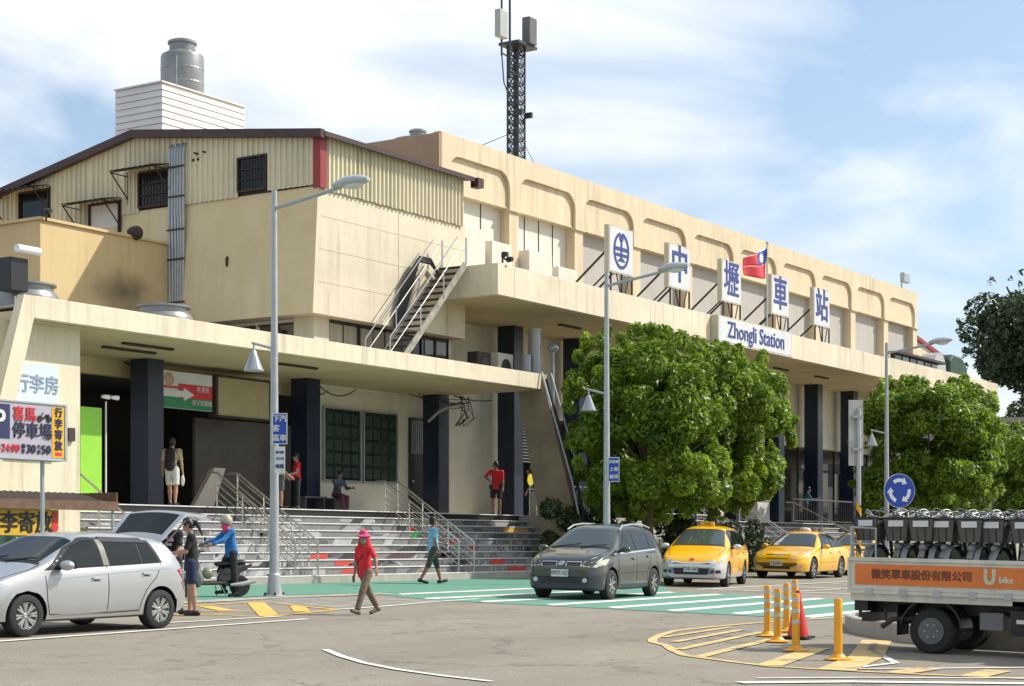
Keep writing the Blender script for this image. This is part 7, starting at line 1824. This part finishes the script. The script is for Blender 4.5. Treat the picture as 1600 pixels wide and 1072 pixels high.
def person(label, x, y, z, yaw, H=1.68, legs=((0, 0), (0, 0)), arms=((5, 6, 12), (5, 6, 12)), lean=0, head=(0, 0), shirt=None, sleeve=.55, bottom=None, leglen=1.0, shoes=None, hair=HAIR,
           skin=SKIN, girth=1.0, elbow=None, hand=None, long_hair=False, hood=None, seat_z=None, wide=1.0, hem=.10, hairstyle='short', collar=0, h=0.016):
    """local frame: +X is forward, +Y the left side. legs/arms: (right, left)"""
    t = thing('person', label, 'person', (x, y, z), yaw)
    k = H / 1.70
    def v(*a): return np.array(a, float)
    L = R(lean); T = v(math.sin(L), 0, math.cos(L)); Fw = v(math.cos(L), 0, -math.sin(L)); S_ = v(0, 1, 0)
    thigh, shin = .42, .40
    j = {}; low = 9
    for side, sg, (p, b) in (('r', -1, legs[0]), ('l', 1, legs[1])):
        p, b = R(p), R(b)
        hip = v(0, sg * .088, -.03); kn = hip + thigh * v(math.sin(p), sg * .04, -math.cos(p)); an = kn + shin * v(math.sin(p - b), 0, -math.cos(p - b))
        fa = (p - b) * 0.75
        toe = an + v(.155 * math.cos(fa), sg * .02, .155 * math.sin(fa) - .035); heel = an + v(-.045, 0, -.045 - .04 * math.sin(-fa) * 0)
        j[side] = [hip, kn, an, toe, heel]; low = min(low, an[2] - .075, toe[2] - .03, heel[2] - .03)
    base = -low if seat_z is None else seat_z / k + .1
    P0 = v(0, 0, base)
    for s_ in 'rl': j[s_] = [q + P0 for q in j[s_]]
    ch = P0 + T * .30; nk = P0 + T * .49; hp, hy = R(head[0]), R(head[1])
    hc = nk + T * .06 + v(math.sin(hp + L) * .09 * math.cos(hy) + .015, math.sin(hy) * .02, .09 * math.cos(hp + L))
    hf = v(math.cos(hp + L) * math.cos(hy), math.cos(hp + L) * math.sin(hy), -math.sin(hp + L)); hu = v(math.sin(hp + L) * math.cos(hy), math.sin(hp + L) * math.sin(hy), math.cos(hp + L)); hs = np.cross(hu, hf)
    A = {}
    for i, (side, sg, (p, ab, eb)) in enumerate((('r', -1, arms[0]), ('l', 1, arms[1]))):
        sh = P0 + T * .435 + S_ * sg * .175 * wide
        p_, ab_, eb_ = R(p), R(ab), R(eb)
        d1 = v(math.sin(p_) * math.cos(ab_), sg * math.sin(ab_), -math.cos(p_) * math.cos(ab_)); el = sh + d1 * .285
        d2 = v(math.sin(p_ + eb_) * math.cos(ab_), sg * math.sin(ab_) * .6, -math.cos(p_ + eb_) * math.cos(ab_)); d2 /= np.linalg.norm(d2)
        if elbow and elbow[i] is not None: el = P0 + v(*elbow[i])
        wr = el + d2 * .245
        if hand and hand[i] is not None:
            wr = P0 + v(*hand[i]); d2 = (wr - el) / np.linalg.norm(wr - el)
        A[side] = (sh, el, wr, d2)
    q = lambda a: tuple(np.array(a) * k)
    def pr(a, b, ra, rb, flat=None, cut=None): return (q(a), q(b), ra * k, rb * k, (tuple(flat[0]), flat[1]) if flat else None, [(q(c_), tuple(n_)) for c_, n_ in cut] if cut else None)
    FL = (Fw, 1.32)
    body = [pr(P0, P0 + T * .12, .125 * girth, .115 * girth, FL), pr(P0 + T * .12, ch, .112 * girth, .128 * girth, FL), pr(A['r'][0] - T * .02, A['l'][0] - T * .02, .062, .062), pr(ch, nk, .10, .052, FL), pr(nk - T * .02, hc - hu * .04, .052, .05)]
    # head: skull, jaw, nose, ears
    body += [pr(hc - hf * .012, hc + hu * .035 - hf * .012, .083, .084, (S_, 1.12)), pr(hc - hu * .03 + hf * .02, hc - hu * .085 + hf * .045, .062, .036), pr(hc + hf * .088 - hu * .0, hc + hf * .102 - hu * .028, .010, .014)]
    for sg in (-1, 1): body.append(pr(hc + hs * sg * .078 + hu * .01, hc + hs * sg * .08 - hu * .03, .014, .011))
    for s_ in 'rl':
        hip, kn, an, toe, heel = j[s_]; sh, el, wr, d2 = A[s_]
        body += [pr(hip, kn, .083 * girth, .052), pr(kn, kn + (an - kn) * .35, .050, .053), pr(kn + (an - kn) * .35, an, .053, .034), pr(an, heel, .034, .034), pr(an - v(0, 0, .03), toe, .034, .028)]
        body += [pr(sh, el, .048, .037), pr(el, el + (wr - el) * .3, .037, .038), pr(el + (wr - el) * .3, wr, .038, .024)]
        pal = wr + d2 * .075; side_ax = np.cross(d2, v(0, 1, 0)); side_ax = side_ax / (np.linalg.norm(side_ax) + 1e-9)
        body += [pr(wr, pal, .026, .034, (S_, 1.7))]
    bo = sdf_mesh('body', body, skin, t, h, .022 * k)
    # fingers and thumb of both hands, unequal and curled
    fg_ = MB()
    for s_, sg in (('r', -1), ('l', 1)):
        sh, el, wr, d2 = A[s_]; w_ = np.cross(v(0, 1, 0), d2); w_ /= np.linalg.norm(w_) + 1e-9; inn = v(0, -sg, 0)
        kn_ = wr + d2 * .082
        for i, (o_, l_) in enumerate(((-.027, .066), (-.009, .076), (.009, .071), (.026, .055))):
            a = kn_ + w_ * o_; b1 = a + d2 * l_ * .55 + inn * .008; c1 = b1 + d2 * l_ * .38 + inn * .022
            fg_.tube([q(a - d2 * .02), q(b1), q(c1)], [.0095 * k, .0085 * k, .0065 * k], 6)
        a = wr + d2 * .025 - w_ * .024; b1 = a - w_ * .024 + d2 * .03 + inn * .01; c1 = b1 + d2 * .028 + inn * .012
        fg_.tube([q(a), q(b1), q(c1)], [.011 * k, .010 * k, .0075 * k], 6)
    b2 = bmesh.new(); b2.from_mesh(bo.data)
    tmp = bpy.data.meshes.new('tmp'); tmp.from_pydata(fg_.v, [], fg_.f); b2.from_mesh(tmp); b2.to_mesh(bo.data); b2.free(); bpy.data.meshes.remove(tmp)
    bo.data.polygons.foreach_set('use_smooth', [True] * len(bo.data.polygons))
    fc = MB()
    for sg in (-1, 1): e = hc + hf * .082 + hs * sg * .031 + hu * .008; fc.sphere(q(e), .011 * k, 8, 6)
    fc.build('eyes', EYE, t, world=False, smooth=True)
    lp = MB(); e = hc + hf * .088 - hu * .055; lp.tube([q(e - hs * .02), q(e + hf * .006), q(e + hs * .02)], .006 * k, 6); lp.build('mouth', LIP, t, world=False)
    if shirt:
        c0 = P0 - T * hem
        pr_ = [pr(P0 - T * (hem + .03), P0 + T * .12, .160 * girth, .132 * girth, (Fw, 1.18)), pr(P0 + T * .12, ch, .128 * girth, .142 * girth, FL), pr(A['r'][0] - T * .02, A['l'][0] - T * .02, .072, .072), pr(ch, nk - T * .03, .11, .075, FL)]
        for s_ in 'rl':
            sh, el, wr, d2 = A[s_]
            if sleeve <= 1: e = sh + (el - sh) * sleeve; pr_.append(pr(sh, e + (el - sh) * .1, .060, .056, None, [(e, -(el - sh) / np.linalg.norm(el - sh))]))
            else: pr_ += [pr(sh, el, .062, .052), pr(el, el + (wr - el) * (sleeve - 1), .052, .042)]
        sdf_mesh('shirt', pr_, shirt, t, h, .03 * k, cuts=[(q(c0), tuple(T)), (q(nk + T * .0), tuple(-T))])
    if bottom:
        pr_ = [pr(P0 - T * .02, P0 + T * .06, .136 * girth, .128 * girth, FL)]
        for s_ in 'rl':
            hip, kn, an, toe, heel = j[s_]
            if leglen <= .5:
                e = hip + (kn - hip) * leglen * 2; dd = (kn - hip) / np.linalg.norm(kn - hip); pr_.append(pr(hip, e + dd * .05, .098 * girth, .085, None, [(e, -dd)]))
            else:
                f_ = (leglen - .5) * 2; e = kn + (an - kn) * f_; dd = (an - kn) / np.linalg.norm(an - kn)
                pr_ += [pr(hip, kn, .090 * girth, .068), pr(kn, e + dd * .04, .068, .056, None, [(e, -dd)])]
        sdf_mesh('trousers' if leglen > .5 else 'shorts', pr_, bottom, t, h, .02 * k, cuts=[(q(P0 + T * .09), tuple(-T))])
    for s_ in 'rl':
        hip, kn, an, toe, heel = j[s_]
        d_ = (toe - heel); 
        sdf_mesh('shoe', [pr(heel + v(0, 0, .008), toe + v(.01, 0, .0), .043, .038, (S_, 1.05)), pr(an - v(0, 0, .02), heel, .045, .042)], shoes or BLACK, t, .012, .02, cuts=[(q(np.minimum(heel, toe) - v(0, 0, .034)), (0, 0, 1))] if abs(heel[2] - toe[2]) < .06 else ())
    if hairstyle:
        hp_ = [pr(hc - hf * .02, hc + hu * .045 - hf * .018, .094, .092, (S_, 1.1))]
        cut = [(q(hc + hu * .012 + hf * .058), tuple((hu * .75 - hf * .66)))] 
        ha = sdf_mesh('hair', hp_, hair, t, .012, .02, cuts=[(q(hc - hf * .0 + hu * .0), tuple(hu * .55 - hf * .83 + 0 * hu)) if False else (q(hc + hf * .045), tuple((hu * .62 - hf * .78) / np.linalg.norm(hu * .62 - hf * .78)))])
        if hairstyle == 'ponytail': sdf_mesh('ponytail', [pr(hc - hf * .09 + hu * .03, hc - hf * .15 - hu * .03, .03, .035), pr(hc - hf * .15 - hu * .03, hc - hf * .14 - hu * .27, .036, .015)], hair, ha, .012, .02)
        if hairstyle == 'long': sdf_mesh('long_hair', [pr(hc - hf * .05, hc - hf * .07 - hu * .2, .085, .05, (S_, .95))], hair, ha, .014, .02)
    return t, dict(q=q, hc=hc, hf=hf, hu=hu, hs=hs, P0=P0, T=T, Fw=Fw, A=A, j=j, pr=pr, k=k, nk=nk, ch=ch, h=h)

UL = math.atan2(math.cos(YAW), -math.sin(YAW))      # direction that reads as 'left' in the view
def face(deg): return UL + R(deg)                   # 0 = walks to the left of the view, 90 = towards the camera, 180 = to the right
BLKT = cloth('black_tee', (.012, .012, .014)); NVY = cloth('navy_shorts', (.012, .022, .06)); REDS = cloth('red_shirt', (.60, .018, .03)); KHAKI = cloth('khaki', (.16, .12, .08)); DRED = cloth('dark_red_cloth', (.30, .01, .03))
LBLUE = cloth('light_blue_tee', (.20, .46, .68)); GRN = cloth('grey_green_trousers', (.05, .06, .05)); WHT = cloth('white_cloth', (.62, .60, .56)); PATT = cloth('patterned_shirt', (.46, .38, .22), .5); BLUJ = cloth('blue_jacket', (.02, .14, .38)); DRK = cloth('dark_trousers', (.018, .018, .022)); GRY = cloth('grey_shorts', (.10, .10, .11)); PINK = cloth('pink_cloth', (.55, .06, .16)); TEAL = cloth('teal_jacket', (.02, .12, .17)); PURP = cloth('maroon_cloth', (.10, .03, .05)); BRN = mat('brown_shoe', (.12, .08, .05), .6, var=.2)

# woman walking left in red
p, J = person('woman in a red shirt, pink sun hat and green face mask striding across', 23.9, -10.6, gz(-10.6) + .01, face(48), H=1.46, legs=((-26, 10), (24, 2)), arms=((2, 8, 8), (12, 42, 12)), head=(4, 34), shirt=REDS, sleeve=.9, bottom=KHAKI, leglen=.97, shoes=BRN, skin=SKIN2, hem=.13, lean=3, girth=1.02)
hc, hf, hu, hs, pr = (J[n] for n in ('hc', 'hf', 'hu', 'hs', 'pr'))
sdf_mesh('sun_hat', [pr(hc + hu * .045, hc + hu * .095, .098, .085), pr(hc + hu * .055 + hf * .05, hc + hu * .05 - hf * .03, .15, .15, (hu, 7.0))], PINK, p, .012, .02)
sdf_mesh('neck_cape', [pr(hc - hf * .06 + hu * .02, hc - hf * .05 - hu * .17, .105, .14, (S_ if False else hf, 1.2))], REDS, p, .014, .02, cuts=[(J['q'](hc + hf * .035), tuple(-hf))])
sdf_mesh('face_mask', [pr(hc + hf * .055 - hu * .03, hc + hf * .05 - hu * .07, .052, .045)], cloth('green_mask', (.10, .34, .24)), p, .010, .01)
A_ = J['A']; w = A_['r'][1] * .3 + A_['r'][2] * .7
sdf_mesh('shoulder_bag', [pr(J['P0'] + np.array([-.10, -.20, .10]), J['P0'] + np.array([-.10, -.20, -.03]), .10, .12, ((0, 1, 0), 1.6))], DRED, p, .014, .03)
b = MB(); b.tube([J['q'](J['nk'] + np.array([-.03, .13, -.02])), J['q'](J['ch'] + np.array([.12, .03, -.02])), J['q'](J['P0'] + np.array([.08, -.12, .14])), J['q'](J['P0'] + np.array([-.06, -.18, .18]))], .013, 6); b.build('bag_strap', PURP, p, world=False)

# man in light blue at the steps
p, J = person('man in a light blue T-shirt walking away in front of the steps', 38.0, -1.95, gz(-1.95) + .01, face(200), H=1.80, legs=((-20, 10), (18, 4)), arms=((-4, 8, 22), (14, 8, 62)), shirt=LBLUE, sleeve=.75, bottom=GRN, leglen=.62, shoes=BLACK, skin=SKIN2, girth=1.12, wide=1.05)
# girl in black by the tailgate
p, J = person('woman with a ponytail in black T-shirt and navy shorts beside the open boot', 21.42, -8.95, gz(-8.95) + .01, face(8), H=1.60, legs=((3, 2), (-4, 2)), arms=((22, 4, 62), (18, 6, 66)), head=(28, 0), shirt=BLKT, sleeve=.85, bottom=NVY, leglen=.42, shoes=BLACK, hairstyle='ponytail', hem=.16, girth=.98)
# man behind the car
p, J = person('man in a printed black T-shirt standing at the open boot, facing the street', 21.98, -8.0, gz(-8.0) + .01, face(75), H=1.66, legs=((2, 2), (-3, 2)), arms=((18, 8, 40), (15, 8, 45)), lean=14, head=(26, 10), shirt=BLKT, sleeve=.8, bottom=DRK, leglen=.95, shoes=BLACK, skin=SKIN2)
b = MB(); F_ = J['Fw']; c_ = J['ch'] + F_ * .115
for i, (dy, dz, w_, h_) in enumerate(((-.06, .03, .07, .05), (.03, -.01, .08, .06), (-.02, -.08, .10, .04), (.05, .05, .04, .04))): 
    q0 = c_ + np.array([.006, dy, dz]); b.box(q0[0] - .004, q0[0] + .006, q0[1], q0[1] + w_, q0[2], q0[2] + h_)
b.build('shirt_print', mat('shirt_print', (.45, .30, .32), .7, var=.6, scale=30), p, world=False, kind='stuff')
# person behind the silver car
p, J = person('dark-haired person by the luggage booth, head and shoulders above the silver car', 26.9, -2.6, gz(-2.6) + .01, face(180), H=1.60, shirt=DRK, bottom=DRK, sleeve=.9, hairstyle='long')

# red-shirted man on the platform
p, J = person('man in a red T-shirt and dark shorts, hand on hip, standing on the platform', 48.95, 3.3, PLAT + .01, face(80), H=1.78, legs=((3, 3), (-3, 3)), elbow=((-.02, -.36, .28), None), hand=((.07, -.15, .09), None), arms=((0, 0, 0), (2, 8, 10)), head=(4, -60), shirt=REDS, sleeve=.85, bottom=cloth('dark_maroon_shorts', (.03, .015, .025)), leglen=.45, shoes=BLACK, skin=SKIN2, hem=.12)
b = MB(); b.box(-.08, .06, -.24, -.17, .84, 1.0); b.build('waist_pouch', TEAL, p, world=False, bevel=.02)
# backpacker
p, J = person('backpacker in a patterned shirt and pale shorts walking away at the top of the steps', 33.6, 3.15, PLAT + .01, face(262), H=1.76, legs=((-4, 4), (16, 10)), arms=((4, 9, 6), (4, 12, 8)), shirt=PATT, sleeve=.85, bottom=WHT, leglen=.46, shoes=BLACK, hem=.08, girth=1.05, wide=1.05)
T_ = J['T']; Fw = J['Fw']; pr = J['pr']
bp_ = sdf_mesh('backpack', [pr(J['P0'] + T_ * .06 - Fw * .17, J['P0'] + T_ * .40 - Fw * .16, .135, .12, ((1, 0, 0), 1.25))], cloth('black_backpack', (.014, .012, .014)), p, .014, .04)
b = MB()
for sg in (-1, 1): b.tube([J['q'](J['P0'] + T_ * .44 - Fw * .12 + np.array([0, sg * .08, 0])), J['q'](J['nk'] + np.array([.0, sg * .10, -.01])), J['q'](J['ch'] + Fw * .10 + np.array([0, sg * .12, 0])), J['q'](J['P0'] + T_ * .1 - Fw * .05 + np.array([0, sg * .15, 0]))], .018, 6)
b.box(-.30, -.285, -.05, .03, 1.2, 1.32); b.build('strap', BLACK, bp_, world=False)
b = MB(); w_ = J['q'](J['A']['r'][2]); b.sphere((w_[0], w_[1], w_[2] - .22), 1, 10, 8, (.05, .05, .15)); b.build('plastic_bag', WHT, p, world=False, smooth=True)

person('person in a white top and grey shorts half hidden behind the lamp sign', 38.1, 3.35, PLAT + .01, face(200), H=1.66, shirt=WHT, bottom=GRY, leglen=.45, arms=((10, 6, 40), (10, 6, 40)), hem=.1)
p, J = person('woman in a red top with a yellow hem bag beside the second navy column', 38.75, 3.3, PLAT + .01, face(20), H=1.60, shirt=REDS, bottom=DRK, leglen=.97, arms=((10, 6, 60), (10, 6, 70)), head=(10, 0), hem=.08)
b = MB(); b.box(-.13, .1, -.2, -.13, .82, .98); b.build('yellow_bag', cloth('yellow_bag', (.55, .45, .08)), p, world=False, bevel=.03)
# seated person
sb_ = MB(); sb_.box(40.1, 41.1, 4.1, 4.5, PLAT + .38, PLAT + .43); sb_.box(40.15, 40.2, 4.15, 4.45, PLAT, PLAT + .379); sb_.box(41.0, 41.05, 4.15, 4.45, PLAT, PLAT + .379)
tag(sb_.build('low_bench', DKM), 'low dark bench at the foot of the second navy column', 'bench')
person('seated person in a striped dark top resting by the second navy column', 41.6, 4.15, PLAT + .01, face(135), H=1.60, legs=((84, 84), (78, 80)), arms=((30, 8, 70), (30, 8, 60)), lean=14, head=(14, 0), shirt=cloth('striped_dark', (.05, .07, .10), .6), sleeve=1.6, bottom=PURP, leglen=.97, seat_z=.42, skin=SKIN2)
fb = MB(); fb.box(41.35, 41.85, 4.0, 4.4, PLAT, PLAT + .40); tag(fb.build('stool', DKM, bevel=.02), 'dark box stool under the seated person', 'stool')

# people in the shade of the high canopy
person('person in dark clothes with a white strap under the trees', 64.3, 3.4, PLAT + .01, face(60), H=1.72, shirt=BLKT, bottom=DRK, leglen=.97, h=.02)
person('person in a white top on the platform between the taxis', 70.2, 3.6, PLAT + .01, face(30), H=1.70, shirt=WHT, bottom=GRY, leglen=.8, h=.02)
person('person in brown beside the white top on the far platform', 69.5, 3.7, PLAT + .01, face(160), H=1.66, shirt=cloth('brown_top', (.12, .07, .05)), bottom=DRK, leglen=.97, h=.02)
person('person in a teal jacket leaning at the far railing', 74.6, 3.5, PLAT + .01, face(180), H=1.68, shirt=TEAL, sleeve=1.7, bottom=DRK, leglen=.97, arms=((30, 8, 60), (30, 8, 60)), lean=12, h=.02)
person('person in black standing behind the grey barrel and the splayed fin', 52.1, 4.0, PLAT + .01, face(0), H=1.72, shirt=BLKT, sleeve=1.7, bottom=DRK, leglen=.97, h=.02)

# ------------------------------------------------------------------ scooter and rider
SX, SY = 26.95, -4.35
sz = gz(SY)
sc_ = thing('motor_scooter', 'black and grey scooter standing on the green lane, front towards the left', 'scooter', (0, 0, 0))
SBLK = carpaint('scooter_black', (.015, .016, .018), 0, .3); SGRY = carpaint('scooter_grey', (.20, .21, .20), .3, .35)
def sw(x):
    b = MB(); b.rev([(.13, -.045), (.19, -.055), (.225, -.045), (.235, 0), (.225, .045), (.19, .055), (.13, .045)], 26, (x, 0, .235), axis='y'); w_ = b.build('wheel', RUBBER, sc_, smooth=True, world=False)
    b = MB(); b.rev([(.13, -.03), (.12, .0), (.13, .03)], 20, (x, 0, .235), axis='y'); b.f = b.f[:-2]; b.mi = b.mi[:-2]
    for k in range(5): a = k * 2 * math.pi / 5; b.bar((x, 0, .235), (x + .125 * math.cos(a), 0, .235 + .125 * math.sin(a)), .03, .03)
    b.rev([(.001, -.04), (.035, -.04), (.035, .04), (.001, .04)], 12, (x, 0, .235), axis='y'); b.build('rim', ALLOY, w_, world=False)
sw(.62); sw(-.62)
sdf_mesh('rear_body', [((-.30, 0, .52), (-.72, 0, .66), .15, .09, ((0, 1, 0), 1.15)), ((-.22, 0, .40), (-.5, 0, .45), .13, .12, ((0, 1, 0), 1.2)), ((-.72, 0, .66), (-.86, 0, .70), .08, .04)], SBLK, sc_, .014, .05)
sdf_mesh('floorboard', [((-.22, 0, .31), (.28, 0, .30), .12, .11, ((0, 0, 1), 2.2))], SBLK, sc_, .014, .03)
sdf_mesh('front_shield', [((.30, 0, .34), (.46, 0, .72), .15, .16, ((.9, 0, .4), 2.6)), ((.46, 0, .72), (.40, 0, .92), .16, .11, ((.9, 0, .4), 2.2))], SGRY, sc_, .014, .05)
sdf_mesh('front_fender', [((.52, 0, .46), (.70, 0, .44), .09, .07, ((0, 1, 0), 1.1)), ((.70, 0, .44), (.78, 0, .36), .07, .04)], SGRY, sc_, .012, .03)
sdf_mesh('seat', [((-.14, 0, .72), (-.66, 0, .76), .11, .10, ((0, 0, 1), 1.9))], BLACK, sc_, .014, .03)
sdf_mesh('handlebar_cover', [((.40, 0, .93), (.36, 0, 1.02), .10, .08), ((.34, -.2, 1.0), (.34, .2, 1.0), .035, .035)], SGRY, sc_, .014, .04)
b = MB(); b.tube([(.33, -.34, 1.0), (.34, -.1, 1.0), (.34, .1, 1.0), (.33, .34, 1.0)], .018, 8)
b.tube([(.33, .2, 1.0), (.30, .30, 1.22)], .008, 6); b.tube([(.33, -.2, 1.0), (.30, -.30, 1.22)], .008, 6); b.build('handlebar', BLACK, sc_, world=False)
for sg in (-1, 1): b = MB(); b.sphere((.30, sg * .32, 1.26), 1, 12, 8, (.02, .07, .045)); b.build('mirror', BLACK, sc_, world=False, smooth=True)
b = MB(); b.sphere((.46, 0, .88), 1, 12, 8, (.06, .10, .06)); b.build('headlight', LAMPG, sc_, world=False, smooth=True)
b = MB(); b.sphere((-.87, 0, .70), 1, 10, 6, (.03, .09, .04)); b.build('tail_light', TAILR, sc_, world=False, smooth=True)
b = MB(); b.tube([(.42, 0, .78), (.60, .07, .24)], .028, 8); b.tube([(.42, 0, .78), (.60, -.07, .24)], .028, 8); b.build('fork', GALV, sc_, world=False)
b = MB(); b.sphere((-.45, -.16, .30), 1, 12, 8, (.20, .06, .08)); b.build('engine', GALV, sc_, world=False, smooth=True)
b = MB(); b.tube([(-.35, .15, .26), (-.6, .18, .28), (-.9, .18, .34)], [.03, .05, .05], 10); b.build('silencer', GALV, sc_, world=False, smooth=True)
b = MB(); b.tube([(-.15, .1, .25), (-.2, .28, .02)], .012, 6); b.tube([(-.1, -.1, .24), (-.14, -.14, .02)], .012, 6); b.build('stand', BLACK, sc_, world=False)
b = MB(); b.sphere((.12, .0, .52), .13, 14, 10); b.build('footwell_helmet', mat('olive_helmet', (.25, .27, .18), .3, var=.1), sc_, world=False, smooth=True)
sc_.location = (SX, SY, sz + .006); sc_.rotation_euler = (0, 0, face(30)); sc_.scale = (0.93,) * 3
off = Matrix.Rotation(face(30), 3, 'Z') @ Vector((-.40, 0, 0))
p, J = person('scooter rider in a blue jacket, beige helmet and pink scarf, astride the black scooter', SX + off.x, SY + off.y, sz + .01, face(30), H=1.66, legs=((30, 42), (-3, 4)), arms=((50, 6, 22), (48, 6, 24)), head=(6, 0), lean=8, shirt=BLUJ, sleeve=1.85, bottom=DRK, leglen=.98, shoes=BLACK, skin=SKIN2, hem=.1, hairstyle=None, girth=1.08)
hc, hf, hu, hs, pr = (J[n] for n in ('hc', 'hf', 'hu', 'hs', 'pr'))
sdf_mesh('helmet', [pr(hc - hf * .012 + hu * .02, hc + hu * .05 - hf * .005, .125, .118), pr(hc + hu * .05 + hf * .08, hc + hu * .045 + hf * .15, .07, .03, (hu, 2.5))], mat('beige_helmet', (.42, .40, .28), .35, var=.1), p, .012, .03, cuts=[(J['q'](hc + hf * .03 - hu * .03), tuple((hu * .85 - hf * .52)))])
sdf_mesh('scarf', [pr(hc + hf * .04 - hu * .04, J['nk'] + hf * .05 - hu * .01, .066, .085)], PINK, p, .012, .02)
